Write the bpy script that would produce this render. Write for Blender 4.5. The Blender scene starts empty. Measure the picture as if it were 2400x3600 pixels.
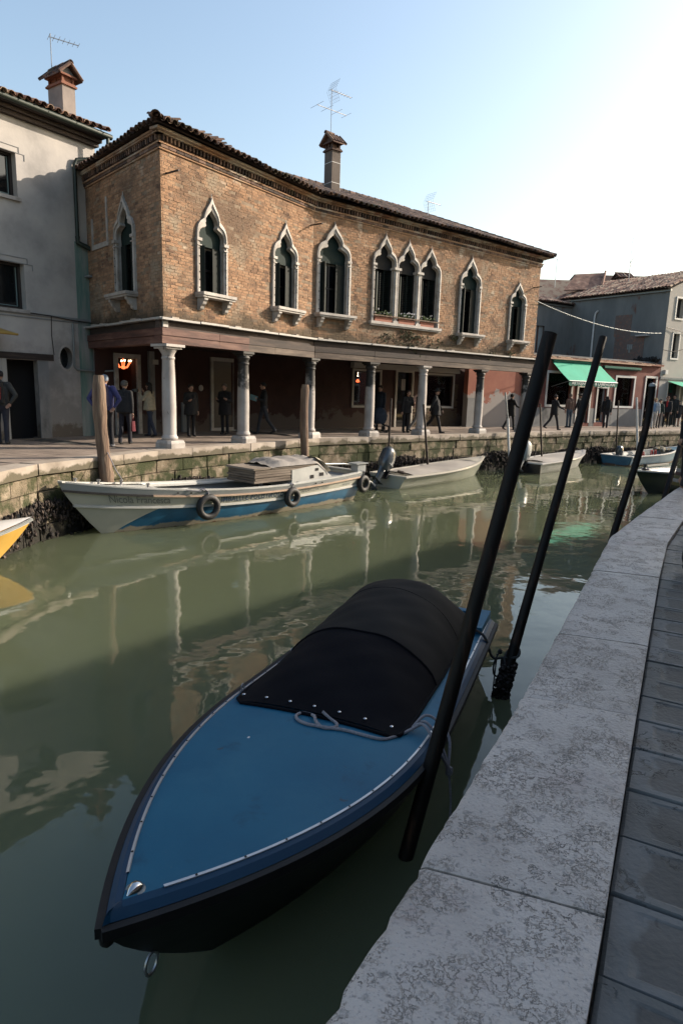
import bpy, bmesh, math, random
import numpy as np
from mathutils import Vector, Matrix, Quaternion
from mathutils.geometry import tessellate_polygon
from math import sin, cos, pi, radians, sqrt, atan2
random.seed(7); RNG = np.random.default_rng(5)
SC = bpy.context.scene
COL = SC.collection
# ------------------------------------------------------------------ camera
cam_data = bpy.data.cameras.new('camera'); cam = bpy.data.objects.new('camera', cam_data); COL.objects.link(cam)
PITCH, ROLL, FPX = .1886, -.03, 2232.6
_cp, _sp = cos(PITCH), sin(PITCH)
_f = Vector((0, _cp, -_sp)); _r0 = Vector((1, 0, 0)); _d0 = Vector((0, -_sp, -_cp))
_r = cos(ROLL)*_r0 + sin(ROLL)*_d0; _d = -sin(ROLL)*_r0 + cos(ROLL)*_d0
cam.matrix_world = Matrix(((_r.x, -_d.x, -_f.x, 0), (_r.y, -_d.y, -_f.y, 0), (_r.z, -_d.z, -_f.z, 3.05), (0, 0, 0, 1)))
cam_data.sensor_fit = 'VERTICAL'; cam_data.sensor_height = 36; cam_data.lens = 36*FPX/3600
cam_data.clip_start = .05; cam_data.clip_end = 2000
SC.camera = cam
# ------------------------------------------------------------------ sky and sun
SUN_AZ, SUN_EL = 69, 24
w = bpy.data.worlds.new("World"); SC.world = w; w.use_nodes = True
nt = w.node_tree; nt.nodes.clear()
sky = nt.nodes.new('ShaderNodeTexSky'); sky.sky_type = 'NISHITA'; sky.sun_disc = False
sky.sun_elevation = radians(SUN_EL); sky.sun_rotation = radians(SUN_AZ)
sky.altitude = 0; sky.air_density = 1.3; sky.dust_density = 2.4; sky.ozone_density = .8
bg = nt.nodes.new('ShaderNodeBackground'); bg.inputs['Strength'].default_value = .145
wo = nt.nodes.new('ShaderNodeOutputWorld')
nt.links.new(sky.outputs[0], bg.inputs[0]); nt.links.new(bg.outputs[0], wo.inputs[0])
sun_data = bpy.data.lights.new('sun', 'SUN'); sun = bpy.data.objects.new('sun', sun_data); COL.objects.link(sun)
sun_data.energy = 4.9; sun_data.angle = radians(.53); sun_data.color = (1, .87, .72)
sd = Vector((sin(radians(SUN_AZ))*cos(radians(SUN_EL)), cos(radians(SUN_AZ))*cos(radians(SUN_EL)), sin(radians(SUN_EL))))
sun.rotation_euler = sd.to_track_quat('Z', 'Y').to_euler(); sun.location = (20, 10, 30)
vs = SC.view_settings; vs.view_transform = 'Standard'; vs.look = 'None'; vs.gamma = 1; vs.use_curve_mapping = False
vs.exposure = .86
# ------------------------------------------------------------------ helpers
def V(*a): return Vector(a)
def tag(o, label=None, cat=None, group=None, kind=None):
    if label: o['label'] = label
    if cat: o['category'] = cat
    if group: o['group'] = group
    if kind: o['kind'] = kind
    return o
WM = {}
def thing(name, label, cat, loc=(0, 0, 0), rz=0, group=None):
    o = bpy.data.objects.new(name, None); COL.objects.link(o); o.empty_display_size = .2
    o.location = loc; o.rotation_euler = (0, 0, rz)
    WM[o.name] = Matrix.Translation(Vector(loc)) @ Matrix.Rotation(rz, 4, 'Z')
    return tag(o, label, cat, group)
class MB:
    """collects geometry in world or local coordinates and links it as one object"""
    def __init__(s): s.v = []; s.f = []; s.mi = []; s.uv = None
    def add(s, vs_, fs_, m=0):
        n = len(s.v); s.v.extend([tuple(p) for p in vs_]); s.f.extend([tuple(i+n for i in f) for f in fs_]); s.mi.extend([m]*len(fs_)); return s
    def box(s, c, size, M=None, m=0, jit=0):
        x, y, z = size[0]/2, size[1]/2, size[2]/2
        ps = [Vector((sx*x, sy*y, sz*z)) for sz in (-1, 1) for sy in (-1, 1) for sx in (-1, 1)]
        if jit: ps = [p + Vector([random.uniform(-jit, jit) for _ in range(3)]) for p in ps]
        c = Vector(c)
        ps = [c + (M @ p if M else p) for p in ps]; fs_ = [(0, 2, 3, 1), (4, 5, 7, 6), (0, 1, 5, 4), (2, 6, 7, 3), (0, 4, 6, 2), (1, 3, 7, 5)]
        if M and M.determinant() < 0: fs_ = [f[::-1] for f in fs_]
        return s.add(ps, fs_, m)
    def bar(s, a, b, w_, h_, up=(0, 0, 1), m=0):
        a = Vector(a); b = Vector(b); d = b-a; L = d.length; d = d/L; up = Vector(up)
        sd_ = d.cross(up)
        if sd_.length < 1e-4: sd_ = d.cross(Vector((1, 0, 0)))
        sd_.normalize(); u = sd_.cross(d)
        M = Matrix((d, sd_, u)).transposed()
        return s.box((a+b)/2, (L, w_, h_), M, m)
    def tube(s, pts, r, n=8, m=0, cap=True, closed=False):
        pts = [Vector(p) for p in pts]; k = len(pts)
        rs = r if hasattr(r, '__len__') else [r]*k
        vs_ = []; prev = None
        for i, p in enumerate(pts):
            if closed: t = pts[(i+1) % k]-pts[i-1]
            else: t = pts[min(i+1, k-1)]-pts[max(i-1, 0)]
            t.normalize()
            if prev is None:
                a = t.cross(Vector((0, 0, 1)))
                if a.length < .05: a = t.cross(Vector((1, 0, 0)))
            else: a = prev - t*prev.dot(t)
            a.normalize(); prev = a; b = t.cross(a)
            for j in range(n):
                q = 2*pi*j/n; vs_.append(p + (a*cos(q)+b*sin(q))*rs[i])
        fs_ = []
        for i in range(k if closed else k-1):
            i2 = (i+1) % k
            for j in range(n): fs_.append((i*n+j, i*n+(j+1) % n, i2*n+(j+1) % n, i2*n+j))
        if cap and not closed: fs_.append(tuple(range(n))[::-1]); fs_.append(tuple(range((k-1)*n, k*n)))
        return s.add(vs_, fs_, m)
    def lathe(s, prof, c, n=16, m=0, M=None, cap=True):
        """prof = [(r,z)...]"""
        c = Vector(c); vs_ = []
        for r, z in prof:
            for j in range(n):
                q = 2*pi*j/n; p = Vector((r*cos(q), r*sin(q), z)); vs_.append(c+(M @ p if M else p))
        fs_ = [(i*n+j, i*n+(j+1) % n, (i+1)*n+(j+1) % n, (i+1)*n+j) for i in range(len(prof)-1) for j in range(n)]
        if cap: fs_.append(tuple(range(n))[::-1]); fs_.append(tuple(range((len(prof)-1)*n, len(prof)*n)))
        return s.add(vs_, fs_, m)
    def loft(s, rings, m=0, closed=False, caps=False):
        n = len(rings[0]); vs_ = [p for r in rings for p in r]; fs_ = []
        for i in range(len(rings)-1):
            for j in range(n if closed else n-1):
                j2 = (j+1) % n; fs_.append((i*n+j, i*n+j2, (i+1)*n+j2, (i+1)*n+j))
        if caps: fs_.append(tuple(range(n))[::-1]); fs_.append(tuple(range((len(rings)-1)*n, len(rings)*n)))
        return s.add(vs_, fs_, m)
    def prism(s, poly, frm, d0, d1, m=0):
        """poly of (s,z) extruded between d0 and d1 in a wall frame"""
        n = len(poly); A_ = [frm(a, d0, z) for a, z in poly]; B_ = [frm(a, d1, z) for a, z in poly]
        fs_ = [(i, (i+1) % n, n+(i+1) % n, n+i) for i in range(n)]
        tr = tessellate_polygon([[Vector((a, z, 0)) for a, z in poly]])
        fs_ += [tuple(t) for t in tr] + [tuple(n+i for i in t[::-1]) for t in tr]
        return s.add(A_+B_, fs_, m)
    def blob(s, c, r, sub=1, m=0, jit=.2):
        c = Vector(c); t = (1+sqrt(5))/2
        ps = [(-1, t, 0), (1, t, 0), (-1, -t, 0), (1, -t, 0), (0, -1, t), (0, 1, t), (0, -1, -t), (0, 1, -t), (t, 0, -1), (t, 0, 1), (-t, 0, -1), (-t, 0, 1)]
        fs_ = [(0, 11, 5), (0, 5, 1), (0, 1, 7), (0, 7, 10), (0, 10, 11), (1, 5, 9), (5, 11, 4), (11, 10, 2), (10, 7, 6), (7, 1, 8), (3, 9, 4), (3, 4, 2), (3, 2, 6), (3, 6, 8), (3, 8, 9), (4, 9, 5), (2, 4, 11), (6, 2, 10), (8, 6, 7), (9, 8, 1)]
        rr = r if hasattr(r, '__len__') else (r, r, r)
        ps = [c+Vector([a/1.9*b for a, b in zip(p, rr)])*random.uniform(1-jit, 1+jit) for p in ps]
        return s.add(ps, fs_, m)
    def build(s, name, mats, parent=None, smooth=False, label=None, cat=None, group=None, kind=None, local=False, sharp=None, origin=None):
        if not isinstance(mats, (list, tuple)): mats = [mats]
        me = bpy.data.meshes.new(name)
        vs_ = np.array(s.v, dtype=np.float64).reshape(-1, 3)
        o = bpy.data.objects.new(name, me); COL.objects.link(o)
        if parent is not None:
            o.parent = parent; W = WM[parent.name]
            if not local:
                Wi = np.array(W.inverted()); vs_ = vs_ @ Wi[:3, :3].T + Wi[:3, 3]
            WM[o.name] = W.copy()
        else:
            if origin is None: origin = Vector((float(vs_[:, 0].mean()), float(vs_[:, 1].mean()), float(vs_[:, 2].min())))
            vs_ = vs_ - np.array(origin); o.location = origin; WM[o.name] = Matrix.Translation(Vector(origin))
        me.from_pydata([tuple(p) for p in vs_.tolist()], [], s.f)
        for mt in mats: me.materials.append(mt)
        if len(mats) > 1: me.polygons.foreach_set('material_index', s.mi)
        me.validate(); me.update()
        if smooth:
            me.polygons.foreach_set('use_smooth', [True]*len(me.polygons))
            me.set_sharp_from_angle(angle=radians(sharp if sharp else 40))
        return tag(o, label, cat, group, kind)
def inst(name, me, parent, M):
    """one more individual piece that shares a mesh; M in world space"""
    o = bpy.data.objects.new(name, me); COL.objects.link(o); o.parent = parent
    o.matrix_basis = WM[parent.name].inverted() @ M
    return o
def meshdata(mb, name, mat, smooth=False):
    me = bpy.data.meshes.new(name); me.from_pydata(mb.v, [], mb.f); me.materials.append(mat); me.update()
    if smooth: me.polygons.foreach_set('use_smooth', [True]*len(me.polygons)); me.set_sharp_from_angle(angle=radians(40))
    return me
def frame(P, e, n):
    P = Vector((P[0], P[1], 0)); e = Vector((e[0], e[1], 0)); n = Vector((n[0], n[1], 0))
    def F(s_, d, z): return P + e*s_ + n*d + Vector((0, 0, z))
    F.P = P; F.e = e; F.n = n
    F.M = Matrix((e, n, Vector((0, 0, 1)))).transposed()
    return F
def fbox(mb, F, s0, s1, d0, d1, z0, z1, m=0, jit=0):
    return mb.box(F((s0+s1)/2, (d0+d1)/2, (z0+z1)/2), (s1-s0, d1-d0, z1-z0), F.M, m, jit)
# ------------------------------------------------------------------ materials
G_ = .67
def mk(name, cols, scale=4, detail=6, rough=.8, bump=0, bscale=None, bdist=.01, metal=0, spec=.5, stretch=None, isl=0, coat=0, mode='noise', pits=None, emit=None, layers=(), trans=0, rrange=None, contrast=(.3, .7)):
    """cols: list of base colours spread over a noise; isl: brightness/hue spread per separate piece;
       pits: (scale, threshold, colour, amount); layers: list of (colour, noise scale, lo, hi, z0, z1) patches"""
    cols = [tuple(x*G_ for x in c) for c in cols]; layers = [(tuple(x*G_ for x in l_[0]),)+tuple(l_[1:]) for l_ in layers]
    m = bpy.data.materials.new(name); m.use_nodes = True; t = m.node_tree; N = t.nodes; L = t.links
    b = N['Principled BSDF']; b.inputs['Roughness'].default_value = rough; b.inputs['Metallic'].default_value = metal
    b.inputs['Specular IOR Level'].default_value = spec
    if coat: b.inputs['Coat Weight'].default_value = coat; b.inputs['Coat Roughness'].default_value = .08
    if trans: b.inputs['Transmission Weight'].default_value = trans
    geo = N.new('ShaderNodeNewGeometry'); pos = geo.outputs['Position']
    if stretch:
        mp = N.new('ShaderNodeMapping'); mp.inputs['Scale'].default_value = stretch
        if len(stretch) > 3: pass
        L.new(pos, mp.inputs[0]); pos = mp.outputs[0]
    if len(cols) == 1 and not isl and not layers and not pits: b.inputs['Base Color'].default_value = (*cols[0], 1); out = None
    else:
        if len(cols) > 1:
            nz = N.new('ShaderNodeTexNoise'); nz.inputs['Scale'].default_value = scale; nz.inputs['Detail'].default_value = detail; nz.inputs['Roughness'].default_value = .6
            L.new(pos, nz.inputs['Vector'])
            src = nz.outputs['Fac']
            if isl:
                oi = N.new('ShaderNodeObjectInfo'); ad = N.new('ShaderNodeMath'); ad.operation = 'ADD'; L.new(geo.outputs['Random Per Island'], ad.inputs[0]); L.new(oi.outputs['Random'], ad.inputs[1])
                fr = N.new('ShaderNodeMath'); fr.operation = 'FRACT'; L.new(ad.outputs[0], fr.inputs[0])
                sb = N.new('ShaderNodeMath'); sb.operation = 'MULTIPLY_ADD'; sb.inputs[1].default_value = isl; sb.inputs[2].default_value = -isl/2; L.new(fr.outputs[0], sb.inputs[0])
                a2 = N.new('ShaderNodeMath'); a2.operation = 'ADD'; L.new(src, a2.inputs[0]); L.new(sb.outputs[0], a2.inputs[1]); src = a2.outputs[0]
            cr = N.new('ShaderNodeValToRGB'); el = cr.color_ramp.elements
            lo, hi = contrast
            el[0].position = lo; el[0].color = (*cols[0], 1); el[1].position = hi; el[1].color = (*cols[-1], 1)
            for i, c in enumerate(cols[1:-1]):
                e_ = el.new(lo+(hi-lo)*(i+1)/(len(cols)-1)); e_.color = (*c, 1)
            L.new(src, cr.inputs[0]); out = cr.outputs[0]
        else:
            rgb = N.new('ShaderNodeRGB'); rgb.outputs[0].default_value = (*cols[0], 1); out = rgb.outputs[0]
        for lay in layers:
            colr, sc_, lo, hi = lay[:4]
            n2 = N.new('ShaderNodeTexNoise'); n2.inputs['Scale'].default_value = sc_; n2.inputs['Detail'].default_value = 7; n2.inputs['Roughness'].default_value = .65
            L.new(pos if len(lay) < 8 else pos, n2.inputs['Vector'])
            val = n2.outputs['Fac']
            if len(lay) >= 6:   # height band: more of the layer towards z0, none at z1
                sx = N.new('ShaderNodeSeparateXYZ'); L.new(geo.outputs['Position'], sx.inputs[0])
                mr = N.new('ShaderNodeMapRange'); mr.inputs[1].default_value = lay[4]; mr.inputs[2].default_value = lay[5]; mr.inputs[3].default_value = .35; mr.inputs[4].default_value = -.35; mr.clamp = True
                L.new(sx.outputs[2], mr.inputs[0]); a3 = N.new('ShaderNodeMath'); a3.operation = 'ADD'; L.new(val, a3.inputs[0]); L.new(mr.outputs[0], a3.inputs[1]); val = a3.outputs[0]
            mr2 = N.new('ShaderNodeMapRange'); mr2.inputs[1].default_value = lo; mr2.inputs[2].default_value = hi; mr2.clamp = True; L.new(val, mr2.inputs[0])
            mx = N.new('ShaderNodeMix'); mx.data_type = 'RGBA'; L.new(mr2.outputs[0], mx.inputs[0]); L.new(out, mx.inputs[6]); mx.inputs[7].default_value = (*colr, 1); out = mx.outputs[2]
        if pits:
            for (sc_, lo, hi, colr, dist) in pits:
                n3 = N.new('ShaderNodeTexNoise'); n3.inputs['Scale'].default_value = sc_; n3.inputs['Detail'].default_value = 3; n3.inputs['Distortion'].default_value = dist
                L.new(pos, n3.inputs['Vector'])
                mr3 = N.new('ShaderNodeMapRange'); mr3.inputs[1].default_value = lo; mr3.inputs[2].default_value = hi; mr3.clamp = True; L.new(n3.outputs['Fac'], mr3.inputs[0])
                mx = N.new('ShaderNodeMix'); mx.data_type = 'RGBA'; L.new(mr3.outputs[0], mx.inputs[0]); L.new(out, mx.inputs[6]); mx.inputs[7].default_value = (*colr, 1); out = mx.outputs[2]
        L.new(out, b.inputs['Base Color'])
    if bump:
        nb = N.new('ShaderNodeTexNoise'); nb.inputs['Scale'].default_value = bscale or scale*6; nb.inputs['Detail'].default_value = 5; L.new(pos, nb.inputs['Vector'])
        bp = N.new('ShaderNodeBump'); bp.inputs['Strength'].default_value = bump; bp.inputs['Distance'].default_value = bdist; L.new(nb.outputs['Fac'], bp.inputs['Height']); L.new(bp.outputs[0], b.inputs['Normal'])
        if rrange:
            mr4 = N.new('ShaderNodeMapRange'); mr4.inputs[3].default_value = rrange[0]; mr4.inputs[4].default_value = rrange[1]; L.new(nb.outputs['Fac'], mr4.inputs[0]); L.new(mr4.outputs[0], b.inputs['Roughness'])
    if emit: b.inputs['Emission Color'].default_value = (*emit[0], 1); b.inputs['Emission Strength'].default_value = emit[1]
    return m
def cracks(m, specs):
    """thin dark wandering lines and pits, cut into colour and relief: specs = (scale, half width, mask scale, mask threshold, colour)"""
    t = m.node_tree; N = t.nodes; L = t.links; b = N['Principled BSDF']; geo = N.new('ShaderNodeNewGeometry'); tot = None
    base = b.inputs['Base Color'].links[0].from_socket
    for sc_, wd, ms, mth, colr in specs:
        n = N.new('ShaderNodeTexNoise'); n.inputs['Scale'].default_value = sc_; n.inputs['Detail'].default_value = 5; n.inputs['Roughness'].default_value = .70; n.inputs['Distortion'].default_value = 0; L.new(geo.outputs['Position'], n.inputs['Vector'])
        a = N.new('ShaderNodeMath'); a.operation = 'SUBTRACT'; a.inputs[1].default_value = .5; L.new(n.outputs['Fac'], a.inputs[0]); c = N.new('ShaderNodeMath'); c.operation = 'ABSOLUTE'; L.new(a.outputs[0], c.inputs[0])
        r = N.new('ShaderNodeMapRange'); r.inputs[1].default_value = wd*.4; r.inputs[2].default_value = wd; r.inputs[3].default_value = 1; r.inputs[4].default_value = 0; L.new(c.outputs[0], r.inputs[0])
        k = N.new('ShaderNodeTexNoise'); k.inputs['Scale'].default_value = ms; k.inputs['Detail'].default_value = 3; L.new(geo.outputs['Position'], k.inputs['Vector'])
        r2 = N.new('ShaderNodeMapRange'); r2.inputs[1].default_value = mth; r2.inputs[2].default_value = mth+.08; L.new(k.outputs['Fac'], r2.inputs[0])
        f = N.new('ShaderNodeMath'); f.operation = 'MULTIPLY'; L.new(r.outputs[0], f.inputs[0]); L.new(r2.outputs[0], f.inputs[1])
        mx = N.new('ShaderNodeMix'); mx.data_type = 'RGBA'; L.new(f.outputs[0], mx.inputs[0]); L.new(base, mx.inputs[6]); mx.inputs[7].default_value = (*colr, 1); base = mx.outputs[2]
        if tot is None: tot = f.outputs[0]
        else: s_ = N.new('ShaderNodeMath'); s_.operation = 'MAXIMUM'; L.new(tot, s_.inputs[0]); L.new(f.outputs[0], s_.inputs[1]); tot = s_.outputs[0]
    L.new(base, b.inputs['Base Color'])
    bp = N.new('ShaderNodeBump'); bp.invert = True; bp.inputs['Strength'].default_value = .8; bp.inputs['Distance'].default_value = .008; L.new(tot, bp.inputs['Height'])
    if b.inputs['Normal'].links: L.new(b.inputs['Normal'].links[0].from_socket, bp.inputs['Normal'])
    L.new(bp.outputs[0], b.inputs['Normal'])
def hx(r, g, b): # sRGB 0-255 to linear
    f = lambda c: (c/255/12.92 if c/255 <= .04045 else ((c/255+.055)/1.055)**2.4)
    return (f(r), f(g), f(b))
M_ = {}
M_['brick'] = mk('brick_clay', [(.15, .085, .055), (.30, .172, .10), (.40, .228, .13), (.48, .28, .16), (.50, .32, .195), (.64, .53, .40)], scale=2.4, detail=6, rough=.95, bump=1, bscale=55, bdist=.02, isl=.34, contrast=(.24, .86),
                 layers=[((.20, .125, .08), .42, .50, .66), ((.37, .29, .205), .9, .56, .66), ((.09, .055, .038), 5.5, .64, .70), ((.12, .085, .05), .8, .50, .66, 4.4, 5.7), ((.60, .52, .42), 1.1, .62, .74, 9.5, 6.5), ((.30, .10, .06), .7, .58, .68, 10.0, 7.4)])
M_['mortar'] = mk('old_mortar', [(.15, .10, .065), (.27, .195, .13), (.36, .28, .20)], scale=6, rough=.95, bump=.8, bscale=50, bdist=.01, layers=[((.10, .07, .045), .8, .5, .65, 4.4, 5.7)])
M_['istria'] = mk('istrian_stone', [(.32, .285, .25), (.48, .44, .40), (.58, .54, .49)], scale=3, rough=.7, bump=.3, bscale=40, bdist=.006, isl=.1, pits=[(9, .64, .72, (.2, .17, .14), .6)])
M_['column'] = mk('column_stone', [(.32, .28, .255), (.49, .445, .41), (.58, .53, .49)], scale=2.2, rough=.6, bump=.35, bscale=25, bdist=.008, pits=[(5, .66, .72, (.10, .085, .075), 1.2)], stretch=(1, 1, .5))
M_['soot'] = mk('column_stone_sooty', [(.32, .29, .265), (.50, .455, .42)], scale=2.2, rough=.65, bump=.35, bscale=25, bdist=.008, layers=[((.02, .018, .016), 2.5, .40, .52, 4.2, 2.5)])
M_['tile'] = mk('clay_roof_tile', [(.045, .03, .025), (.095, .055, .042), (.15, .085, .065), (.27, .17, .12)], scale=2.5, rough=.9, bump=.5, bscale=60, isl=.5, layers=[((.05, .05, .02), 1.5, .55, .68)])
M_['tilefar'] = mk('clay_roof_tile_warm', [(.12, .065, .05), (.26, .13, .09), (.40, .22, .15), (.55, .40, .28)], scale=2.5, rough=.9, isl=.6)
M_['timber'] = mk('dark_old_timber', [(.022, .015, .012), (.05, .033, .026), (.10, .066, .05)], scale=3, rough=.8, bump=.5, bscale=30, stretch=(.35, .35, 3))
M_['beam'] = mk('red_brown_beam', [(.06, .025, .018), (.13, .052, .035), (.24, .13, .09)], scale=3, rough=.75, bump=.5, bscale=30, stretch=(.4, .4, 3))
M_['beamgrey'] = mk('weathered_beam', [(.05, .034, .026), (.11, .078, .058), (.20, .15, .11)], scale=3, rough=.8, bump=.5, bscale=30, stretch=(.4, .4, 3))
M_['shutter'] = mk('dark_green_shutter', [(.006, .011, .0095), (.010, .017, .0145)], scale=3, rough=.7, spec=.2)
M_['greenboard'] = mk('green_painted_board', [(.011, .025, .022), (.016, .034, .030)], scale=2, rough=.75, spec=.2)
M_['glass'] = mk('window_glass', [(.012, .014, .015)], rough=.06, spec=.8)
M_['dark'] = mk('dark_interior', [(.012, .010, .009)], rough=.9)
M_['whitewash'] = mk('white_plaster', [(.36, .34, .32), (.52, .485, .45), (.62, .57, .52)], scale=.9, rough=.9, bump=.3, bscale=12, bdist=.01,
                     layers=[((.30, .28, .26), 1.2, .55, .8, 2.0, 7.0), ((.16, .13, .10), 3.0, .55, .68, 1.4, 2.5)])
M_['copper'] = mk('verdigris_stained_plaster', [(.40, .39, .37), (.30, .33, .30), (.18, .28, .24), (.11, .21, .18)], scale=4, detail=8, rough=.9, stretch=(1, 1, .14), contrast=(.32, .66))
M_['pipe'] = mk('dark_green_pipe', [(.015, .028, .022), (.03, .045, .035)], scale=5, rough=.5, metal=.2)
M_['zinc'] = mk('grey_gutter', [(.22, .24, .24), (.32, .34, .33)], scale=4, rough=.5, metal=.3)
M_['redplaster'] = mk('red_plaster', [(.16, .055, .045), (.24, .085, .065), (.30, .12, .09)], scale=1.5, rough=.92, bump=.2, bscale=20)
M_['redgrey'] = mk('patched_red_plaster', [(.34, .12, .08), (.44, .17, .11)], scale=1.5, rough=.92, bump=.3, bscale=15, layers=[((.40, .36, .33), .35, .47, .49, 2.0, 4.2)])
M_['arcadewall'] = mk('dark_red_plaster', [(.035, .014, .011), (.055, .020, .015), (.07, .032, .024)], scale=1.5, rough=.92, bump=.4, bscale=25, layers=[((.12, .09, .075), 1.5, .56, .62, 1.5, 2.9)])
M_['greyplaster'] = mk('grey_cement', [(.20, .205, .20), (.29, .29, .285), (.36, .355, .345)], scale=.8, rough=.92, bump=.2, bscale=12, layers=[((.12, .12, .12), .8, .52, .68)], stretch=(1, 1, .5))
M_['darkgrey'] = mk('stained_grey_cement', [(.12, .125, .125), (.18, .185, .18), (.26, .26, .25)], scale=.5, rough=.92, stretch=(1, 1, .35), bump=.2, bscale=12, layers=[((.16, .07, .05), .6, .60, .66)])
M_['cream'] = mk('pale_cream_plaster', [(.48, .45, .40), (.58, .54, .48)], scale=.7, rough=.9)
M_['whitepaint'] = mk('white_paint', [(.66, .65, .62), (.78, .77, .74)], scale=4, rough=.5)
M_['lip'] = mk('quay_coping_stone', [(.30, .245, .19), (.42, .355, .29), (.50, .435, .365)], scale=2, rough=.8, bump=.5, bscale=25, bdist=.01, isl=.15, layers=[((.12, .10, .06), 2.2, .52, .62, 1.25, 1.62)])
M_['wallblock'] = mk('mossy_quay_stone', [(.16, .125, .08), (.27, .215, .145), (.40, .33, .24)], scale=4.5, rough=.95, bump=.9, bscale=30, bdist=.03, isl=.2, layers=[((.075, .072, .028), 2.6, .46, .56), ((.045, .055, .016), 1.3, .46, .58), ((.018, .016, .010), 1.9, .44, .60, -.1, 1.1)])
M_['oyster'] = mk('oyster_crust', [(.010, .007, .006), (.022, .015, .012), (.05, .034, .027), (.12, .085, .065), (.36, .28, .21)], scale=9, rough=.85, isl=.5, contrast=(.3, .95))
M_['paver'] = mk('grey_trachyte', [(.065, .068, .066), (.105, .108, .104), (.155, .155, .15)], scale=2.2, rough=.62, bump=.6, bscale=45, bdist=.006, isl=.45, pits=[(14, .66, .74, (.05, .05, .048), .8)], layers=[((.10, .085, .07), 2.5, .58, .7)])
M_['farpaver'] = mk('pinkish_paving', [(.20, .155, .125), (.27, .212, .17), (.34, .27, .22)], scale=2, rough=.85, bump=.3, bscale=30, isl=.25)
M_['groutd'] = mk('dark_joint', [(.045, .043, .04), (.09, .085, .075)], scale=8, rough=.95)
M_['coping'] = mk('pale_pitted_coping', [(.44, .38, .335), (.59, .515, .46), (.70, .615, .555)], scale=1.6, detail=8, rough=.5, bump=.85, bscale=55, bdist=.006, isl=.12,
                  layers=[((.46, .36, .33), 1.3, .56, .7)],
                  pits=[(34, .60, .70, (.20, .18, .165), .2), (17, .67, .73, (.27, .245, .225), .2), (80, .58, .70, (.22, .205, .20), .3)], rrange=(.35, .65))
M_['pole'] = mk('black_tarred_pole', [(.004, .003, .003), (.009, .006, .0045), (.065, .032, .019)], scale=13, detail=9, rough=.6, spec=.2, contrast=(.38, .74), stretch=(1, 1, .07), bump=.3, bscale=20)
M_['rust'] = mk('dark_iron', [(.02, .014, .012), (.05, .035, .03)], scale=8, rough=.6, metal=.4)
M_['wood'] = mk('weathered_bricola_wood', [(.06, .036, .024), (.17, .105, .07), (.25, .175, .12), (.36, .27, .20)], scale=8, detail=8, rough=.9, stretch=(1, 1, .12), bump=.9, bscale=26, bdist=.03, contrast=(.3, .72))
M_['plank'] = mk('grey_brown_plank', [(.13, .10, .075), (.22, .175, .135), (.30, .25, .20)], scale=4, rough=.85, stretch=(.3, .3, 3), isl=.3, bump=.4, bscale=30)
M_['hullwhite'] = mk('boat_white_paint', [(.52, .53, .50), (.62, .62, .58), (.70, .69, .64)], scale=2.5, rough=.35, bump=.1, bscale=15)
M_['hullcream'] = mk('boat_cream_paint', [(.50, .50, .42), (.60, .59, .50)], scale=2, rough=.32, layers=[((.30, .20, .12), 3.5, .68, .75)])
M_['hullblue'] = mk('boat_blue_bottom', [(.012, .10, .20), (.02, .16, .30)], scale=2.5, rough=.4, layers=[((.40, .35, .26), 2.0, .50, .60, .0, .22), ((.14, .05, .03), 3, .52, .60, -.08, .10)])
M_['greyboat'] = mk('boat_grey_paint', [(.30, .32, .32), (.38, .40, .40)], scale=2, rough=.4)
M_['rubbing'] = mk('salmon_rubbing_strake', [(.50, .34, .24), (.62, .46, .34)], scale=4, rough=.5)
M_['blackrub'] = mk('black_rubber', [(.012, .012, .013), (.03, .028, .027)], scale=8, rough=.65, bump=.3, bscale=50)
M_['decking'] = mk('blue_deck_paint', [(.009, .115, .215), (.013, .135, .24), (.02, .155, .26)], scale=1.2, rough=.5, bump=.06, bscale=180, bdist=.002, spec=.22, rrange=(.35, .7), layers=[((.035, .17, .27), 1.1, .54, .74), ((.010, .08, .15), 2.7, .60, .72)], pits=[(7, .70, .73, (.03, .06, .09), .4), (90, .72, .76, (.10, .13, .16), 0)])
M_['sideblue'] = mk('dark_blue_gloss', [(.006, .045, .10), (.009, .06, .125)], scale=2, rough=.45, spec=.15)
M_['hullblack'] = mk('hull_dark_navy', [(.003, .0045, .011)], rough=.4, spec=.25)
M_['rubrail'] = mk('dark_grey_rub_rail', [(.008, .0078, .009), (.016, .015, .016)], scale=8, rough=.6, spec=.25)
M_['trim'] = mk('white_aluminium_trim', [(.62, .60, .60), (.75, .74, .74)], scale=12, rough=.3, metal=.4)
M_['canvas'] = mk('black_navy_canvas', [(.003, .003, .006), (.006, .006, .009)], scale=3, rough=.9, spec=.12, bump=.25, bscale=14, bdist=.01)
M_['canvas2'] = mk('black_canvas_top', [(.0075, .0072, .0075), (.012, .0115, .0115)], scale=2.5, rough=.85, spec=.2, bump=.2, bscale=10, bdist=.01)
M_['tarp'] = mk('grey_tarpaulin', [(.26, .24, .22), (.36, .33, .30)], scale=3, rough=.8, bump=.5, bscale=8, bdist=.03)
M_['clearsheet'] = mk('cream_plastic_sheet', [(.50, .45, .36), (.62, .56, .46)], scale=5, rough=.35, bump=.6, bscale=12, bdist=.02)
M_['rope'] = mk('grey_rope', [(.20, .19, .21), (.34, .32, .35)], scale=60, rough=.9, bump=.6, bscale=150, bdist=.004)
M_['ropedark'] = mk('dark_rope', [(.02, .022, .022), (.05, .05, .048)], scale=60, rough=.9)
M_['chrome'] = mk('chrome', [(.75, .75, .76)], rough=.12, metal=1)
M_['steel'] = mk('galvanised_steel', [(.40, .40, .41), (.55, .55, .55)], scale=20, rough=.35, metal=.8)
M_['cowl'] = mk('outboard_cowl_grey', [(.05, .062, .075), (.07, .085, .10)], scale=4, rough=.25, coat=.4)
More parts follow.
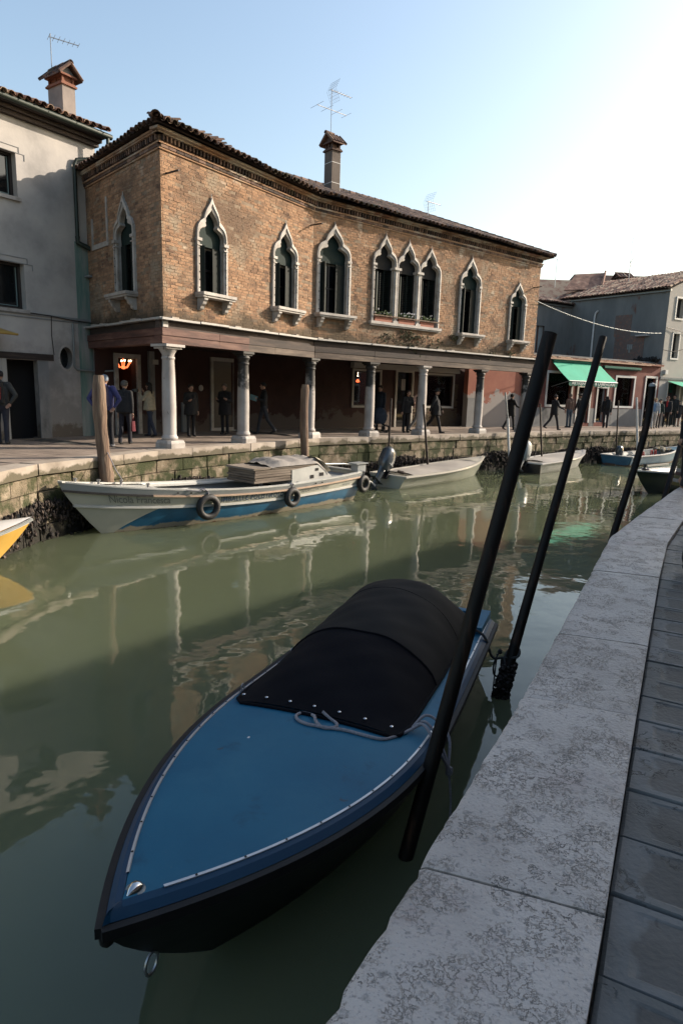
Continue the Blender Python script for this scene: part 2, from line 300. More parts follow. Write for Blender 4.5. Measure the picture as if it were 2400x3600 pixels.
M_['cowldark'] = mk('outboard_black', [(.012, .014, .018)], rough=.3)
M_['fibre'] = mk('cream_fibreglass', [(.60, .57, .50), (.70, .67, .60)], scale=1.5, rough=.25)
M_['fibreg'] = mk('greenish_white_hull', [(.46, .48, .40), (.58, .59, .50)], scale=1.5, rough=.2)
M_['boatcover'] = mk('beige_boat_cover', [(.36, .33, .30), (.46, .43, .39)], scale=1.5, rough=.7, bump=.2, bscale=4, bdist=.03)
M_['farblue'] = mk('faded_blue_wood', [(.02, .11, .20), (.05, .18, .28)], scale=3, rough=.5, layers=[((.12, .07, .05), 3, .5, .6, 0, .12)])
M_['darkgreen'] = mk('dark_green_hull', [(.006, .02, .015), (.01, .03, .022)], scale=2, rough=.2)
M_['yellow'] = mk('yellow_hull', [(.72, .42, .08), (.85, .55, .14)], scale=1.5, rough=.2)
M_['gelwhite'] = mk('white_gelcoat', [(.72, .70, .68), (.80, .78, .76)], scale=1.5, rough=.18)
M_['red'] = mk('red_plastic', [(.45, .02, .015)], rough=.4)
M_['terracotta'] = mk('terracotta', [(.35, .12, .07), (.42, .16, .10)], scale=10, rough=.8)
M_['leaf'] = mk('leaf_green', [(.05, .09, .02), (.12, .18, .04)], scale=20, rough=.7, isl=.5)
M_['moss'] = mk('dry_wall_plants', [(.07, .08, .03), (.15, .14, .07), (.12, .07, .04)], scale=9, rough=.9, isl=.5)
M_['petal'] = mk('white_petals', [(.75, .72, .72), (.85, .82, .85)], scale=20, rough=.6)
M_['awning'] = mk('bright_green_awning', [(.02, .42, .25), (.03, .50, .31)], scale=1.5, rough=.8)
M_['awngreen'] = mk('dark_green_valance', [(.01, .14, .09), (.015, .18, .12)], scale=3, rough=.8)
M_['lettering'] = mk('pale_lettering', [(.70, .74, .70)], rough=.6)
M_['letterblue'] = mk('blue_lettering', [(.04, .08, .14)], rough=.6)
M_['lettergrey'] = mk('faded_grey_lettering', [(.17, .18, .17)], rough=.6)
M_['lampwarm'] = mk('lit_bulb', [(1, .8, .6)], emit=((1, .72, .42), 6))
M_['lampred'] = mk('lit_red_lamp', [(1, .2, .1)], emit=((1, .16, .05), 1.5))
M_['tube'] = mk('lit_tube', [(1, .95, .7)], emit=((1, .93, .6), .8))
M_['shopwarm'] = mk('warm_shop_wall', [(.06, .02, .012), (.16, .05, .025)], scale=2, rough=.8)
M_['frame'] = mk('dark_window_frame', [(.02, .014, .012), (.035, .022, .018)], scale=5, rough=.5)
M_['curtain'] = mk('pale_curtain', [(.55, .56, .55), (.40, .41, .40)], scale=6, rough=.9, stretch=(3, 3, .3))
M_['lead'] = mk('pale_lead_flashing', [(.40, .38, .35), (.55, .52, .48)], scale=5, rough=.6)
M_['door'] = mk('brown_door', [(.10, .04, .03), (.16, .07, .05)], scale=4, rough=.5)
cracks(M_['coping'], [(5, .008, 3, .52, (.10, .09, .085)), (13, .012, 3.5, .55, (.15, .135, .125)), (34, .020, 8, .50, (.19, .17, .155))])
cracks(M_['paver'], [(3.5, .008, 2.5, .50, (.03, .03, .028)), (22, .03, 6, .60, (.05, .048, .045))])
M_['chimplaster'] = mk('brown_grey_chimney_plaster', [(.12, .095, .08), (.17, .14, .12)], scale=3, rough=.9)
M_['chimbrick'] = mk('dark_chimney_brick', [(.07, .04, .03), (.13, .075, .055)], scale=8, rough=.9)
M_['chimred'] = mk('red_chimney_brick', [(.20, .08, .05), (.30, .13, .085)], scale=8, rough=.9)
M_['chimpink'] = mk('pinkish_chimney_plaster', [(.26, .22, .20), (.36, .31, .28)], scale=3, rough=.9)
def frame_tint(m):
    t = m.node_tree; N = t.nodes; L = t.links; b = N['Principled BSDF']; base = b.inputs['Base Color'].links[0].from_socket
    tc = N.new('ShaderNodeTexCoord'); sx = N.new('ShaderNodeSeparateXYZ'); L.new(tc.outputs['Object'], sx.inputs[0]); geo = N.new('ShaderNodeNewGeometry')
    ax = N.new('ShaderNodeMath'); ax.operation = 'ABSOLUTE'; L.new(sx.outputs[0], ax.inputs[0]); ay = N.new('ShaderNodeMath'); ay.operation = 'ABSOLUTE'; L.new(sx.outputs[1], ay.inputs[0])
    mx = N.new('ShaderNodeMath'); mx.operation = 'MAXIMUM'; L.new(ax.outputs[0], mx.inputs[0]); L.new(ay.outputs[0], mx.inputs[1])
    n = N.new('ShaderNodeTexNoise'); n.inputs['Scale'].default_value = 9; n.inputs['Detail'].default_value = 4; L.new(geo.outputs['Position'], n.inputs['Vector'])
    a = N.new('ShaderNodeMath'); a.operation = 'MULTIPLY_ADD'; a.inputs[1].default_value = .16; L.new(n.outputs['Fac'], a.inputs[0]); L.new(mx.outputs[0], a.inputs[2])
    r = N.new('ShaderNodeMapRange'); r.inputs[1].default_value = .44; r.inputs[2].default_value = .465; r.inputs[3].default_value = 0; r.inputs[4].default_value = 1; L.new(a.outputs[0], r.inputs[0])
    k = N.new('ShaderNodeMix'); k.data_type = 'RGBA'; k.blend_type = 'MULTIPLY'; k.inputs[0].default_value = 1; L.new(base, k.inputs[6]); g = N.new('ShaderNodeMix'); g.data_type = 'RGBA'; L.new(r.outputs[0], g.inputs[0]); g.inputs[6].default_value = (.72, .70, .68, 1); g.inputs[7].default_value = (1.15, 1.18, 1.2, 1); L.new(g.outputs[2], k.inputs[7]); L.new(k.outputs[2], b.inputs['Base Color'])
frame_tint(M_['paver'])
# ------------------------------------------------------------------ plan of the place (metres)
A = V(-4.4433, 15.9597); B = V(-1.1114, 20.8996); C = V(8.0549, 28.3664); D = V(-7.4859, 19.2468)
def unit(a): a = Vector(a); return a/a.length
eAB = unit(B-A); nAB = V(eAB.y, -eAB.x); eBC = unit(C-B); nBC = V(eBC.y, -eBC.x); eAD = unit(D-A); nAD = V(-eAD.y, eAD.x)
FAB = frame(A, eAB, nAB); FBC = frame(B, eBC, nBC); FAD = frame(A, eAD, nAD); FWH = frame(D, eAB, nAB)
LAB = (B-A).length; LBC = (C-B).length; LAD = (D-A).length
ZQ = 1.50      # far quay
ZN = 1.45      # near quay
# ------------------------------------------------------------------ water
wm = bpy.data.materials.new('canal_water'); wm.use_nodes = True; t = wm.node_tree; N = t.nodes; L = t.links; b = N['Principled BSDF']
b.inputs['Base Color'].default_value = (.076, .089, .053, 1); b.inputs['Roughness'].default_value = .03; b.inputs['IOR'].default_value = 1.42; wm_b = b; b.inputs['Specular IOR Level'].default_value = .5
g = N.new('ShaderNodeNewGeometry'); mp = N.new('ShaderNodeMapping'); mp.inputs['Scale'].default_value = (1, 1, 1); L.new(g.outputs['Position'], mp.inputs[0])
n1 = N.new('ShaderNodeTexNoise'); n1.inputs['Scale'].default_value = 1.3; n1.inputs['Detail'].default_value = 3; n1.inputs['Roughness'].default_value = .45; L.new(mp.outputs[0], n1.inputs['Vector'])
n2 = N.new('ShaderNodeTexNoise'); n2.inputs['Scale'].default_value = 5.5; n2.inputs['Detail'].default_value = 2; L.new(mp.outputs[0], n2.inputs['Vector'])
n3 = N.new('ShaderNodeTexNoise'); n3.inputs['Scale'].default_value = .35; n3.inputs['Detail'].default_value = 1; L.new(mp.outputs[0], n3.inputs['Vector'])
mr = N.new('ShaderNodeMapRange'); mr.inputs[1].default_value = .42; mr.inputs[2].default_value = .66; mr.inputs[3].default_value = .12; mr.inputs[4].default_value = 1; L.new(n3.outputs['Fac'], mr.inputs[0])
m1 = N.new('ShaderNodeMath'); m1.operation = 'MULTIPLY'; m1.inputs[1].default_value = .12; L.new(n2.outputs['Fac'], m1.inputs[0])
m2 = N.new('ShaderNodeMath'); m2.operation = 'MULTIPLY'; L.new(m1.outputs[0], m2.inputs[0]); L.new(mr.outputs[0], m2.inputs[1])
m3 = N.new('ShaderNodeMath'); m3.operation = 'ADD'; L.new(n1.outputs['Fac'], m3.inputs[0]); L.new(m2.outputs[0], m3.inputs[1])
bp = N.new('ShaderNodeBump'); bp.inputs['Strength'].default_value = 1; bp.inputs['Distance'].default_value = .011; L.new(m3.outputs[0], bp.inputs['Height']); L.new(bp.outputs[0], b.inputs['Normal'])
mb = MB(); mb.add([(-60, -40, 0), (200, -40, 0), (200, 200, 0), (-60, 200, 0)], [(0, 1, 2, 3)]); mb.build('canal_water', wm, kind='structure', origin=Vector((0, 0, 0)))
mb = MB(); mb.add([(-400, -300, -1.6), (600, -300, -1.6), (600, 700, -1.6), (-400, 700, -1.6)], [(0, 1, 2, 3)]); mb.build('canal_bed', mk('mud', [(.06, .055, .035)], rough=1), kind='structure', origin=Vector((0, 0, -1.6)))
b.inputs['Subsurface Weight'].default_value = 1; b.inputs['Subsurface Radius'].default_value = (1, 1, .8); b.inputs['Subsurface Scale'].default_value = 1.2
N['Principled BSDF'].subsurface_method = 'BURLEY'
# ------------------------------------------------------------------ far quay
LIP = [V(-7.6, -3), V(-6.35, 6.0), V(-5.92, 10.3), V(-5.80, 12.0), A+nAB*.40+eAB*(-.6), B+nAB*.40, C+nBC*.38+eBC*.9, V(11.9, 30.6), V(18.2, 34.45), V(30, 41.8), V(60, 60)]
LIP = [Vector((p.x, p.y)) for p in LIP]
def offs(line, d):
    """polyline moved sideways (to the left of travel for d>0)"""
    out = []
    for i, p in enumerate(line):
        a = line[max(i-1, 0)]; c = line[min(i+1, len(line)-1)]
        u1 = (p-a) if i > 0 else (c-p); u2 = (c-p) if i < len(line)-1 else (p-a)
        u1 = u1.normalized(); u2 = u2.normalized(); n1_ = V(-u1.y, u1.x); n2_ = V(-u2.y, u2.x); m_ = (n1_+n2_); m_ = m_/m_.length; k = d/max(.3, m_.dot(n1_)); out.append(p+m_*k)
    return out
def pl3(p, z): return Vector((p.x, p.y, z))
def walk(line, lens):
    """cut a polyline into pieces of the given lengths -> (p,q) pairs"""
    segs = []
    for a, b_ in zip(line[:-1], line[1:]):
        L_ = (b_-a).length; n = max(1, round(L_/lens)); 
        for i in range(n): segs.append((a.lerp(b_, i/n), a.lerp(b_, (i+1)/n)))
    return segs
mb = MB(); inner = offs(LIP, .44); far = offs(LIP, 60)
for i in range(len(LIP)-1): mb.add([pl3(inner[i], ZQ-.03), pl3(inner[i+1], ZQ-.03), pl3(far[i+1], ZQ-.03), pl3(far[i], ZQ-.03)], [(0, 1, 2, 3)])
fq = mb.build('far_pavement', M_['groutd'], kind='structure', origin=Vector((-5, 16, ZQ)))
# paving stones of the far quay: rows across the walk
rows = []
st = MB(); pm = MB(); pm.box((0, 0, 0), (1, 1, 1)); pme = meshdata(pm, 'paving_stone', M_['farpaver'])
cand = []
for a, b_ in walk(inner, .42):
    u = (b_-a); Lw = u.length; u = u.normalized(); n_ = V(-u.y, u.x); mid = (a+b_)/2
    if mid.y < 5 or mid.y > 37 or mid.x > 21: continue
    o_ = random.uniform(-.35, 0); d = o_
    while d < 5.2:
        w_ = random.uniform(.65, .85)
        d0 = max(d, 0.0); d1 = min(d+w_, 5.4)
        if d1-d0 > .08: cand.append((pl3(mid+n_*(d0+d1)/2, 0), Lw, d1-d0, atan2(u.y, u.x)))
        d += w_
cand.sort(key=lambda c: (c[0]-Vector((0, 0, 0))).length)
for i, (c, lx, ly, an) in enumerate(cand):
    Mx = Matrix.Translation((c.x, c.y, ZQ-.02+random.uniform(-.002, .002))) @ Matrix.Rotation(an, 4, 'Z') @ Matrix.Diagonal((lx-.012, ly-.012, .04, 1))
    if i < 260: inst('paving_stone', pme, fq, Mx)
    else: st.add([Mx @ Vector(v) for v in pm.v], pm.f)
st.build('paving_stone', M_['farpaver'], fq, kind='stuff')
# quay wall with coping, stone courses and oyster crust
qw = thing('canal_wall', 'mossy stone quay wall with pale coping along the far side of the canal', 'wall', (-5.7, 12, 0))
mb = MB()
bk = offs(LIP, .10)
for i in range(len(LIP)-1): mb.add([pl3(bk[i], -1.5), pl3(bk[i+1], -1.5), pl3(bk[i+1], ZQ-.2), pl3(bk[i], ZQ-.2)], [(0, 1, 2, 3)])
mb.build('wall_core', M_['wallblock'], qw)
visl = [p for p in LIP]
cnt = 0
stw = MB(); ub = MB(); ub.box((0, 0, 0), (1, 1, 1)); ubw = meshdata(ub, 'wall_block', M_['wallblock'])
for r, (z0, z1) in enumerate([(ZQ-.22-.30, ZQ-.23), (ZQ-.22-.62, ZQ-.22-.31), (ZQ-.22-.96, ZQ-.22-.63), (-.35, ZQ-.22-.97)]):
    for k, (a, b_) in enumerate(walk(LIP, .55 if r % 2 else .83)):
        u = b_-a; Lw = u.length; u = u.normalized(); n_ = V(-u.y, u.x); mid = (a+b_)/2
        if mid.y < 4 or mid.x > 26: continue
        dd = random.uniform(.015, .05)
        Mx = Matrix.Translation(pl3(mid+n_*(dd+.15), (z0+z1)/2)) @ Matrix.Rotation(atan2(u.y, u.x)+random.uniform(-.02, .02), 4, 'Z') @ Matrix.Diagonal((Lw-.02, .3, z1-z0-.01, 1))
        if r < 3 and mid.y > 9 and mid.x < 21: inst('wall_block', ubw, qw, Mx)
        else: stw.add([Mx @ Vector(v) for v in ub.v], ub.f)
stw.build('wall_block', M_['wallblock'], qw, kind='stuff')
def stone_mesh(name, mat, nx=6, ny=4, amp=.02, r=.02):
    """unit stone block with worn, slightly uneven edges, top at z=0"""
    mb = MB(); vs_ = []
    for j in range(ny+1):
        for i in range(nx+1):
            x = -.5+i/nx; y = -.5+j/ny; e = 0
            if i in (0, nx) or j in (0, ny): e = -r
            vs_.append((x+(random.uniform(-amp, amp)*.4 if i in (0, nx) else 0), y+(random.uniform(-amp, amp) if j in (0, ny) else 0), e+random.uniform(-amp, amp)*.12))
    mb.add(vs_, [(j*(nx+1)+i, j*(nx+1)+i+1, (j+1)*(nx+1)+i+1, (j+1)*(nx+1)+i) for j in range(ny) for i in range(nx)])
    rim = [i for i in range(nx+1)] + [j*(nx+1)+nx for j in range(1, ny+1)] + [ny*(nx+1)+i for i in range(nx-1, -1, -1)] + [j*(nx+1) for j in range(ny-1, 0, -1)]
    n0 = len(mb.v); mb.v += [(mb.v[k][0], mb.v[k][1], -1) for k in rim]
    for i in range(len(rim)): i2 = (i+1) % len(rim); mb.f.append((rim[i2], rim[i], n0+i, n0+i2)); mb.mi.append(0)
    return meshdata(mb, name, mat, True)
lipme = [stone_mesh('coping_stone', M_['lip'], 8, 2, .03, .02) for _ in range(4)]
for a, b_ in walk(LIP, 1.15):
    u = b_-a; Lw = u.length; u = u.normalized(); n_ = V(-u.y, u.x); mid = (a+b_)/2
    if mid.y < 3 or mid.x > 30: continue
    inst('coping_stone', random.choice(lipme), qw, Matrix.Translation(pl3(mid+n_*.21, ZQ+.012+random.uniform(0, .006))) @ Matrix.Rotation(atan2(u.y, u.x), 4, 'Z') @ Matrix.Diagonal((Lw-.008, .45, .22, 1)))
# oysters: clustered crust low on the wall
mb = MB()
for a, b_ in walk(LIP, .05):
    u = (b_-a).normalized(); n_ = V(-u.y, u.x); mid = (a+b_)/2
    if mid.y < 8.5 or mid.x > 21: continue
    cl = .5+.5*sin(mid.y*1.7)+.35*sin(mid.x*3.1+1)
    top = .60+.14*cl
    for _ in range(13 if mid.y < 15 else 10):
        z = top-abs(random.gauss(0, .26)); 
        if z < -.1: z = random.uniform(-.1, .3)
        s_ = random.uniform(.014, .038)
        mb.blob(pl3(mid-n_*random.uniform(-.02, .08)+u*random.uniform(-.03, .03), z), (s_*random.uniform(.5, 1.2), s_*random.uniform(.5, 1.2), s_*random.uniform(.8, 2.6)), jit=.5)
mb.build('oyster_crust', M_['oyster'], qw, kind='stuff')
# ------------------------------------------------------------------ near quay
NE = [V(-3.6, -5.3), V(-1.6, -1.55), V(.01, 1.40), V(1.03, 3.25), V(2.15, 5.38), V(3.28, 7.53), V(6.74, 12.5), V(11.5, 17.9), V(20, 26.5), V(36, 37.5), V(64, 54)]
NI = [V(-3.05, -5.6), V(-1.08, -1.84), V(.55, 1.13), V(1.55, 3.03), V(2.72, 5.24), V(3.62, 6.92), V(4.66, 8.53), V(7.3, 12.1), V(12.0, 17.4), V(20.4, 26.0), V(36.4, 37), V(64.4, 53.5)]
NE = [Vector((p.x, p.y)) for p in NE]; NI = [Vector((p.x, p.y)) for p in NI]
mb = MB(); farN = offs(NI, -40)
for i in range(len(NI)-1): mb.add([pl3(NI[i], ZN-.075), pl3(farN[i], ZN-.075), pl3(farN[i+1], ZN-.075), pl3(NI[i+1], ZN-.075)], [(0, 1, 2, 3)])
npv = mb.build('near_pavement', M_['groutd'], kind='structure', origin=Vector((2, 3, ZN)))
nw = thing('near_canal_wall', 'near quay edge of long pale pitted stone slabs beside the blue boat', 'wall', (1.5, 3.5, 0))
mb = MB(); bk = offs(NE, -.05)
for i in range(len(NE)-1): mb.add([pl3(bk[i], -1.5), pl3(bk[i+1], -1.5), pl3(bk[i+1], ZN-.15), pl3(bk[i], ZN-.15)], [(0, 3, 2, 1)])
mb.build('wall_face', mk('dark_wet_wall', [(.05, .05, .04), (.12, .11, .09)], scale=4, rough=.8, bump=.6), nw)
# coping slabs, cut across between the two edges (parameter pairs along each edge)
def at_len(line, s_):
    for a, b_ in zip(line[:-1], line[1:]):
        L_ = (b_-a).length
        if s_ <= L_: return a.lerp(b_, s_/L_)
        s_ -= L_
    return line[-1]
def plen(line, i): return sum((line[k+1]-line[k]).length for k in range(i))
def nearest_len(line, p):
    best = None; acc = 0
    for a, b_ in zip(line[:-1], line[1:]):
        d = b_-a; L_ = d.length; k = max(0, min(1, (p-a).dot(d)/(L_*L_))); q = a+d*k; e = (p-q).length
        if best is None or e < best[0]: best = (e, acc+k*L_)
        acc += L_
    return best[1]
# joints measured on the edge of the quay
JT = [V(-3.6, -5.3), V(-2.9, -4.0), V(-2.1, -2.5), V(-1.3, -1.0), V(-.72, .05), V(.30, 1.93), V(1.01, 3.22), V(1.52, 4.18), V(2.40, 5.85), V(3.2, 7.38), V(4.15, 8.75), V(5.3, 10.4), V(6.3, 11.85), V(7.4, 13.2), V(8.6, 14.6), V(10, 16.2), V(11.5, 17.9), V(13.5, 20), V(16, 22.5), V(20, 26.5)]
JT = [Vector((p.x, p.y)) for p in JT]
def slab(pe0, pe1, pi1, pi0, zt, name, mat, parent, nx=18, ny=9, rough_edge=.012, th=.24):
    """one worn slab between four plan points"""
    mb = MB(); idx = {}
    for j in range(ny+1):
        for i in range(nx+1):
            a = pe0.lerp(pe1, i/nx); c = pi0.lerp(pi1, i/nx); q = a.lerp(c, j/ny)
            u = (pe1-pe0).normalized(); n_ = V(u.y, -u.x)
            z = zt + random.uniform(-.0012, .0012)
            if j == 0: q = q + n_*(.006+.25*rough_edge*sin(i*.35+pe0.x*9)+random.uniform(-.2, .2)*rough_edge+(random.random() < .05)*.010); z -= .012
            if j == 1: q = a.lerp(c, .25/ny)+n_*.01; z -= .001
            if j in (ny,): z -= .004
            if i == 0: q = q+u*(.004+random.uniform(0, .002)); z -= .004
            if i == nx: q = q-u*(.004+random.uniform(0, .002)); z -= .004
            mb.v.append((q.x, q.y, z))
    W_ = nx+1
    for j in range(ny):
        for i in range(nx): mb.f.append((j*W_+i, j*W_+i+1, (j+1)*W_+i+1, (j+1)*W_+i)[::-1]); mb.mi.append(0)
    rim = [i for i in range(nx+1)] + [j*W_+nx for j in range(1, ny+1)] + [ny*W_+i for i in range(nx-1, -1, -1)] + [j*W_ for j in range(ny-1, 0, -1)]
    n0 = len(mb.v); mb.v += [(mb.v[k][0], mb.v[k][1], zt-th) for k in rim]
    for i in range(len(rim)): i2 = (i+1) % len(rim); mb.f.append((rim[i], rim[i2], n0+i2, n0+i)); mb.mi.append(0)
    return mb.build(name, mat, parent, smooth=True, sharp=50)
for a, b_ in zip(JT[:-1], JT[1:]):
    la = nearest_len(NE, a); lb = nearest_len(NE, b_)
    ea, eb = at_len(NE, la), at_len(NE, lb)
    ia, ib = at_len(NI, nearest_len(NI, ea)+.09), at_len(NI, nearest_len(NI, eb)+.09)
    slab(ea, eb, ib, ia, ZN+random.uniform(-.003, .004), 'coping_slab', M_['coping'], nw, nx=44 if a.y > -1 and a.y < 9 else 8)
# trachyte paving: narrow kerb strip then staggered rows across the walk
def framed_stone(name, mat):
    g_ = [-.5, -.485, -.40, -.37, -.2, 0, .2, .37, .40, .485, .5]; n = len(g_); mb = MB(); sd_ = random.uniform(.6, 1.4)
    for j in range(n):
        for i in range(n):
            x, y = g_[i], g_[j]; z = 0
            if i in (0, n-1) or j in (0, n-1): z = -.06; x += random.uniform(-.004, .004)
            if 3 <= i <= n-4 and 3 <= j <= n-4: z = -.035+random.uniform(-.02, .015); x += random.uniform(-.012, .012); y += random.uniform(-.012, .012)
            elif i in (2, n-3) or j in (2, n-3):
                if 2 <= i <= n-3 and 2 <= j <= n-3: x += random.uniform(-.010, .010); y += random.uniform(-.010, .010)
            mb.v.append((x, y, z))
    for j in range(n-1):
        for i in range(n-1): mb.f.append((j*n+i, j*n+i+1, (j+1)*n+i+1, (j+1)*n+i)); mb.mi.append(0)
    rim = list(range(n))+[j*n+n-1 for j in range(1, n)]+[(n-1)*n+i for i in range(n-2, -1, -1)]+[j*n for j in range(n-2, 0, -1)]
    n0 = len(mb.v); mb.v += [(mb.v[k][0], mb.v[k][1], -1) for k in rim]
    for i in range(len(rim)): i2 = (i+1) % len(rim); mb.f.append((rim[i2], rim[i], n0+i, n0+i2)); mb.mi.append(0)
    return meshdata(mb, name, mat, True)
pvs = [framed_stone('paving_stone', M_['paver']) for _ in range(7)]
ni = offs(NI, -.005); s_ = 2.0; tot = plen(NI, len(NI)-1); cnt = 0
while s_ < 30:
    rw = random.uniform(.27, .38)
    a = at_len(NI, s_); c = at_len(NI, s_+rw); u = (c-a).normalized(); n_ = V(u.y, -u.x); mid = (a+c)/2
    u2 = (V(.46, .887)).normalized()
    if mid.y < .8 or mid.y > 16: s_ += rw; continue
    d = .0
    first = True
    while d < 3.6:
        w_ = random.uniform(.62, .98)
        if not first or True:
            Mx = Matrix.Translation(pl3(mid+n_*(d+w_/2), ZN-.045+random.uniform(-.003, .003))) @ Matrix.Rotation(atan2(u.y, u.x)+random.uniform(-.01, .01), 4, 'Z') @ Matrix.Rotation(random.uniform(-.006, .006), 4, 'X') @ Matrix.Diagonal((rw-.010, w_-.010, .1, 1))
            inst('paving_stone', random.choice(pvs), npv, Mx)
        d += w_; first = False
    s_ += rw
# ------------------------------------------------------------------ brick house over the arcade
bh = thing('brick_house', 'gothic house of ochre bricks with pointed white windows above a column arcade', 'house', tuple(FAB(0, 0, ZQ)))
OUTL = [(0, 1), (.11, .99), (.25, .95), (.34, .89), (.42, .78), (.47, .64), (.51, .52), (.60, .47), (.70, .38), (.79, .25), (.88, .12), (1, 0)]
INNL = [(0, .79), (.08, .82), (.17, .82), (.25, .74), (.30, .60), (.33, .42), (.36, .36), (.43, .43), (.52, .38), (.60, .26), (.68, .10), (.74, 0)]
def win_outline(c, h, z0, zs, za, tab):
    rt = [(c+h*w_, zs+(za-zs)*t_) for t_, w_ in tab]; jb = tab[0][1]
    return [(c-h*jb, z0), (c+h*jb, z0)] + rt + [(2*c-s__, z__) for s__, z__ in rt[::-1][1:]]
def half_at(h, z0, zs, za, z):
    if z < z0-.02 or z > za: return -1
    if z <= zs: return h
    t_ = (z-zs)/(za-zs)
    for (a, wa), (b_, wb) in zip(OUTL[:-1], OUTL[1:]):
        if a <= t_ <= b_: return h*(wa+(wb-wa)*(t_-a)/(b_-a))
    return 0
WIN_AB = [(1.60, .535, 5.40, 6.66, 7.74), (4.56, .58, 5.40, 6.74, 7.78)]
WIN_BC = [(.80, .69, 5.46, 7.12, 8.20), (7.46, .62, 5.36, 7.12, 8.16), (10.50, .55, 5.32, 6.78, 7.64)]
TRI = [(2.99, .555, 5.42, 7.24, 8.25), (4.10, .555, 5.42, 7.22, 8.2), (5.21, .555, 5.42, 7.20, 8.15)]
WIN_AD = [(1.98, .61, 5.38, 6.72, 7.78)]
facades = [(FAB, LAB, WIN_AB, 0), (FBC, LBC+.1, WIN_BC+TRI, 1), (FAD, LAD+.3, WIN_AD, 2)]
ZW0, ZW1 = 4.66, 8.42
core = MB(); bricks = []
for F, Lf, wins, fi in facades:
    holes = [[Vector((s__, z__, 0)) for s__, z__ in win_outline(c, h-.03, z0, zs, za-.03, INNL)] for c, h, z0, zs, za in wins]
    tri = tessellate_polygon([[Vector((0, 4.4, 0)), Vector((Lf, 4.4, 0)), Vector((Lf, 8.96, 0)), Vector((0, 8.96, 0))]]+holes)
    pts = [Vector((0, 4.4, 0)), Vector((Lf, 4.4, 0)), Vector((Lf, 8.96, 0)), Vector((0, 8.96, 0))]+[p for h_ in holes for p in h_]
    core.add([F(p.x, -.003, p.y) for p in pts], [tuple(t_) for t_ in tri])
    z = ZW0; k = 0
    while z < ZW1:
        zm = z+.031; cuts = []
        for c, h, z0, zs, za in wins:
            ha = half_at(h, z0, zs, za, zm)
            if ha > 0: cuts.append((c-ha+.02, c+ha-.02))
        cuts.sort(); x = -.125 if k % 2 else 0.0
        while x < Lf:
            l_ = .235+random.uniform(-.02, .02); a, b_ = max(x, 0), min(x+l_, Lf)
            for ca, cb in cuts:
                if a >= ca and b_ <= cb: b_ = a; break
                if a < ca < b_ <= cb+.0001 or (a < ca and b_ > ca and b_ <= cb): b_ = ca
                elif ca <= a < cb and b_ > cb: a = cb
            if b_-a > .04 and random.random() > .012:
                pr_ = random.gauss(.0025, .0025) - (random.random() < .06)*.012
                bricks.append((F, (a+b_)/2, zm+random.uniform(-.004, .004)+.008*sin(a*1.3+zm*2)+.005*sin(a*4.1), b_-a-.008, .061+random.uniform(-.006, .006), pr_, fi))
            x += l_+.012
        z += .0735; k += 1
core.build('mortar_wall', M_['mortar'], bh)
camp = Vector((0, 0, 3.05))
bricks.sort(key=lambda q: (q[0](q[1], 0, q[2])-camp).length if q[6] == 0 else 1e3)
bm_ = MB(); bm_.add([(-.5, .5, -.5), (.5, .5, -.5), (.5, .5, .5), (-.5, .5, .5), (-.5, -.5, -.5), (.5, -.5, -.5), (.5, -.5, .5), (-.5, -.5, .5)], [(0, 3, 2, 1), (0, 1, 5, 4), (3, 7, 6, 2), (0, 4, 7, 3), (1, 2, 6, 5)])
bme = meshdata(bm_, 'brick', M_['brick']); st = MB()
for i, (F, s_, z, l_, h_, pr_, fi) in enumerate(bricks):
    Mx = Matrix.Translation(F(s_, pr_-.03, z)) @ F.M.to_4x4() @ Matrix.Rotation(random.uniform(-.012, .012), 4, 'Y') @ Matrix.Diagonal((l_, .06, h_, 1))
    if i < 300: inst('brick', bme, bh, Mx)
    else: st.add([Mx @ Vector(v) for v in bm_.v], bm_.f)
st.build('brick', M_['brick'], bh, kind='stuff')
# rough toothed corner + inner backing
mb = MB()
for F, Lf, wins, fi in facades:
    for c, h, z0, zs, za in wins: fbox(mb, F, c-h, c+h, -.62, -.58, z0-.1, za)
mb.build('room_backing', M_['dark'], bh)
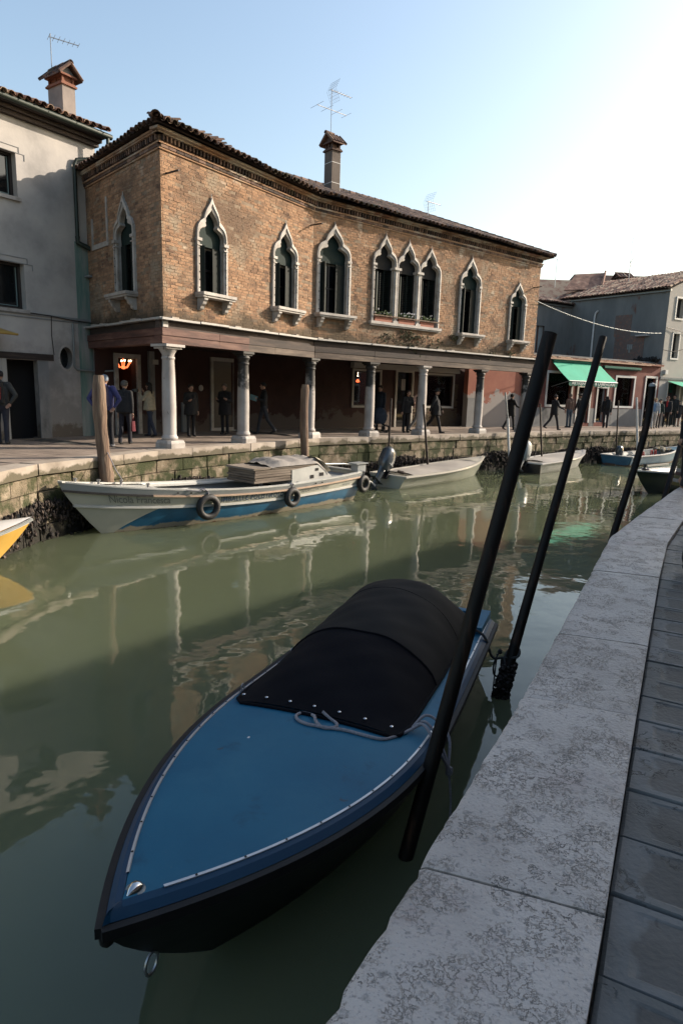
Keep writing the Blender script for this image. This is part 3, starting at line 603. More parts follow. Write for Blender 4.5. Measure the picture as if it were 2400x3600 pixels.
# windows
def ring_pts(F, c, h, z0, zs, za, tab, d):
    rt = [(c+h*w_, zs+(za-zs)*t_) for t_, w_ in tab]
    left = [(2*c-s__, z__) for s__, z__ in rt]
    return [F(c-h*tab[0][1], d, z0)] + [F(s__, d, z__) for s__, z__ in left] + [F(s__, d, z__) for s__, z__ in rt[::-1][1:]] + [F(c+h*tab[0][1], d, z0)]
def gothic_window(F, c, h, z0, zs, za, kind='sill', open_=0, label=None, cols=(True, True)):
    mb = MB(); 
    mid = [(a*.5+b_[0]*.5, .5*wa+.5*b_[1]) for (a, wa), b_ in zip(OUTL, INNL)]
    R = [ring_pts(F, c, h, z0, zs, za, OUTL, -.02), ring_pts(F, c, h, z0, zs, za, OUTL, .065), ring_pts(F, c, h, z0, zs, za, mid, .075), ring_pts(F, c, h, z0, zs, za, mid, .045), ring_pts(F, c, h, z0, zs, za, INNL, .035), ring_pts(F, c, h, z0, zs, za, INNL, -.11)]
    mb.loft(R)
    # impost capitals and small rosettes on the jambs
    if kind == 'sill' or cols[0]: 
        for sg in (-1, 1):
            if kind != 'sill' and not cols[0 if sg < 0 else 1]: continue
            cs = c+sg*h*.88
            fbox(mb, F, cs-.085, cs+.085, -.02, .095, zs-.02, zs+.05); fbox(mb, F, cs-.075, cs+.075, -.02, .085, zs-.13, zs-.10)
    fr = mb.build('window_frame', M_['istria'], bh, smooth=True, sharp=35)
    mb = MB(); mb.loft([ring_pts(F, c, h*1.01, z0, zs, za+.01, INNL, -.111), ring_pts(F, c, h*1.01, z0, zs, za+.01, INNL, -.5)]); mb.build('reveal', M_['dark'], fr)
    ro = MB()
    for sg in (-1, 1):
        if kind != 'sill' and not cols[0 if sg < 0 else 1]: continue
        for zz in np.linspace(z0+.12, zs-.2, 6):
            cs = c+sg*h*.88; ro.lathe([(.016, 0), (.02, .008), (.006, .014)], F(cs, .068, zz), 8, M=(F.M @ Matrix.Rotation(-pi/2, 3, 'X')))
    if ro.v: ro.build('rosette', M_['rust'], fr)
    # finial
    mf = MB(); mf.lathe([(.028, 0), (.02, .05), (.008, .13), (.0, .16)], F(c, .03, za-.05), 8); mf.build('finial', M_['istria'], fr)
    # joinery behind: board in the arch, glass, shutters
    ih = h*.78
    mb = MB()
    arch = [(c+ih*w_/.76*1.02, zs+(za-zs)*t_) for t_, w_ in INNL]; arch = [(c-ih, zs-.08), (c+ih, zs-.08)]+arch+[(2*c-a, z_) for a, z_ in arch[::-1][1:]]
    mb.prism(arch, F, -.16, -.135); mb.build('arch_board' if kind == 'sill' else 'arch_shade', M_['greenboard'] if kind == 'sill' else M_['dark'], fr)
    if kind == 'sill':
        mb = MB(); fbox(mb, F, c-ih, c+ih, -.30, -.28, z0, zs-.08); mb.build('pane', M_['glass'], fr)
        mb = MB(); 
        for x in (-ih+.03, 0, ih-.03): fbox(mb, F, c+x-.03, c+x+.03, -.28, -.24, z0, zs-.08)
        for zz in (z0+.03, (z0+zs)/2, zs-.11): fbox(mb, F, c-ih, c+ih, -.278, -.243, zz-.025, zz+.025)
        mb.build('sash', M_['frame'], fr)
        hw = h*.74
        def shut(side, ang, w_=None):
            w_ = w_ or hw*.62; mb = MB(); p0 = F(c+side*hw, -.10, 0); ex = F.e*(-side); a_ = ang*side*(-1)
            dx = (F.e*(-side)*cos(ang) + F.n*sin(ang)*1.0)
            q = p0+dx*w_
            th = Vector((-dx.y, dx.x, 0))*.02
            zb, zt = z0+.02, zs-.1
            ps = [p0+th, q+th, q-th, p0-th]
            mb.add([p+Vector((0, 0, zb)) for p in ps]+[p+Vector((0, 0, zt)) for p in ps], [(0, 1, 2, 3)[::-1], (4, 5, 6, 7), (0, 1, 5, 4), (1, 2, 6, 5), (2, 3, 7, 6), (3, 0, 4, 7)])
            return mb.build('shutter', M_['shutter'], fr)
        shut(-1, radians(35+open_), hw*.5); shut(-1, radians(6), hw*.42); shut(1, radians(4), hw*.72)
        mb = MB()
        s0, s1 = c-h*1.02, c+h*1.62 if False else c+h*1.12
        fbox(mb, F, c-h*1.08, c+h*1.12, -.05, .335, z0-.075, z0-.002); fbox(mb, F, c-h*1.05, c+h*1.09, -.05, .30, z0-.125, z0-.078)
        mb.build('sill', M_['istria'], fr)
        for sg in (-1, 1):
            mb = MB(); prof = [(0, 0), (.27, 0), (.27, -.06), (.22, -.10), (.20, -.16), (.13, -.21), (.11, -.27), (.05, -.31), (0, -.31)]
            cs = c+sg*h*.82
            P0 = [Vector((cs-.06, d_, z0-.128+z_)) for d_, z_ in prof]; P1 = [Vector((cs+.06, d_, z0-.128+z_)) for d_, z_ in prof]
            n = len(prof); mb.add([F(*p) for p in P0]+[F(*p) for p in P1], [(i, (i+1) % n, n+(i+1) % n, n+i) for i in range(n)]+[tuple(range(n)), tuple(range(n, 2*n))[::-1]])
            mb.build('bracket', M_['istria'], fr)
    return fr
gothic_window(FAD, *WIN_AD[0], open_=-20)
for i, wv in enumerate(WIN_AB): gothic_window(FAB, *wv, open_=10+10*i)
for i, wv in enumerate(WIN_BC): gothic_window(FBC, *wv, open_=[35, 45, 5][i])
for i, wv in enumerate(TRI): tw = gothic_window(FBC, *wv, kind='tri', cols=(i == 0, i == 2))
# triple light: colonnettes, sill, louvred shutters, rail
for s_ in (3.545, 4.655):
    mb = MB(); zb = 5.42
    fbox(mb, FBC, s_-.12, s_+.12, -.16, .09, zb, zb+.07)
    mb.lathe([(.105, zb+.07), (.105, zb+.11), (.08, zb+.15), (.078, zb+.9), (.072, 6.92), (.085, 6.94), (.085, 6.97), (.072, 7.0), (.10, 7.12), (.13, 7.18)], FBC(s_, -.03, 0), 16)
    fbox(mb, FBC, s_-.155, s_+.155, -.18, .115, 7.18, 7.26)
    mb.build('colonnette', M_['istria'], bh, smooth=True)
mb = MB(); fbox(mb, FBC, 2.36, 5.86, -.2, .14, 5.33, 5.42); fbox(mb, FBC, 2.40, 5.82, -.2, .10, 5.28, 5.325); mb.build('sill', M_['istria'], bh)
mb = MB(); fbox(mb, FBC, 2.5, 5.72, .10, .13, 5.60, 5.64); mb.build('flower_rail', M_['wood'], bh)
for (c, h, z0, zs, za) in TRI:
    mb = MB(); fbox(mb, FBC, c-.42, c+.42, -.34, -.32, z0, zs+.3); mb.build('pane', M_['glass'], bh)
    for sg in (-1, 1):
        mb = MB(); x0, x1 = (c-.42, c-.16) if sg < 0 else (c+.14, c+.42)
        fbox(mb, FBC, x0, x0+.03, -.24, -.18, z0, zs+.25); fbox(mb, FBC, x1-.03, x1, -.24, -.18, z0, zs+.25)
        for zz in np.arange(z0+.03, zs+.2, .06): mb.box(FBC((x0+x1)/2, -.21, zz), (x1-x0-.06, .05, .012), FBC.M @ Matrix.Rotation(.6, 3, 'X'))
        mb.build('shutter', M_['shutter'], bh)
# cornice
NTOP = 8.42
def miter_poly(F, Lf, d, z0, z1, mb, ext0=0, ext1=0): fbox(mb, F, -ext0*d, Lf+ext1*d, -.05, d, z0, z1)
for F, Lf, wins, fi in facades:
    x0, x1 = (1, .3) if fi == 0 else ((-.3, 1) if fi == 1 else (1, 0))
    mb = MB(); miter_poly(F, Lf, .035, 8.42, 8.46, mb, x0, x1); miter_poly(F, Lf, .075, 8.532, 8.57, mb, x0, x1); miter_poly(F, Lf, .14, 8.72, 8.757, mb, x0, x1); miter_poly(F, Lf, .24 if fi < 2 else .16, 8.76, 8.81, mb, x0, x1)
    fbox(mb, F, 0, Lf, -.1, .02, 8.57, 8.76); mb.build('cornice_band', M_['timber'] if False else M_['brick'], bh)
    mb = MB(); s_ = 0
    while s_ < Lf: fbox(mb, F, s_, s_+.22, -.03, .055+random.uniform(-.004, .004), 8.463, 8.53); s_ += .235
    s_ = .02
    while s_ < Lf: fbox(mb, F, s_, s_+.045, 0, .10+random.uniform(-.008, .008), 8.60, 8.72); s_ += .115
    mb.build('dentil_course', M_['tile'], bh, kind='stuff')
# roof
SL = .40; ZE = 8.85; DE = .40; DR = 4.6
zr = ZE+(DR+DE)*SL
Rv = Vector((0, 0, 1))
und = MB()
KA = 1.35
def rp(F, s_, dep, lift=0): return F(s_, DE-dep, ZE+dep*(.26 if F is FAD else .30 if F is FAB else SL)+lift)
K = .72
T = DR+DE
und.add([rp(FAB, -.45, 0), rp(FAB, LAB+.1, 0), rp(FAB, LAB-.8, T)], [(0, 1, 2)])
und.add([rp(FBC, 0, 0), rp(FBC, LBC+.5, 0), rp(FBC, LBC+.5-K*T, T), rp(FBC, -.8+1.4, T)], [(0, 1, 2, 3)])
und.add([rp(FAB, LAB, 0), rp(FBC, .1, 0), rp(FBC, 1.0, T), rp(FAB, LAB-.9, T)], [(0, 1, 2, 3)])
und.add([rp(FAD, -.45, .14), rp(FAD, LAD+.1, .14), rp(FAD, LAD+.1, 6.0), rp(FAB, LAB-.8, T)], [(0, 3, 2, 1)])
und.add([rp(FBC, LBC+.5, 0), rp(FBC, LBC+.5, 2*T)-Vector((0, 0, 2*T*SL)), rp(FBC, LBC+.5-K*T, T)], [(0, 1, 2)])
back = [rp(FAB, LAB-.81, T), rp(FAB, LAB-.8, T), rp(FBC, 1.0, T), rp(FBC, LBC+.5-K*T, T)]
bk2 = [p+Vector((-nBC.x, -nBC.y, 0))*4.5+Vector((0, 0, -1.5)) for p in back]
und.add(back+bk2, [(0, 1, 5, 4), (1, 2, 6, 5), (2, 3, 7, 6)])
und.add([Vector(p)+Vector((0, 0, -.04)) for p in und.v], [tuple(reversed(f)) for f in und.f])
und.build('roof', M_['timber'], bh)
def tile_mesh(cup=False, r0=.095, r1=.075, l_=.42, mat=None, k=6):
    mb = MB(); vs_ = []
    for (x, r) in ((0, r0), (l_, r1)):
        for rr in (r, r-.014):
            for j in range(k+1):
                q = pi*j/k; vs_.append((cos(q)*rr, x, (sin(q)*rr*.85)*(-1 if cup else 1)))
    n = k+1
    for j in range(k):
        mb.f.append((j, j+1, 2*n+j+1, 2*n+j)); mb.f.append((n+j+1, n+j, 3*n+j, 3*n+j+1)); mb.f.append((j+1, j, n+j, n+j+1))
    mb.v = vs_; mb.mi = [0]*len(mb.f)
    return mb
def lay_tiles(parent, F, s0, s1, dep1, DE_, ZE_, SL_, smin=None, smax=None, limit=0, pitch=.205, row=.33, mat=None, fine=1, jit=1.0, wav=.02):
    """rows of barrel tiles on a slope; the first `limit` (eaves first) are single parts"""
    cov = tile_mesh(mat=mat); cup = tile_mesh(cup=True, r0=.09, r1=.075)
    cme = meshdata(cov, 'roof_tile', mat, True)
    an = math.atan(SL_); ux = F.e; up = (-F.n*cos(an)+Vector((0, 0, sin(an)))); nn = ux.cross(up)
    if nn.z < 0: nn = -nn
    M0 = Matrix((ux, up, nn)).transposed().to_4x4()
    st = MB(); n = 0; L_ = dep1/cos(an); r = 0
    while r*row < L_:
        dep = r*row*cos(an)
        a = smin(dep) if smin else s0; b_ = smax(dep) if smax else s1
        s_ = s0
        while s_ < s1:
            if a <= s_ <= b_:
                j = random.gauss(0, .012)*jit; 
                lift = wav*sin(s_*.9+1.3)+.012*sin(s_*3.1+r)
                pos_ = F(s_+random.gauss(0, .006)*jit, DE_-dep, ZE_+dep*SL_)+nn*(.03+lift)-up*(.05*(r == 0)+abs(j)*2)
                Mx = Matrix.Translation(pos_) @ M0 @ Matrix.Rotation(random.gauss(0, .03)*jit, 4, 'Z') @ Matrix.Rotation(.035, 4, 'X')
                if n < limit: inst('roof_tile', cme, parent, Mx); n += 1
                else: st.add([Mx @ Vector(v) for v in cov.v], cov.f)
                if r == 0:
                    Mx2 = Matrix.Translation(F(s_+pitch/2, DE_-dep, ZE_+dep*SL_)+nn*(.075+lift)) @ M0
                    st.add([Mx2 @ Vector(v) for v in cup.v], cup.f)
            s_ += pitch
        r += 1
    st.build('roof_tile', mat, parent, kind='stuff', smooth=True)
lay_tiles(bh, FAB, -.35, LAB+.1, T, DE, ZE, .30, smin=lambda d: -.40+KA*d, smax=lambda d: LAB+.1-.17*d, limit=60, mat=M_['tile'])
lay_tiles(bh, FBC, .05, LBC+.45, T, DE, ZE, SL, smin=lambda d: .05+.12*d, smax=lambda d: LBC+.45-K*d, limit=180, mat=M_['tile'])
lay_tiles(bh, FAD, -.35, LAD+.02, 3.2, DE-.14, ZE-.02, .26, smin=lambda d: -.40+d/KA, limit=30, mat=M_['tile'])
# hip and ridge tiles
mb = MB(); 
def ridge_tiles(p, q, mb, r=.12):
    d = q-p; L_ = d.length; n = int(L_/.34); d = d/L_; sd_ = d.cross(Rv).normalized(); up = sd_.cross(d)
    for i in range(n):
        a = p+d*(i*.34-.02); b_ = p+d*((i+1)*.34+.03)
        ra, rb = r, r*.82; vs_ = []
        for c_, rr in ((a, ra), (b_, rb)):
            for rr2 in (rr, rr-.018):
                for j in range(7): q_ = pi*j/6; vs_.append(c_+sd_*cos(q_)*rr2+up*sin(q_)*rr2)
        mb.add(vs_, [(j, j+1, 14+j+1, 14+j) for j in range(6)]+[(7+j+1, 7+j, 21+j, 21+j+1) for j in range(6)]+[(j+1, j, 7+j, 7+j+1) for j in range(6)])
ridge_tiles(rp(FAB, -.50, -.08, .03), rp(FAB, LAB-.8, T, .05), mb); ridge_tiles(back[1]+Rv*.05, back[2]+Rv*.05, mb); ridge_tiles(back[2]+Rv*.05, back[3]+Rv*.05, mb); ridge_tiles(rp(FBC, LBC+.5, 0, .03), back[3]+Rv*.05, mb)
mb.build('ridge_tile', M_['tile'], bh, smooth=True, kind='stuff')
# iron rods in the wall
for F, s_, z in ((FAB, .17, 7.93), (FAB, 5.80, 8.0), (FBC, LBC-.35, 7.55)):
    mb = MB(); mb.bar(F(s_, -.05, z), F(s_, .44, z+.01), .04, .03); mb.build('iron_rod', M_['rust'], bh)
# walled-up opening frame on the side wall
mb = MB(); fbox(mb, FAD, 3.02, 3.10, -.01, .03, 6.85, 7.95); fbox(mb, FAD, 4.02, 4.10, -.01, .03, 6.75, 7.55); fbox(mb, FAD, 3.02, 4.10, -.012, .032, 6.72, 6.846); mb.build('blocked_window_frame', M_['istria'], bh)
# stone ledge, boards and beams
for F, s0, s1 in ((FAB, -.22, LAB+.06), (FBC, .07, LBC+.5), (FAD, -.22, LAD+.2)):
    s_ = s0; mb = MB()
    while s_ < s1:
        l_ = min(random.uniform(.7, 1.3), s1-s_); d_ = random.uniform(.20, .25); dz = random.uniform(-.006, .006)
        m1_ = MB(); fbox(m1_, F, s_, s_+l_-.01, -.02, d_, 4.605+dz, 4.655+dz); m1_.build('ledge_slab', M_['lead'], bh)
        if random.random() < .55:
            a = s_+random.uniform(0, l_*.5); fbox(mb, F, a, a+random.uniform(.12, .3), .02, d_-.02, 4.657+dz, 4.69+dz)
        s_ += l_
    mb.build('loose_ledge_stone', M_['lip'], bh, kind='stuff')
for F, s0, s1, seg in ((FAB, -.16, LAB+.02, [1.75, 2.9, 4.05]), (FBC, .05, LBC+.3, [2.6, 5.1, 8.4]), (FAD, .17, LAD-.05, [])):
    mb = MB(); fbox(mb, F, s0, s1, -.10, .06, 4.42, 4.602); mb.build('dark_fascia', M_['timber'], bh)
    cuts = [s0]+seg+[s1]
    for i in range(len(cuts)-1):
        red = (F is FAB and i < 2) or F is FAD; mt = M_['beam'] if red else (M_['beamgrey'])
        m1_ = MB(); fbox(m1_, F, cuts[i]+.004, cuts[i+1]-.004, -.14, .145-(0 if red else .02), 4.245, 4.415, jit=.004); m1_.build('beam', mt if red else M_['timber'], bh)
        m1_ = MB(); o_ = .5 if i else 0; fbox(m1_, F, cuts[i]+o_*.0+.003, cuts[i+1]-.003, -.16, .125-(0 if red else .015), 4.055, 4.238, jit=.004); m1_.build('beam', mt, bh)
# corner end block
mb = MB(); mb.box(FAB(-.02, .02, 4.52), (.16, .16, .16), FAB.M); mb.build('corner_block', M_['lead'], bh)
# ceiling joists of the arcade
mb = MB()
for F, s0, s1 in ((FAB, .3, LAB), (FBC, 0, LBC)):
    s_ = s0
    while s_ < s1: fbox(mb, F, s_, s_+.14, -min(4.2, (s_/1.03*4.3 if F is FAB else 9)), -.15, 4.25, 4.40); s_ += .45
    if F is FAB: mb.prism([(.1, -.12), (s1+.6, -.12), (s1+.6, -4.3), (1.03, -4.3)], lambda a, z_, d_: F(a, d_, z_), 4.403, 4.45)
    else: fbox(mb, F, s0-.4, s1, -4.3, -.12, 4.403, 4.45)
mb.build('arcade_ceiling', M_['timber'], bh)
# columns
def column(F, s_, mat, cap=.30, first=False):
    p = F(s_, .0, 0); o = F; zb = ZQ+.015
    c = MB()
    c.lathe([(.19, zb+.20), (.205, zb+.23), (.205, zb+.26), (.175, zb+.30), (.167, zb+.34), (.172, zb+1.0), (.160, 3.3), (.146, 3.66), (.150, 3.68), (.165, 3.70), (.165, 3.735), (.146, 3.75)], p, 20)
    col = c.build('column', mat, bh, smooth=True, sharp=60)
    k = MB(); k.lathe([(.145, 3.752), (.15, 3.80), (.19, 3.87), (cap*.78, 3.93)], p, 20)
    fbox(k, F, s_-cap*.82, s_+cap*.82, -cap*.82, cap*.82, 3.932, 3.975); fbox(k, F, s_-cap, s_+cap, -cap, cap, 3.978, 4.04); k.build('capital', mat, col, smooth=True, sharp=30)
    b2 = MB(); w_ = .25; pts = []
    for zz, ww in ((ZQ-.10, w_*1.18), (zb+.12, w_*1.15), (zb+.19, w_)):
        pts.append([F(s_+x*ww, y*ww+.02, zz) for x, y in ((-1, -.75), (-.75, -1), (.75, -1), (1, -.75), (1, .75), (.75, 1), (-.75, 1), (-1, .75))])
    b2.loft(pts, closed=True, caps=True); b2.build('plinth', M_['istria'], col)
column(FAB, .12, M_['column'], .29)
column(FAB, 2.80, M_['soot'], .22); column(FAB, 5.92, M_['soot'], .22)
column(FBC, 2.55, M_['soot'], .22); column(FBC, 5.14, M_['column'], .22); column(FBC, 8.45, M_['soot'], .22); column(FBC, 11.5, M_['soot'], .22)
# arcade back wall with shop openings
def holed_wall(F, s0, s1, z0, z1, d, holes, mat, name, parent, thick=.25):
    outer = [Vector((s0, z0, 0)), Vector((s1, z0, 0)), Vector((s1, z1, 0)), Vector((s0, z1, 0))]
    hs = [[Vector((a, c, 0)), Vector((b_, c, 0)), Vector((b_, e, 0)), Vector((a, e, 0))] for (a, b_, c, e) in holes]
    tri = tessellate_polygon([outer]+hs); pts = outer+[p for h_ in hs for p in h_]
    mb = MB(); mb.add([F(p.x, d, p.y) for p in pts], [tuple(t_) for t_ in tri])
    for (a, b_, c, e) in holes:
        mb.add([F(a, d, c), F(b_, d, c), F(b_, d, e), F(a, d, e), F(a, d-thick, c), F(b_, d-thick, c), F(b_, d-thick, e), F(a, d-thick, e)], [(0, 1, 5, 4), (1, 2, 6, 5), (2, 3, 7, 6), (3, 0, 4, 7)])
    return mb.build(name, mat, parent)
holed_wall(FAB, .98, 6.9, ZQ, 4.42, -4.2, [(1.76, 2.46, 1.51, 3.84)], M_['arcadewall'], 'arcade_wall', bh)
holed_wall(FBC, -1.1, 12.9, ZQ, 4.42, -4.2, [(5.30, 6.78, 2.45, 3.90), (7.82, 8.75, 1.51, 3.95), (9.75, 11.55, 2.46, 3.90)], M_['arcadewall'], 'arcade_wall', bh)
gl = bpy.data.materials.new('shop_glass'); gl.use_nodes = True; t = gl.node_tree; t.nodes.clear(); o_ = t.nodes.new('ShaderNodeOutputMaterial'); tr = t.nodes.new('ShaderNodeBsdfTransparent'); gs = t.nodes.new('ShaderNodeBsdfGlossy'); gs.inputs['Roughness'].default_value = .03; mx = t.nodes.new('ShaderNodeMixShader'); fr_ = t.nodes.new('ShaderNodeFresnel'); fr_.inputs[0].default_value = 1.5
t.links.new(fr_.outputs[0], mx.inputs[0]); t.links.new(tr.outputs[0], mx.inputs[1]); t.links.new(gs.outputs[0], mx.inputs[2]); t.links.new(mx.outputs[0], o_.inputs[0]); M_['shopglass'] = gl
def room(F, s0, s1, z0, z1, d, dep, mat, parent, name='shop_interior'):
    mb = MB(); P = [F(s0, d, z0), F(s1, d, z0), F(s1, d, z1), F(s0, d, z1), F(s0, d-dep, z0), F(s1, d-dep, z0), F(s1, d-dep, z1), F(s0, d-dep, z1)]
    mb.add(P, [(4, 5, 6, 7), (0, 1, 5, 4), (1, 2, 6, 5), (2, 3, 7, 6), (3, 0, 4, 7)]); return mb.build(name, mat, parent)
def wframe(F, s0, s1, z0, z1, d0, d1, w_, mat, parent, name='window_frame', bottom=True):
    mb = MB(); fbox(mb, F, s0-w_, s0, d0, d1, z0, z1); fbox(mb, F, s1, s1+w_, d0, d1, z0, z1); fbox(mb, F, s0-w_, s1+w_, d0, d1+.003, z1, z1+w_)
    if bottom: fbox(mb, F, s0-w_, s1+w_, d0, d1+.003, z0-w_, z0)
    return mb.build(name, mat, parent)
room(FAB, 1.5, 3.1, 1.5, 4.0, -4.45, 2.2, M_['shopwarm'], bh)
room(FBC, 5.2, 6.9, 2.3, 4.1, -4.45, 1.2, M_['dark'], bh); room(FBC, 7.7, 8.9, 1.5, 4.1, -4.45, 1.2, M_['dark'], bh); room(FBC, 9.65, 11.65, 2.3, 4.1, -4.45, 1.0, M_['shopwarm'], bh)
for F, a, b_, c, e in ((FBC, 5.30, 6.78, 2.45, 3.90), (FBC, 9.75, 11.55, 2.46, 3.90)):
    f_ = wframe(F, a, b_, c, e, -4.22, -4.15, .09, M_['cream'], bh); m1_ = MB(); fbox(m1_, F, a, b_, -4.30, -4.295, c, e); m1_.build('pane', M_['shopglass'], f_)
    wframe(F, a+.05, b_-.05, c+.05, e-.05, -4.34, -4.28, .05, M_['frame'], f_, 'sash')
wframe(FBC, 7.82, 8.75, 1.51, 3.95, -4.22, -4.14, .10, M_['cream'], bh, 'door_frame', False)
m1_ = MB(); fbox(m1_, FBC, 7.84, 8.73, -4.42, -4.38, 1.51, 3.94); fbox(m1_, FBC, 8.3, 8.5, -4.375, -4.37, 3.2, 3.6); m1_.build('shop_door', M_['glass'], bh)
m1_ = MB(); fbox(m1_, FBC, 8.28, 8.52, -4.368, -4.36, 3.15, 3.65); m1_.build('notice', M_['cream'], bh)
m1_ = MB(); fbox(m1_, FBC, 5.1, 11.75, -4.19, -3.95, 4.02, 4.24); m1_.build('roller_blind_box', M_['cream'], bh)
wframe(FAB, 1.76, 2.46, 1.51, 3.84, -4.22, -4.14, .13, M_['istria'], bh, 'door_frame', False)
wframe(FAB, 5.74, 6.72, 1.60, 3.95, -4.22, -4.15, .13, M_['istria'], bh, 'door_frame', True)
m1_ = MB(); fbox(m1_, FAB, 5.74, 6.72, -4.20, -4.18, 1.6, 3.95); m1_.build('wooden_door', M_['frame'], bh)
m1_ = MB(); fbox(m1_, FAB, 2.9, 3.1, -4.22, -4.10, 1.5, 4.1); fbox(m1_, FAB, 4.25, 4.45, -4.22, -4.12, 1.5, 2.5); m1_.build('pilaster', M_['greyplaster'], bh)
m1_ = MB(); fbox(m1_, FAB, 3.0, 3.22, -4.1, -4.06, 3.70, 3.85); m1_.build('alarm_box', M_['cream'], bh)
m1_ = MB(); m1_.lathe([(.09, 0), (.11, .02), (.02, .05)], FAB(5.15, -4.19, 3.0), 12, M=FAB.M @ Matrix.Rotation(-pi/2, 3, 'X')); m1_.build('wall_lamp', M_['cream'], bh)
# exposed brickwork at the right end of the arcade wall
m1_ = MB()
z = ZQ+.02; k = 0
while z < 3.5:
    lo = 9.6+max(0, (z-2.35))*4 if z > 2.35 else 8.95
    if z > 2.36: lo = 11.70
    x = lo-(.1 if k % 2 else 0)
    while x < 11.93:
        if random.random() > .08: fbox(m1_, FBC, x, min(x+.22, 11.94), -4.21, -4.18+random.uniform(0, .02), z, z+.058)
        x += .235
    z += .072; k += 1
m1_.build('brick_patch', M_['brick'], bh, kind='stuff')
# lamps of the shops (separate things hanging inside)
def chandelier():
    t_ = thing('chandelier', 'small lit red glass chandelier inside the doorway left of the first column', 'chandelier', tuple(FAB(2.32, -4.65, 3.5)))
    fr = MB(); c = FAB(2.32, -4.65, 3.72); fr.tube([c+Rv*.25, c-Rv*.1], .012); fr.blob(c-Rv*.15, .07)
    for i in range(6): q = 2*pi*i/6; fr.tube([c-Rv*.1, c+Vector((cos(q)*.12, sin(q)*.12, -.16)), c+Vector((cos(q)*.24, sin(q)*.24, .02))], .012, 6)
    fr.build('lamp_frame', M_['lampred'], t_)
    for i in range(6): q = 2*pi*i/6; m = MB(); m.blob(c+Vector((cos(q)*.24, sin(q)*.24, .06)), .032, jit=.02); m.build('bulb', M_['lampwarm'], t_, smooth=True)
chandelier()
def spots(F, s0, s1, n, d, z, labs, grp):
    for i in range(n):
        lab = labs[i]
        m = MB(); m.blob(F(s0+(s1-s0)*i/(n-1), d, z), .03, jit=.02); m.tube([F(s0+(s1-s0)*i/(n-1), d, z+.03), F(s0+(s1-s0)*i/(n-1), d, z+.2)], .01, 6)
        m.build('ceiling_spot', M_['lampwarm'], label=lab, cat='lamp', group=grp)
spots(FBC, 9.95, 11.0, 4, -4.7, 3.72, ['first lit bulb from the left in the right-hand arcade shop window', 'second lit bulb from the left in the right-hand arcade shop window', 'third lit bulb from the left in the right-hand arcade shop window', 'rightmost lit bulb in the right-hand arcade shop window'], 'bulbs in the right arcade shop window')
spots(FBC, 5.5, 5.95, 2, -4.7, 3.70, ['left lit bulb in the shop window behind the fourth column', 'right lit bulb in the shop window behind the fourth column'], 'bulbs in the left arcade shop window')
for s_, z, lab in ((10.0, 3.2, 'red glass lamp shade at the left of the right-hand arcade shop window'), (6.0, 3.45, 'red hanging glass ornament in the shop window behind the fourth column')):
    m = MB(); m.lathe([(.02, .12), (.06, .08), (.09, 0), (.02, -.02)], FBC(s_, -4.75, z), 10); m.build('hanging_lamp', M_['lampred'], label=lab, cat='lamp', smooth=True)
m = MB(); m.lathe([(.10, .18), (.15, 0)], FBC(10.5, -4.8, 3.30), 12); m.build('lamp_shade', M_['cream'], label='cream drum lamp shade in the right-hand arcade shop window', cat='lamp', smooth=True)
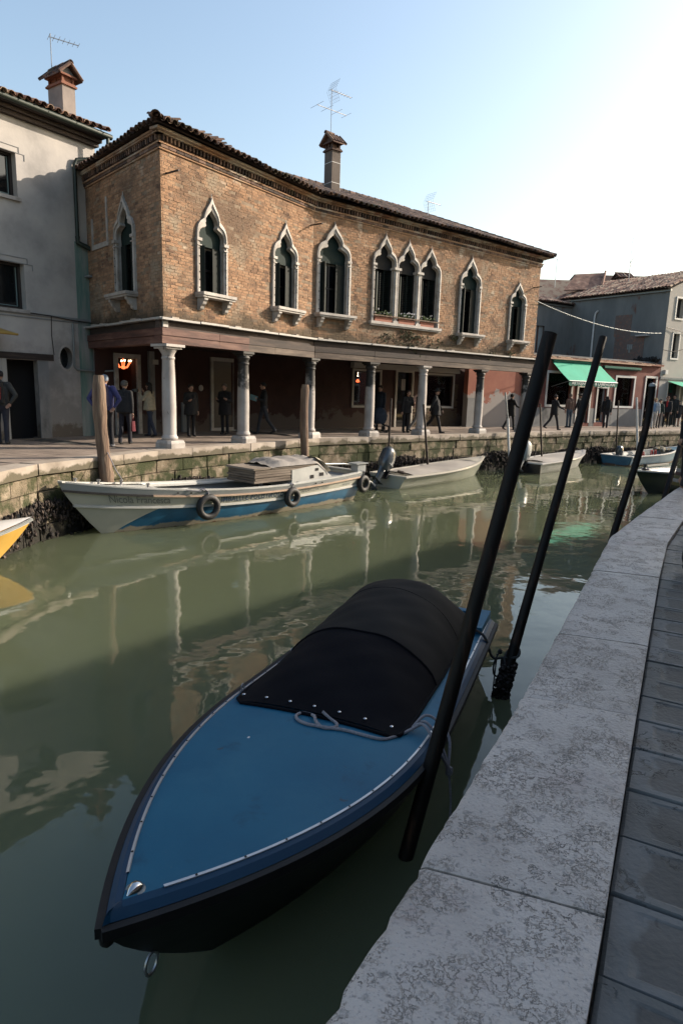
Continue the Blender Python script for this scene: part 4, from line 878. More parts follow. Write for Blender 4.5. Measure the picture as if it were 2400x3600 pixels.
# chimney
def chimney(F, s0, s1, d0, d1, z0, z1, mat, parent, capmat, bands=(), ridge_dir='s', bk=None):
    bk = bk or M_['chimbrick']
    mb = MB(); fbox(mb, F, s0, s1, d0, d1, z0, z1); ch = mb.build('chimney', mat, parent)
    mb = MB(); fbox(mb, F, s0-.05, s1+.05, d0-.05, d1+.05, z1, z1+.05); fbox(mb, F, s0-.02, s1+.02, d0-.02, d1+.02, z1+.05, z1+.09); fbox(mb, F, s0-.06, s1+.06, d0-.06, d1+.06, z1+.24, z1+.29)
    for a in (s0+.04, s1-.04):
        for c in (d0+.04, (d0+d1)/2, d1-.04): fbox(mb, F, a-.03, a+.03, c-.03, c+.03, z1+.09, z1+.24)
    fbox(mb, F, s0+.05, s1-.05, d0+.05, d1-.05, z1+.09, z1+.24)
    mb.build('chimney_collar', bk, ch)
    for zz in bands: mb = MB(); fbox(mb, F, s0-.004, s1+.004, d0-.004, d1+.004, zz, zz+.018); mb.build('band', M_['whitepaint'], ch)
    # little pitched tile roof: ridge along d (front gable) or s
    mb = MB(); zb = z1+.29; cm = (s0+s1)/2; dm = (d0+d1)/2; h_ = .22
    if ridge_dir == 'd':
        mb.prism([(s0-.02, zb), (s1+.02, zb), (cm, zb+h_)], F, d0-.0, d1+.0)
        ob = mb.build('chimney_gable', M_['greyplaster'], ch)
        mb = MB()
        for sg in (-1, 1):
            a = F(cm, d0-.14, zb+h_+.03); b_ = F(cm, d1+.14, zb+h_+.03); c = F(cm+sg*((s1-s0)/2+.17), d1+.14, zb-.10); e = F(cm+sg*((s1-s0)/2+.17), d0-.14, zb-.10)
            up = Rv*.04; mb.add([a, b_, c, e, a+up, b_+up, c+up, e+up], [(0, 1, 2, 3), (7, 6, 5, 4), (0, 4, 5, 1), (1, 5, 6, 2), (2, 6, 7, 3), (3, 7, 4, 0)])
            for k in range(5): t_ = k/4; p = b_.lerp(a, t_); q = c.lerp(e, t_); mb.tube([p+up, q+up+Rv*.0], .045, 6)
        ridge_tiles(F(cm, d1+.16, zb+h_+.06), F(cm, d0-.2, zb+h_+.06), mb, .08)
        mb.build('chimney_tiles', capmat, ch)
    else:
        def G(a, b_, z): return F(dm+ (a-cm) if False else a, b_, z)
        mb.add([F(s0, d0, zb), F(s0, d1, zb), F(s0, dm, zb+h_), F(s1, d0, zb), F(s1, d1, zb), F(s1, dm, zb+h_)], [(0, 1, 2), (5, 4, 3), (0, 3, 4, 1), (1, 4, 5, 2), (2, 5, 3, 0)])
        mb.build('chimney_gable', bk, ch)
        mb = MB()
        for sg in (-1, 1):
            a = F(s0-.1, dm, zb+h_+.03); b_ = F(s1+.1, dm, zb+h_+.03); c = F(s1+.1, dm+sg*((d1-d0)/2+.17), zb-.09); e = F(s0-.1, dm+sg*((d1-d0)/2+.17), zb-.09)
            up = Rv*.04; mb.add([a, b_, c, e, a+up, b_+up, c+up, e+up], [(0, 1, 2, 3), (7, 6, 5, 4), (0, 4, 5, 1), (1, 5, 6, 2), (2, 6, 7, 3), (3, 7, 4, 0)])
            for k in range(5): t_ = k/4; p = a.lerp(b_, t_); q = e.lerp(c, t_); mb.tube([p+up, q+up], .045, 6)
        ridge_tiles(F(s0-.14, dm, zb+h_+.06), F(s1+.16, dm, zb+h_+.06), mb, .08)
        mb.build('chimney_tiles', capmat, ch)
    return ch
chimney(FBC, 2.56, 2.94, -2.95, -2.5, 9.4, 11.42, M_['chimplaster'], bh, M_['tile'], bands=(10.35, 11.02), ridge_dir='s')
m = MB(); fbox(m, FBC, 2.53, 2.97, -2.98, -2.47, 9.75, 10.06); m.build('chimney_base', M_['lead'], bh)
m = MB(); m.tube([FBC(2.985, -2.6, 9.9), FBC(2.985, -2.6, 11.3)], .03, 8); m.build('flue_pipe', M_['zinc'], bh)
def antenna(p0, h_, elems, label, mat=M_['steel'], r=.014, cat='antenna'):
    """elems: (height fraction, dir vector, back, fwd, n elements, element length, grid)"""
    t_ = thing('tv_antenna', label, cat, tuple(p0)); m = MB(); m.tube([p0, p0+Rv*h_], r, 6); m.build('mast', mat, t_)
    for hf, dr, bk_, fw, n, el, grid in elems:
        dr = Vector(dr).normalized(); c = p0+Rv*h_*hf; sd_ = dr.cross(Rv).normalized(); m = MB()
        m.bar(c-dr*bk_, c+dr*fw, .02, .02); m.build('boom', mat, t_)
        m = MB()
        for i in range(n):
            q = c+dr*(-bk_+(bk_+fw)*i/max(1, n-1)); l_ = el*(1-.35*i/max(1, n)); m.tube([q-sd_*l_, q+sd_*l_], .006, 4)
        if n: m.build('dipoles', mat, t_)
        if grid:
            m = MB()
            for sg in (-1, 1):
                for k in range(6):
                    x = -.25+.1*k; m.tube([c+sd_*x*1.0-dr*.02, c+sd_*x+dr*.16+Rv*sg*.34], .0035, 3)
                for k in range(1, 5): m.tube([c+sd_*(-.25)+(dr*.18+Rv*sg*.34)*(k/4), c+sd_*.25+(dr*.18+Rv*sg*.34)*(k/4)], .0035, 3)
            m.build('reflector_grid', mat, t_)
    return t_
antenna(FBC(2.64, -2.72, 11.8), 1.62, [(.99, FBC.e, .04, .88, 8, .12, True), (.60, FBC.e, .62, .68, 4, .38, False)], 'tall two-tier tv antenna on the chimney of the brick house')
antenna(FBC(7.2, -2.2, 9.6), .95, [(.99, FBC.e, .05, .7, 5, .1, True)], 'small tv antenna just above the middle of the brick house roof')
# ------------------------------------------------------------------ flower boxes and wall plants
def flower_box(F, c, w_, z, lab, nleaf=26, white=10, dark=False):
    t_ = thing('flower_box', lab, 'flower box', tuple(F(c, .0, z)), group='flower boxes in the triple window')
    m = MB(); fbox(m, F, c-w_/2, c+w_/2, -.12, .06, z, z+.15); fbox(m, F, c-w_/2-.01, c+w_/2+.01, -.13, .07, z+.13, z+.16); m.build('trough', M_['terracotta'], t_)
    m = MB()
    for _ in range(nleaf*3): m.blob(F(c+random.uniform(-w_/2, w_/2), random.uniform(-.1, .08), z+.17+random.uniform(0, .2)*(1-random.random()**2*.5)), random.uniform(.012, .035), jit=.5)
    m.build('foliage', M_['leaf'], t_)
    m = MB()
    for _ in range(white*2): m.blob(F(c+random.uniform(-w_/2, w_/2), random.uniform(-.06, .1), z+.26+random.uniform(0, .14)), random.uniform(.014, .028), jit=.4)
    m.build('blossoms', M_['petal'], t_)
flower_box(FBC, 3.0, .8, 5.43, 'terracotta flower box with yellow-green plants left in the triple window', white=5)
flower_box(FBC, 4.12, .8, 5.43, 'terracotta flower box full of white flowers in the middle of the triple window', white=16)
flower_box(FBC, 5.15, .7, 5.43, 'shaded terracotta flower box right in the triple window', white=5)
def weeds(F, pts, lab):
    m = MB()
    for s_, z, n, sp in pts:
        for _ in range(n): m.blob(F(s_+random.gauss(0, sp), .03+abs(random.gauss(0, .04)), z-abs(random.gauss(0, sp*.8))), random.uniform(.012, .04), jit=.6)
    m.build('wall_weeds', M_['moss'], label=lab, cat='plants', kind='stuff')
weeds(FBC, [(4.2, 5.2, 70, .22), (4.6, 5.1, 60, .2), (3.2, 5.05, 30, .25), (5.4, 5.1, 25, .3), (4.4, 4.8, 40, .3)], 'dry weeds hanging on the bricks under the triple window')
weeds(FBC, [(6.6, 5.25, 45, .12), (10.2, 4.85, 30, .14), (9.0, 4.75, 20, .2)], 'tufts of dry weeds on the bricks by the right-hand windows')
# ------------------------------------------------------------------ white house on the left
wh = thing('white_house', 'white plastered house with green downpipe at the left edge', 'house', tuple(FWH(-1, 0, ZQ)))
F = FWH
ov = [(-.84+.20*cos(q), 3.73+.31*sin(q)) for q in np.linspace(0, 2*pi, 20, endpoint=False)]
holes = [(-3.2, -1.98, 7.70, 8.79), (-3.3, -1.93, 4.92, 6.10), (-2.62, -1.66, 1.49, 3.62), (-5.6, -4.4, 7.70, 8.79), (-5.6, -4.4, 4.92, 6.10)]
outer = [Vector((-11, 1.4, 0)), Vector((.36, 1.4, 0)), Vector((.36, 9.84, 0)), Vector((-11, 9.84, 0))]
hs = [[Vector((a, c, 0)), Vector((b_, c, 0)), Vector((b_, e, 0)), Vector((a, e, 0))] for a, b_, c, e in holes]+[[Vector((a, z, 0)) for a, z in ov]]
tri = tessellate_polygon([outer]+hs); pts = outer+[p for h_ in hs for p in h_]
mb = MB(); mb.add([F(p.x, 0, p.y) for p in pts], [tuple(t_) for t_ in tri])
for h_ in hs:
    n = len(h_); dp = .30
    mb.add([F(p.x, 0, p.y) for p in h_]+[F(p.x, -dp, p.y) for p in h_], [(i, (i+1) % n, n+(i+1) % n, n+i) for i in range(n)])
fbox(mb, F, .10, .36, -9, -.01, 1.4, 9.84)
mb.build('wall', M_['whitewash'], wh)
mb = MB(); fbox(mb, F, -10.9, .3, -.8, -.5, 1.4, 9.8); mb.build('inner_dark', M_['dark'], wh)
for a, b_, c, e in holes:
    if c < 2: continue
    fr = wframe(F, a+.07, b_-.07, c+.07, e-.07, -.28, -.20, .07, M_['frame'], wh)
    m = MB(); fbox(m, F, a+.06, b_-.06, -.262, -.258, c+.06, e-.06); m.build('pane', M_['glass'], fr)
    m = MB(); fbox(m, F, b_-.12, b_-.10, -.255, -.235, c+.09, e-.09); fbox(m, F, a+.1, b_-.1, -.255, -.235, c+.09, c+.11); m.build('blue_inner_frame', mk('frame_edge%d' % len(bpy.data.materials), [(.20, .28, .27)], rough=.5), fr)
    m = MB(); fbox(m, F, a-.12, b_+.06, -.3, .07, c-.09, c-.002); m.build('window_sill', M_['istria'], wh)
    m = MB()
    for k in (0, 1): 
        x = b_+.10+.14*k; zt = e+.02-.14*k+.1; fbox(m, F, a, x, .0, .012, zt, zt+.014); fbox(m, F, x-.02, x, .0, .012, zt-.14, zt)
    m.build('plaster_moulding', M_['greyplaster'], wh)
m = MB(); n = len(ov); m.add([F(a, .012, z) for a, z in ov]+[F(-.84+(a+.84)*1.25, .012, 3.73+(z-3.73)*1.2) for a, z in ov]+[F(a, -.22, z) for a, z in ov], [(i, (i+1) % n, n+(i+1) % n, n+i) for i in range(n)]+[(i, (i+1) % n, 2*n+(i+1) % n, 2*n+i) for i in range(n)]); m.build('oval_window_rim', M_['istria'], wh, smooth=True)
m = MB(); m.prism([(a, z) for a, z in ov], F, -.24, -.23); m.build('oval_pane', M_['glass'], wh)
m = MB(); fbox(m, F, -2.85, -1.24, -.06, .03, 3.63, 3.80); m.build('lintel', M_['timber'], wh)
m = MB(); fbox(m, F, -2.70, -2.58, -.05, .02, 1.5, 3.62); m.build('door_jamb', M_['cream'], wh)
m = MB(); fbox(m, F, -1.72, -1.40, -.03, .012, 1.5, 3.62); m.build('door_jamb', M_['greyplaster'], wh)
m = MB(); fbox(m, F, -11, .30, -.02, .035, 4.80, 4.86); fbox(m, F, -11, -.30, -.02, .02, 4.72, 4.75); m.build('string_course', M_['greyplaster'], wh)
m = MB(); fbox(m, F, -.42, .02, -.02, .006, 1.5, 6.95); m.build('verdigris_stain', M_['copper'], wh)
# cornice, gutter, roof, pipes
m = MB(); fbox(m, F, -11, .42, -.1, .12, 9.60, 9.70); fbox(m, F, -11, .46, -.1, .22, 9.70, 9.80); fbox(m, F, -11, .5, -.1, .34, 9.80, 9.88); m.build('cornice', M_['timber'], wh)
m = MB(); m.tube([F(-11, .42, 9.86), F(.62, .42, 9.86)], .075, 10); m.build('gutter', M_['pipe'], wh, smooth=True)
m = MB()
for k in range(10): m.tube([F(.3-k*.8, .34, 9.80), F(.3-k*.8, .5, 9.86), F(.3-k*.8, .40, 9.96)], .012, 5)
m.build('gutter_bracket', M_['pipe'], wh, kind='stuff')
m = MB(); m.tube([F(.50, .42, 9.80), F(.50, .42, 9.50), F(.42, .36, 9.36), F(.1, .16, 9.20), F(-.30, .10, 9.08), F(-.36, .08, 8.95), F(-.36, .08, 7.2), F(-.36, .08, 6.98)], .05, 10); m.build('downpipe', M_['pipe'], wh, smooth=True)
m = MB(); m.tube([F(-.36, .08, 7.08), F(-.36, .08, 6.92), F(-.1, .12, 6.84), F(.12, .25, 6.72)], .065, 10); m.build('downpipe_elbow', M_['pipe'], wh, smooth=True)
m = MB(); m.tube([F(-.62, .05, 4.70), F(-.62, .05, 3.5), F(-.55, .06, 3.42), F(.2, .06, 3.40), F(.5, .3, 3.44)], .028, 8); m.build('conduit', M_['zinc'], wh, smooth=True)
m = MB(); m.tube([F(-11, .05, 4.93), F(-3, .05, 4.88), F(-1.3, .05, 4.84), F(-.6, .05, 4.78), F(.2, .05, 4.76)], .012, 5); m.tube([F(-1.26, .05, 4.84), F(-1.28, .05, 4.3), F(-1.24, .05, 3.8)], .011, 5); m.build('cable', M_['rust'], wh)
m = MB(); m.box(FWH(.02, .12, 6.05), (.34, .26, .05), FWH.M); fbox(m, FWH, .0, .2, 0, .2, 5.2, 6.02); m.build('small_ledge_box', M_['greyplaster'], wh)
m = MB(); fbox(m, F, -11, .42, -6, .3, 9.885, 9.90); m.add([F(-11, .36, 9.92), F(.45, .36, 9.92), F(.45, -4.5, 11.45), F(-11, -4.5, 11.45)], [(0, 1, 2, 3)]); m.build('roof', M_['timber'], wh)
lay_tiles(wh, F, -7, .45, 4.6, .48, 9.93, .315, limit=40, mat=M_['tilefar'], jit=1.2)
ch = chimney(F, .10, .50, -1.7, -1.0, 9.9, 11.36, M_['chimpink'], wh, M_['tile'], ridge_dir='d', bk=M_['chimred'])
antenna(F(.0, -1.3, 11.8), .85, [(.90, F.e*.9+F.n*.35, .04, .75, 7, .22, False)], 'small tv antenna on the left chimney of the white house')
m = MB(); m.add([F(-4.2, .02, 4.55), F(-2.75, .02, 4.40), F(-2.72, .9, 4.22), F(-4.2, .9, 4.25)], [(0, 1, 2, 3), (3, 2, 1, 0)]); m.tube([F(-4.2, .9, 4.22), F(-2.72, .9, 4.2)], .03, 6); o = m.build('yellow_awning_frame', mk('yellow_frame', [(.42, .26, .05)], rough=.7), label='edge of a folded yellow awning on the white house', cat='awning')
# ------------------------------------------------------------------ red shop house and grey houses on the right
RW0 = V(11.05, 34.4); eRW = unit(V(6.35, 3.8)); nRW = V(eRW.y, -eRW.x); FR = frame(RW0, eRW, nRW)
rs = thing('red_shop', 'low red plastered shop with flat roof terrace and white framed windows', 'shop', tuple(FR(4, 0, ZQ)))
F = FR
SH = [(-.50, 1.35, 2.66, 4.30), (1.95, 2.9, 1.70, 3.62), (3.58, 4.34, 1.72, 3.62), (5.08, 6.66, 2.66, 4.26), (7.80, 8.72, 1.50, 4.32)]
holed_wall(F, -2.3, 9.05, 1.4, 5.05, 0, SH, M_['redplaster'], 'front_wall', rs)
for a, b_, c, e in SH:
    if c < 2: continue
cuts = [-2.3]+[v for a, b_, c, e in SH if c < 2 for v in (a-.13, b_+.13)]+[9.05]
m = MB()
for a, b_ in zip(cuts[::2], cuts[1::2]): 
    if b_ > a: fbox(m, F, a, b_, -.02, .012, 1.4, 2.50)
m.build('grey_plinth', M_['greyplaster'], rs)
for i, (a, b_, c, e) in enumerate(SH):
    fr = wframe(F, a, b_, c, e, -.04, .035, .12, M_['whitepaint'], rs, 'door_frame' if c < 2 else 'window_frame', c > 2)
    room(F, a-.05, b_+.05, c-.05, e+.05, -.26, 1.0, M_['dark'], rs)
    m = MB(); fbox(m, F, a, b_, -.16, -.155, c, e); m.build('pane', M_['shopglass'], fr)
    if i in (1, 2): m = MB(); fbox(m, F, a, a+.07, -.20, -.14, c, e); fbox(m, F, b_-.14, b_, -.20, -.14, c, e); fbox(m, F, a, b_, -.2, -.14, c, c+.08); m.build('door_leaf', M_['greyplaster'], fr)
    if i == 3:
        m = MB(); fbox(m, F, a, b_, -.35, -.33, 3.55, 3.60); fbox(m, F, a+.1, b_-.35, -.345, -.325, 3.3, 3.5); m.build('shelf', M_['cream'], fr)
        m = MB()
        for _ in range(26): m.blob(F(b_-.5+random.gauss(0, .2), -.4, 3.0+random.gauss(0, .16)), random.uniform(.03, .08), jit=.4)
        m.build('display_plant', mk('display_green', [(.04, .16, .12), (.3, .4, .36)], scale=8), fr)
        m = MB(); fbox(m, F, b_-.22, b_-.02, -.4, -.25, c, e); m.build('brown_post', M_['door'], fr)
    if i == 0:
        m = MB(); fbox(m, F, a+.06, a+.75, -.4, -.36, 4.10, 4.16); m.build('lit_tube', M_['tube'], fr)
        m = MB()
        for k in range(8): x = a+.15+k*.2; m.tube([F(x, -.3, 3.66), F(x+.1, -.3, 3.60), F(x+.2, -.3, 3.66)], .02, 5)
        fbox(m, F, a, b_, -.5, -.48, 3.5, 3.56); m.build('lace_valance', M_['cream'], fr)
m = MB()
for s_, cM in ((-.30, 'lampred'), (.12, 'lampred'), (.32, 'lampwarm')):
    m = MB(); m.blob(F(s_, -.5, 3.30), .055, jit=.05); m.build('shop_lamp', M_[cM], label='%s lamp in the shop window left of the green awning' % {-.30: 'leftmost small red', .12: 'middle red', .32: 'small white'}[s_], cat='lamp')
m = MB(); fbox(m, F, -2.35, 9.1, -4.3, .16, 5.02, 5.08); m.build('roof_slab', M_['terracotta'], rs)
m = MB(); fbox(m, F, -2.35, 7.8, .165, .22, 5.0, 5.07); m.build('copper_gutter', mk('salmon_gutter', [(.55, .32, .20), (.62, .42, .30)], scale=6), rs)
st = 0
while st < 11.2:
    m = MB(); fbox(m, F, -2.3+st, -2.3+st+.30, -.22, .14, 5.085, 5.125, jit=.006); fbox(m, F, -2.3+st, -2.3+st+.30, -.30, -.02, 5.128, 5.17, jit=.006); m.build('parapet_tile', M_['tilefar'], rs); st += .31
m = MB(); fbox(m, F, -2.3, 9.0, -.42, -.3, 5.08, 5.28); m.build('parapet_kerb', M_['greyplaster'], rs)
# patched wall seen through the end of the arcade
P0 = V(5.9, 31.2); P1 = F(-2.3, 0, 0); FP = frame(P0, unit(V(P1.x-P0.x, P1.y-P0.y)), V(unit(V(P1.x-P0.x, P1.y-P0.y)).y, -unit(V(P1.x-P0.x, P1.y-P0.y)).x)); LP = (V(P1.x, P1.y)-P0).length
m = MB(); fbox(m, FP, 0, LP, -.3, 0, 1.4, 5.0); m.build('patched_wall', M_['redgrey'], rs)
m = MB(); fbox(m, FP, LP-.10, LP+.02, .0, .10, 1.5, 5.0); m.build('white_corner_pipe', M_['whitepaint'], rs)
m = MB(); fbox(m, FP, 0, .5, .0, .04, 1.5, 2.9); m.build('grey_render_patch', M_['greyplaster'], rs)
# awning
aw = thing('green_awning', 'bright green open shop awning with lettered scalloped valance', 'awning', tuple(F(1.5, .6, 3.9)))
m = MB(); n = 12; s0, s1 = -.35, 3.38; dA, zA0, zA1 = 1.15, 4.88, 3.90
top = [F(s0+(s1-s0)*i/n, .06, zA0) for i in range(n+1)]; bot = [F(s0+.12+(s1-s0+.12)*i/n, dA, zA1) for i in range(n+1)]
mid = [a.lerp(b_, .5)-Rv*.03 for a, b_ in zip(top, bot)]
m.loft([top, mid, bot]); m.loft([[p-Rv*.012 for p in bot], [p-Rv*.012 for p in mid], [p-Rv*.012 for p in top]]); m.build('awning_cloth', M_['awning'], aw, smooth=True)
m = MB(); t0 = []; t1 = []
for i in range(97):
    p = bot[0].lerp(bot[-1], i/96); t0.append(p+Vector((0, 0, .0))); t1.append(p-Rv*(.20+.06*abs(sin(i/96*pi*12))))
m.loft([t0, t1]); m.loft([[p-Vector((nRW.x, nRW.y, 0))*.01 for p in t1], [p-Vector((nRW.x, nRW.y, 0))*.01 for p in t0]]); m.build('valance', M_['awngreen'], aw)
m = MB(); m.tube([F(s0+.12, dA, zA1), F(s1+.24, dA, zA1)], .03, 6); m.tube([F(s0+.1, dA, zA1-.02), F(s0+.1, .05, 3.6)], .018, 6); m.tube([F(s1+.2, dA, zA1-.02), F(s1+.1, .05, 3.6)], .018, 6); m.build('awning_arm', M_['zinc'], aw)
m = MB(); fbox(m, F, s0, s1, .0, .14, zA0+.01, zA0+.12); m.build('awning_box', M_['awngreen'], aw)
m = MB(); fbox(m, F, 3.75, 7.0, .0, .16, 4.74, 4.86); 
for k in range(26): m.tube([F(3.8+k*.123, .15, 4.74), F(3.86+k*.123, .16, 4.66), F(3.92+k*.123, .15, 4.74)], .012, 4)
m.build('rolled_awning', M_['awngreen'], label='rolled up green awning above the right-hand shop window', cat='awning')
def text_mesh(txt, size, shear=0, extrude=.0, bold=0, spacing=1.0):
    cu = bpy.data.curves.new('lettering', 'FONT'); cu.body = txt; cu.size = size; cu.shear = shear; cu.extrude = extrude; cu.space_character = spacing; cu.offset = bold; cu.resolution_u = 3
    o = bpy.data.objects.new('tmp', cu); COL.objects.link(o); dg = bpy.context.evaluated_depsgraph_get(); me = bpy.data.meshes.new_from_object(o.evaluated_get(dg))
    vs_ = [tuple(v.co) for v in me.vertices]; fs_ = [tuple(p.vertices) for p in me.polygons]; bpy.data.objects.remove(o); bpy.data.curves.remove(cu); bpy.data.meshes.remove(me)
    return vs_, fs_
vs_, fs_ = text_mesh('ARTIGIANATO & LAMPADARI', .21, bold=.004); wd = max(v[0] for v in vs_); k = (s1-s0-.3)/wd
m = MB(); m.add([bot[0]+F.e*(.2+v[0]*k)+Vector((nRW.x, nRW.y, 0))*.012+Rv*(-.175+v[1]) for v in vs_], fs_); m.build('lettering', M_['lettering'], aw)
# grey side house behind the terrace
gh = thing('grey_house', 'tall grey cemented house with tiled roof behind the red shop', 'house', (16, 41, ZQ))
c0 = Vector((18.83, 39.05, 0)); c1 = Vector((14.96, 44.4, 0)); c2 = Vector((7.5, 40.1, 0))
eg = (c1-c0).normalized(); Lg = (c1-c0).length; ng = Vector((-eg.y, eg.x, 0)); FG = frame(V(c0.x, c0.y), V(eg.x, eg.y), V(ng.x, ng.y))     # side wall, faces left
m = MB(); fbox(m, FG, 0, Lg+.4, -.3, 0, 1.4, 9.4); m.build('side_wall', M_['darkgrey'], gh)
eh = (c1-c2).normalized(); Lh = (c1-c2).length; nh = Vector((eh.y, -eh.x, 0)); FH = frame(V(c2.x, c2.y), V(eh.x, eh.y), V(nh.x, nh.y))
holed_wall(FH, 0, Lh, 1.4, 9.0, 0, [(Lh-3.3, Lh-2.35, 5.6, 7.6)], M_['darkgrey'], 'back_wall', gh)
fr = wframe(FH, Lh-3.3, Lh-2.35, 5.6, 7.6, -.2, -.1, .09, M_['door'], gh); m = MB(); fbox(m, FH, Lh-3.3, Lh-2.35, -.16, -.15, 5.6, 7.6); m.build('pane', M_['greyboat'], fr)
m = MB(); fbox(m, FH, Lh-2.87, Lh-2.78, -.14, -.1, 5.6, 7.6); m.build('mullion', M_['door'], fr)
m = MB(); fbox(m, FG, -.1, Lg, .0, .14, 9.34, 9.46); fbox(m, FH, -.2, Lh, .0, .14, 8.94, 9.06); m.build('gutter', M_['zinc'], gh)
m = MB(); q = FG(4.55, .08, 0); m.tube([q+Rv*8.6, q+Rv*8.45-FG.e*-.15, q+Rv*8.2-FG.e*-.2, q+Rv*5.2-FG.e*-.2], .06, 8); m.build('downpipe', M_['whitepaint'], gh)
m = MB(); q = FH(Lh-6.2, .08, 0); m.tube([q+Rv*8.4, q+Rv*5.2], .05, 8); m.build('downpipe', M_['zinc'], gh)
m = MB(); fbox(m, FG, 1.25, 3.2, .0, .02, 5.3, 6.9); fbox(m, FG, 2.2, 3.3, .0, .018, 6.9, 8.2); m.build('exposed_brick_patch', mk('brick_patch', [(.26, .12, .085), (.16, .13, .115), (.32, .16, .11)], scale=5, rough=.9, bump=.5), gh)
m = MB(); fbox(m, FG, .95, 1.75, .0, .25, 6.85, 6.93); m.build('ledge', M_['lead'], gh)
m = MB(); 
for k in range(3): fbox(m, FG, 2.2-.12*k, 2.3-.12*k, .02, .06, 6.1-.2*(k % 2), 6.4)
m.build('meter_box', M_['zinc'], gh)
# roof of the side wing: slope towards us
eR = eg; 
def roof_quad(m, a, b_, c, d): m.add([a, b_, c, d], [(0, 1, 2, 3)]); m.add([p-Rv*.06 for p in (a, b_, c, d)], [(3, 2, 1, 0)])
m = MB(); roof_quad(m, FG(-.15, .25, 9.5), FG(Lg+1.5, .25, 9.5), FG(Lg+1.5, -3.3, 10.85), FG(-.15, -3.3, 10.85)); roof_quad(m, FH(-.5, .25, 9.08), FH(Lh+2, .25, 9.08), FH(Lh+2, -3.6, 10.2), FH(-.5, -3.6, 10.2))
roof_quad(m, FG(-.15, -3.3, 10.85), FG(Lg+1.5, -3.3, 10.85), FG(Lg+1.5, -6.9, 9.5), FG(-.15, -6.9, 9.5)); m.build('roof', M_['timber'], gh)
lay_tiles(gh, FG, -.1, Lg+1.3, 3.5, .25, 9.52, .38, limit=110, mat=M_['tilefar'], pitch=.21, row=.34)
lay_tiles(gh, FH, 3, Lh-.1, 3.8, .25, 9.10, .29, limit=30, mat=M_['tilefar'], pitch=.21, row=.36)
# terrace oddments
m = MB(); 
for _ in range(40): m.blob(FG(.2+random.gauss(.5, .35), .35+abs(random.gauss(0, .1)), 5.3+abs(random.gauss(0, .12))), random.uniform(.05, .14), jit=.4)
m.build('black_covered_heap', M_['dark'], label='dark heap under a cover at the right end of the roof terrace', cat='cover')
# farther roofs with chimney
bk = thing('far_house', 'farther tiled roofs with a small chimney rising behind the grey house', 'house', (16, 49, ZQ))
m = MB(); 
def roofprism(m, p, w_, dpt, z0, z1):
    p = Vector(p); x = Vector((w_, 0, 0)); y = Vector((0, dpt, 0))
    m.add([p+Rv*z0, p+x+Rv*z0, p+x+y+Rv*z0, p+y+Rv*z0, p+y*.5+x*.18+Rv*z1, p+y*.5+x*.92+Rv*z1], [(0, 1, 5, 4), (1, 2, 5), (2, 3, 4, 5), (3, 0, 4)])
roofprism(m, (15.2, 47, 0), 9, 6, 9.4, 12.1); roofprism(m, (12.2, 46.5, 0), 6.4, 5, 9.0, 11.5)
m.build('roof', M_['tilefar'], bk)
m = MB(); m.box((18, 50, 5.4), (14, 5, 8)); m.build('wall', M_['greyplaster'], bk)
FK = frame(V(19.6, 48.5), V(1, .1), V(.1, -1)); ck = chimney(FK, 0, .9, -.8, 0, 10.6, 11.5, M_['chimbrick'], bk, M_['tilefar'], ridge_dir='s')
# slab-like raised roof piece
m = MB(); a = Vector((15.6, 46, 11.0)); roof_quad(m, Vector((14.6, 45.2, 10.2)), Vector((17.1, 45.2, 10.35)), Vector((18.0, 47.2, 11.75)), Vector((16.0, 47.2, 11.6))); m.tube([Vector((17.1, 45.1, 10.4)), Vector((18.05, 47.2, 11.85))], .07, 8); m.build('raised_roof', M_['tilefar'], bk)
antenna(Vector((13.9, 45, 10.3)), 1.85, [(.995, (1, -.1, 0), .02, 1.0, 0, .1, False)], 'thin l-shaped tv aerial on the roof just right of the brick house', r=.02)
antenna(Vector((18.4, 44, 9.2)), 2.7, [(.97, (1, -.2, 0), .1, 1.1, 4, .12, True)], 'tv antenna on a mast over the middle of the grey house roof', r=.02)
antenna(Vector((19.85, 47.5, 11.3)), 2.9, [(.995, (1, -.15, 0), .02, .85, 0, .1, False)], 'tall thin l-shaped aerial beside the far chimney', r=.02)
# pale house at the right edge: front faces the canal
FC_ = frame(V(c0.x, c0.y), eRW, nRW)
ph = thing('pale_house', 'pale cream three storey house with white framed windows at the right edge', 'house', (20, 39.6, ZQ))
WL = [(.78, 1.48, 7.90, 9.02), (.80, 1.42, 5.58, 7.0), (3.4, 4.1, 7.9, 9.02), (3.4, 4.1, 5.58, 7.0), (.9, 2.1, 1.55, 4.1), (2.6, 3.8, 1.55, 4.1)]
holed_wall(FC_, 0, 9, 1.4, 9.5, 0, WL, M_['cream'], 'front_wall', ph)
m = MB(); m.prism([(0, 9.5), (6.8, 9.5), (3.4, 10.82)], FC_, -.2, 0); m.build('gable', M_['cream'], ph)
for a, b_, c, e in WL:
    fr = wframe(FC_, a, b_, c, e, -.05, .04, .10, M_['whitepaint'], ph, 'window_frame', c > 2); m = MB(); fbox(m, FC_, a, b_, -.22, -.2, c, e); m.build('pane', M_['glass'], fr)
m = MB(); fbox(m, FC_, 0, 9, .0, .05, 4.30, 4.42); m.build('string_course', M_['greyplaster'], ph)
m = MB(); m.tube([FC_(0, .05, 7.3), FC_(1.5, .1, 7.15), FC_(5, .05, 7.3)], .02, 5); m.tube([FC_(-.1, .05, 6.0), FC_(.6, .3, 5.9), FC_(3, .5, 6.5)], .02, 5); m.build('cable', M_['rust'], ph)
m = MB(); fbox(m, FC_, .25, .5, 0, .16, 4.6, 4.85); m.build('wall_box', M_['whitepaint'], ph)
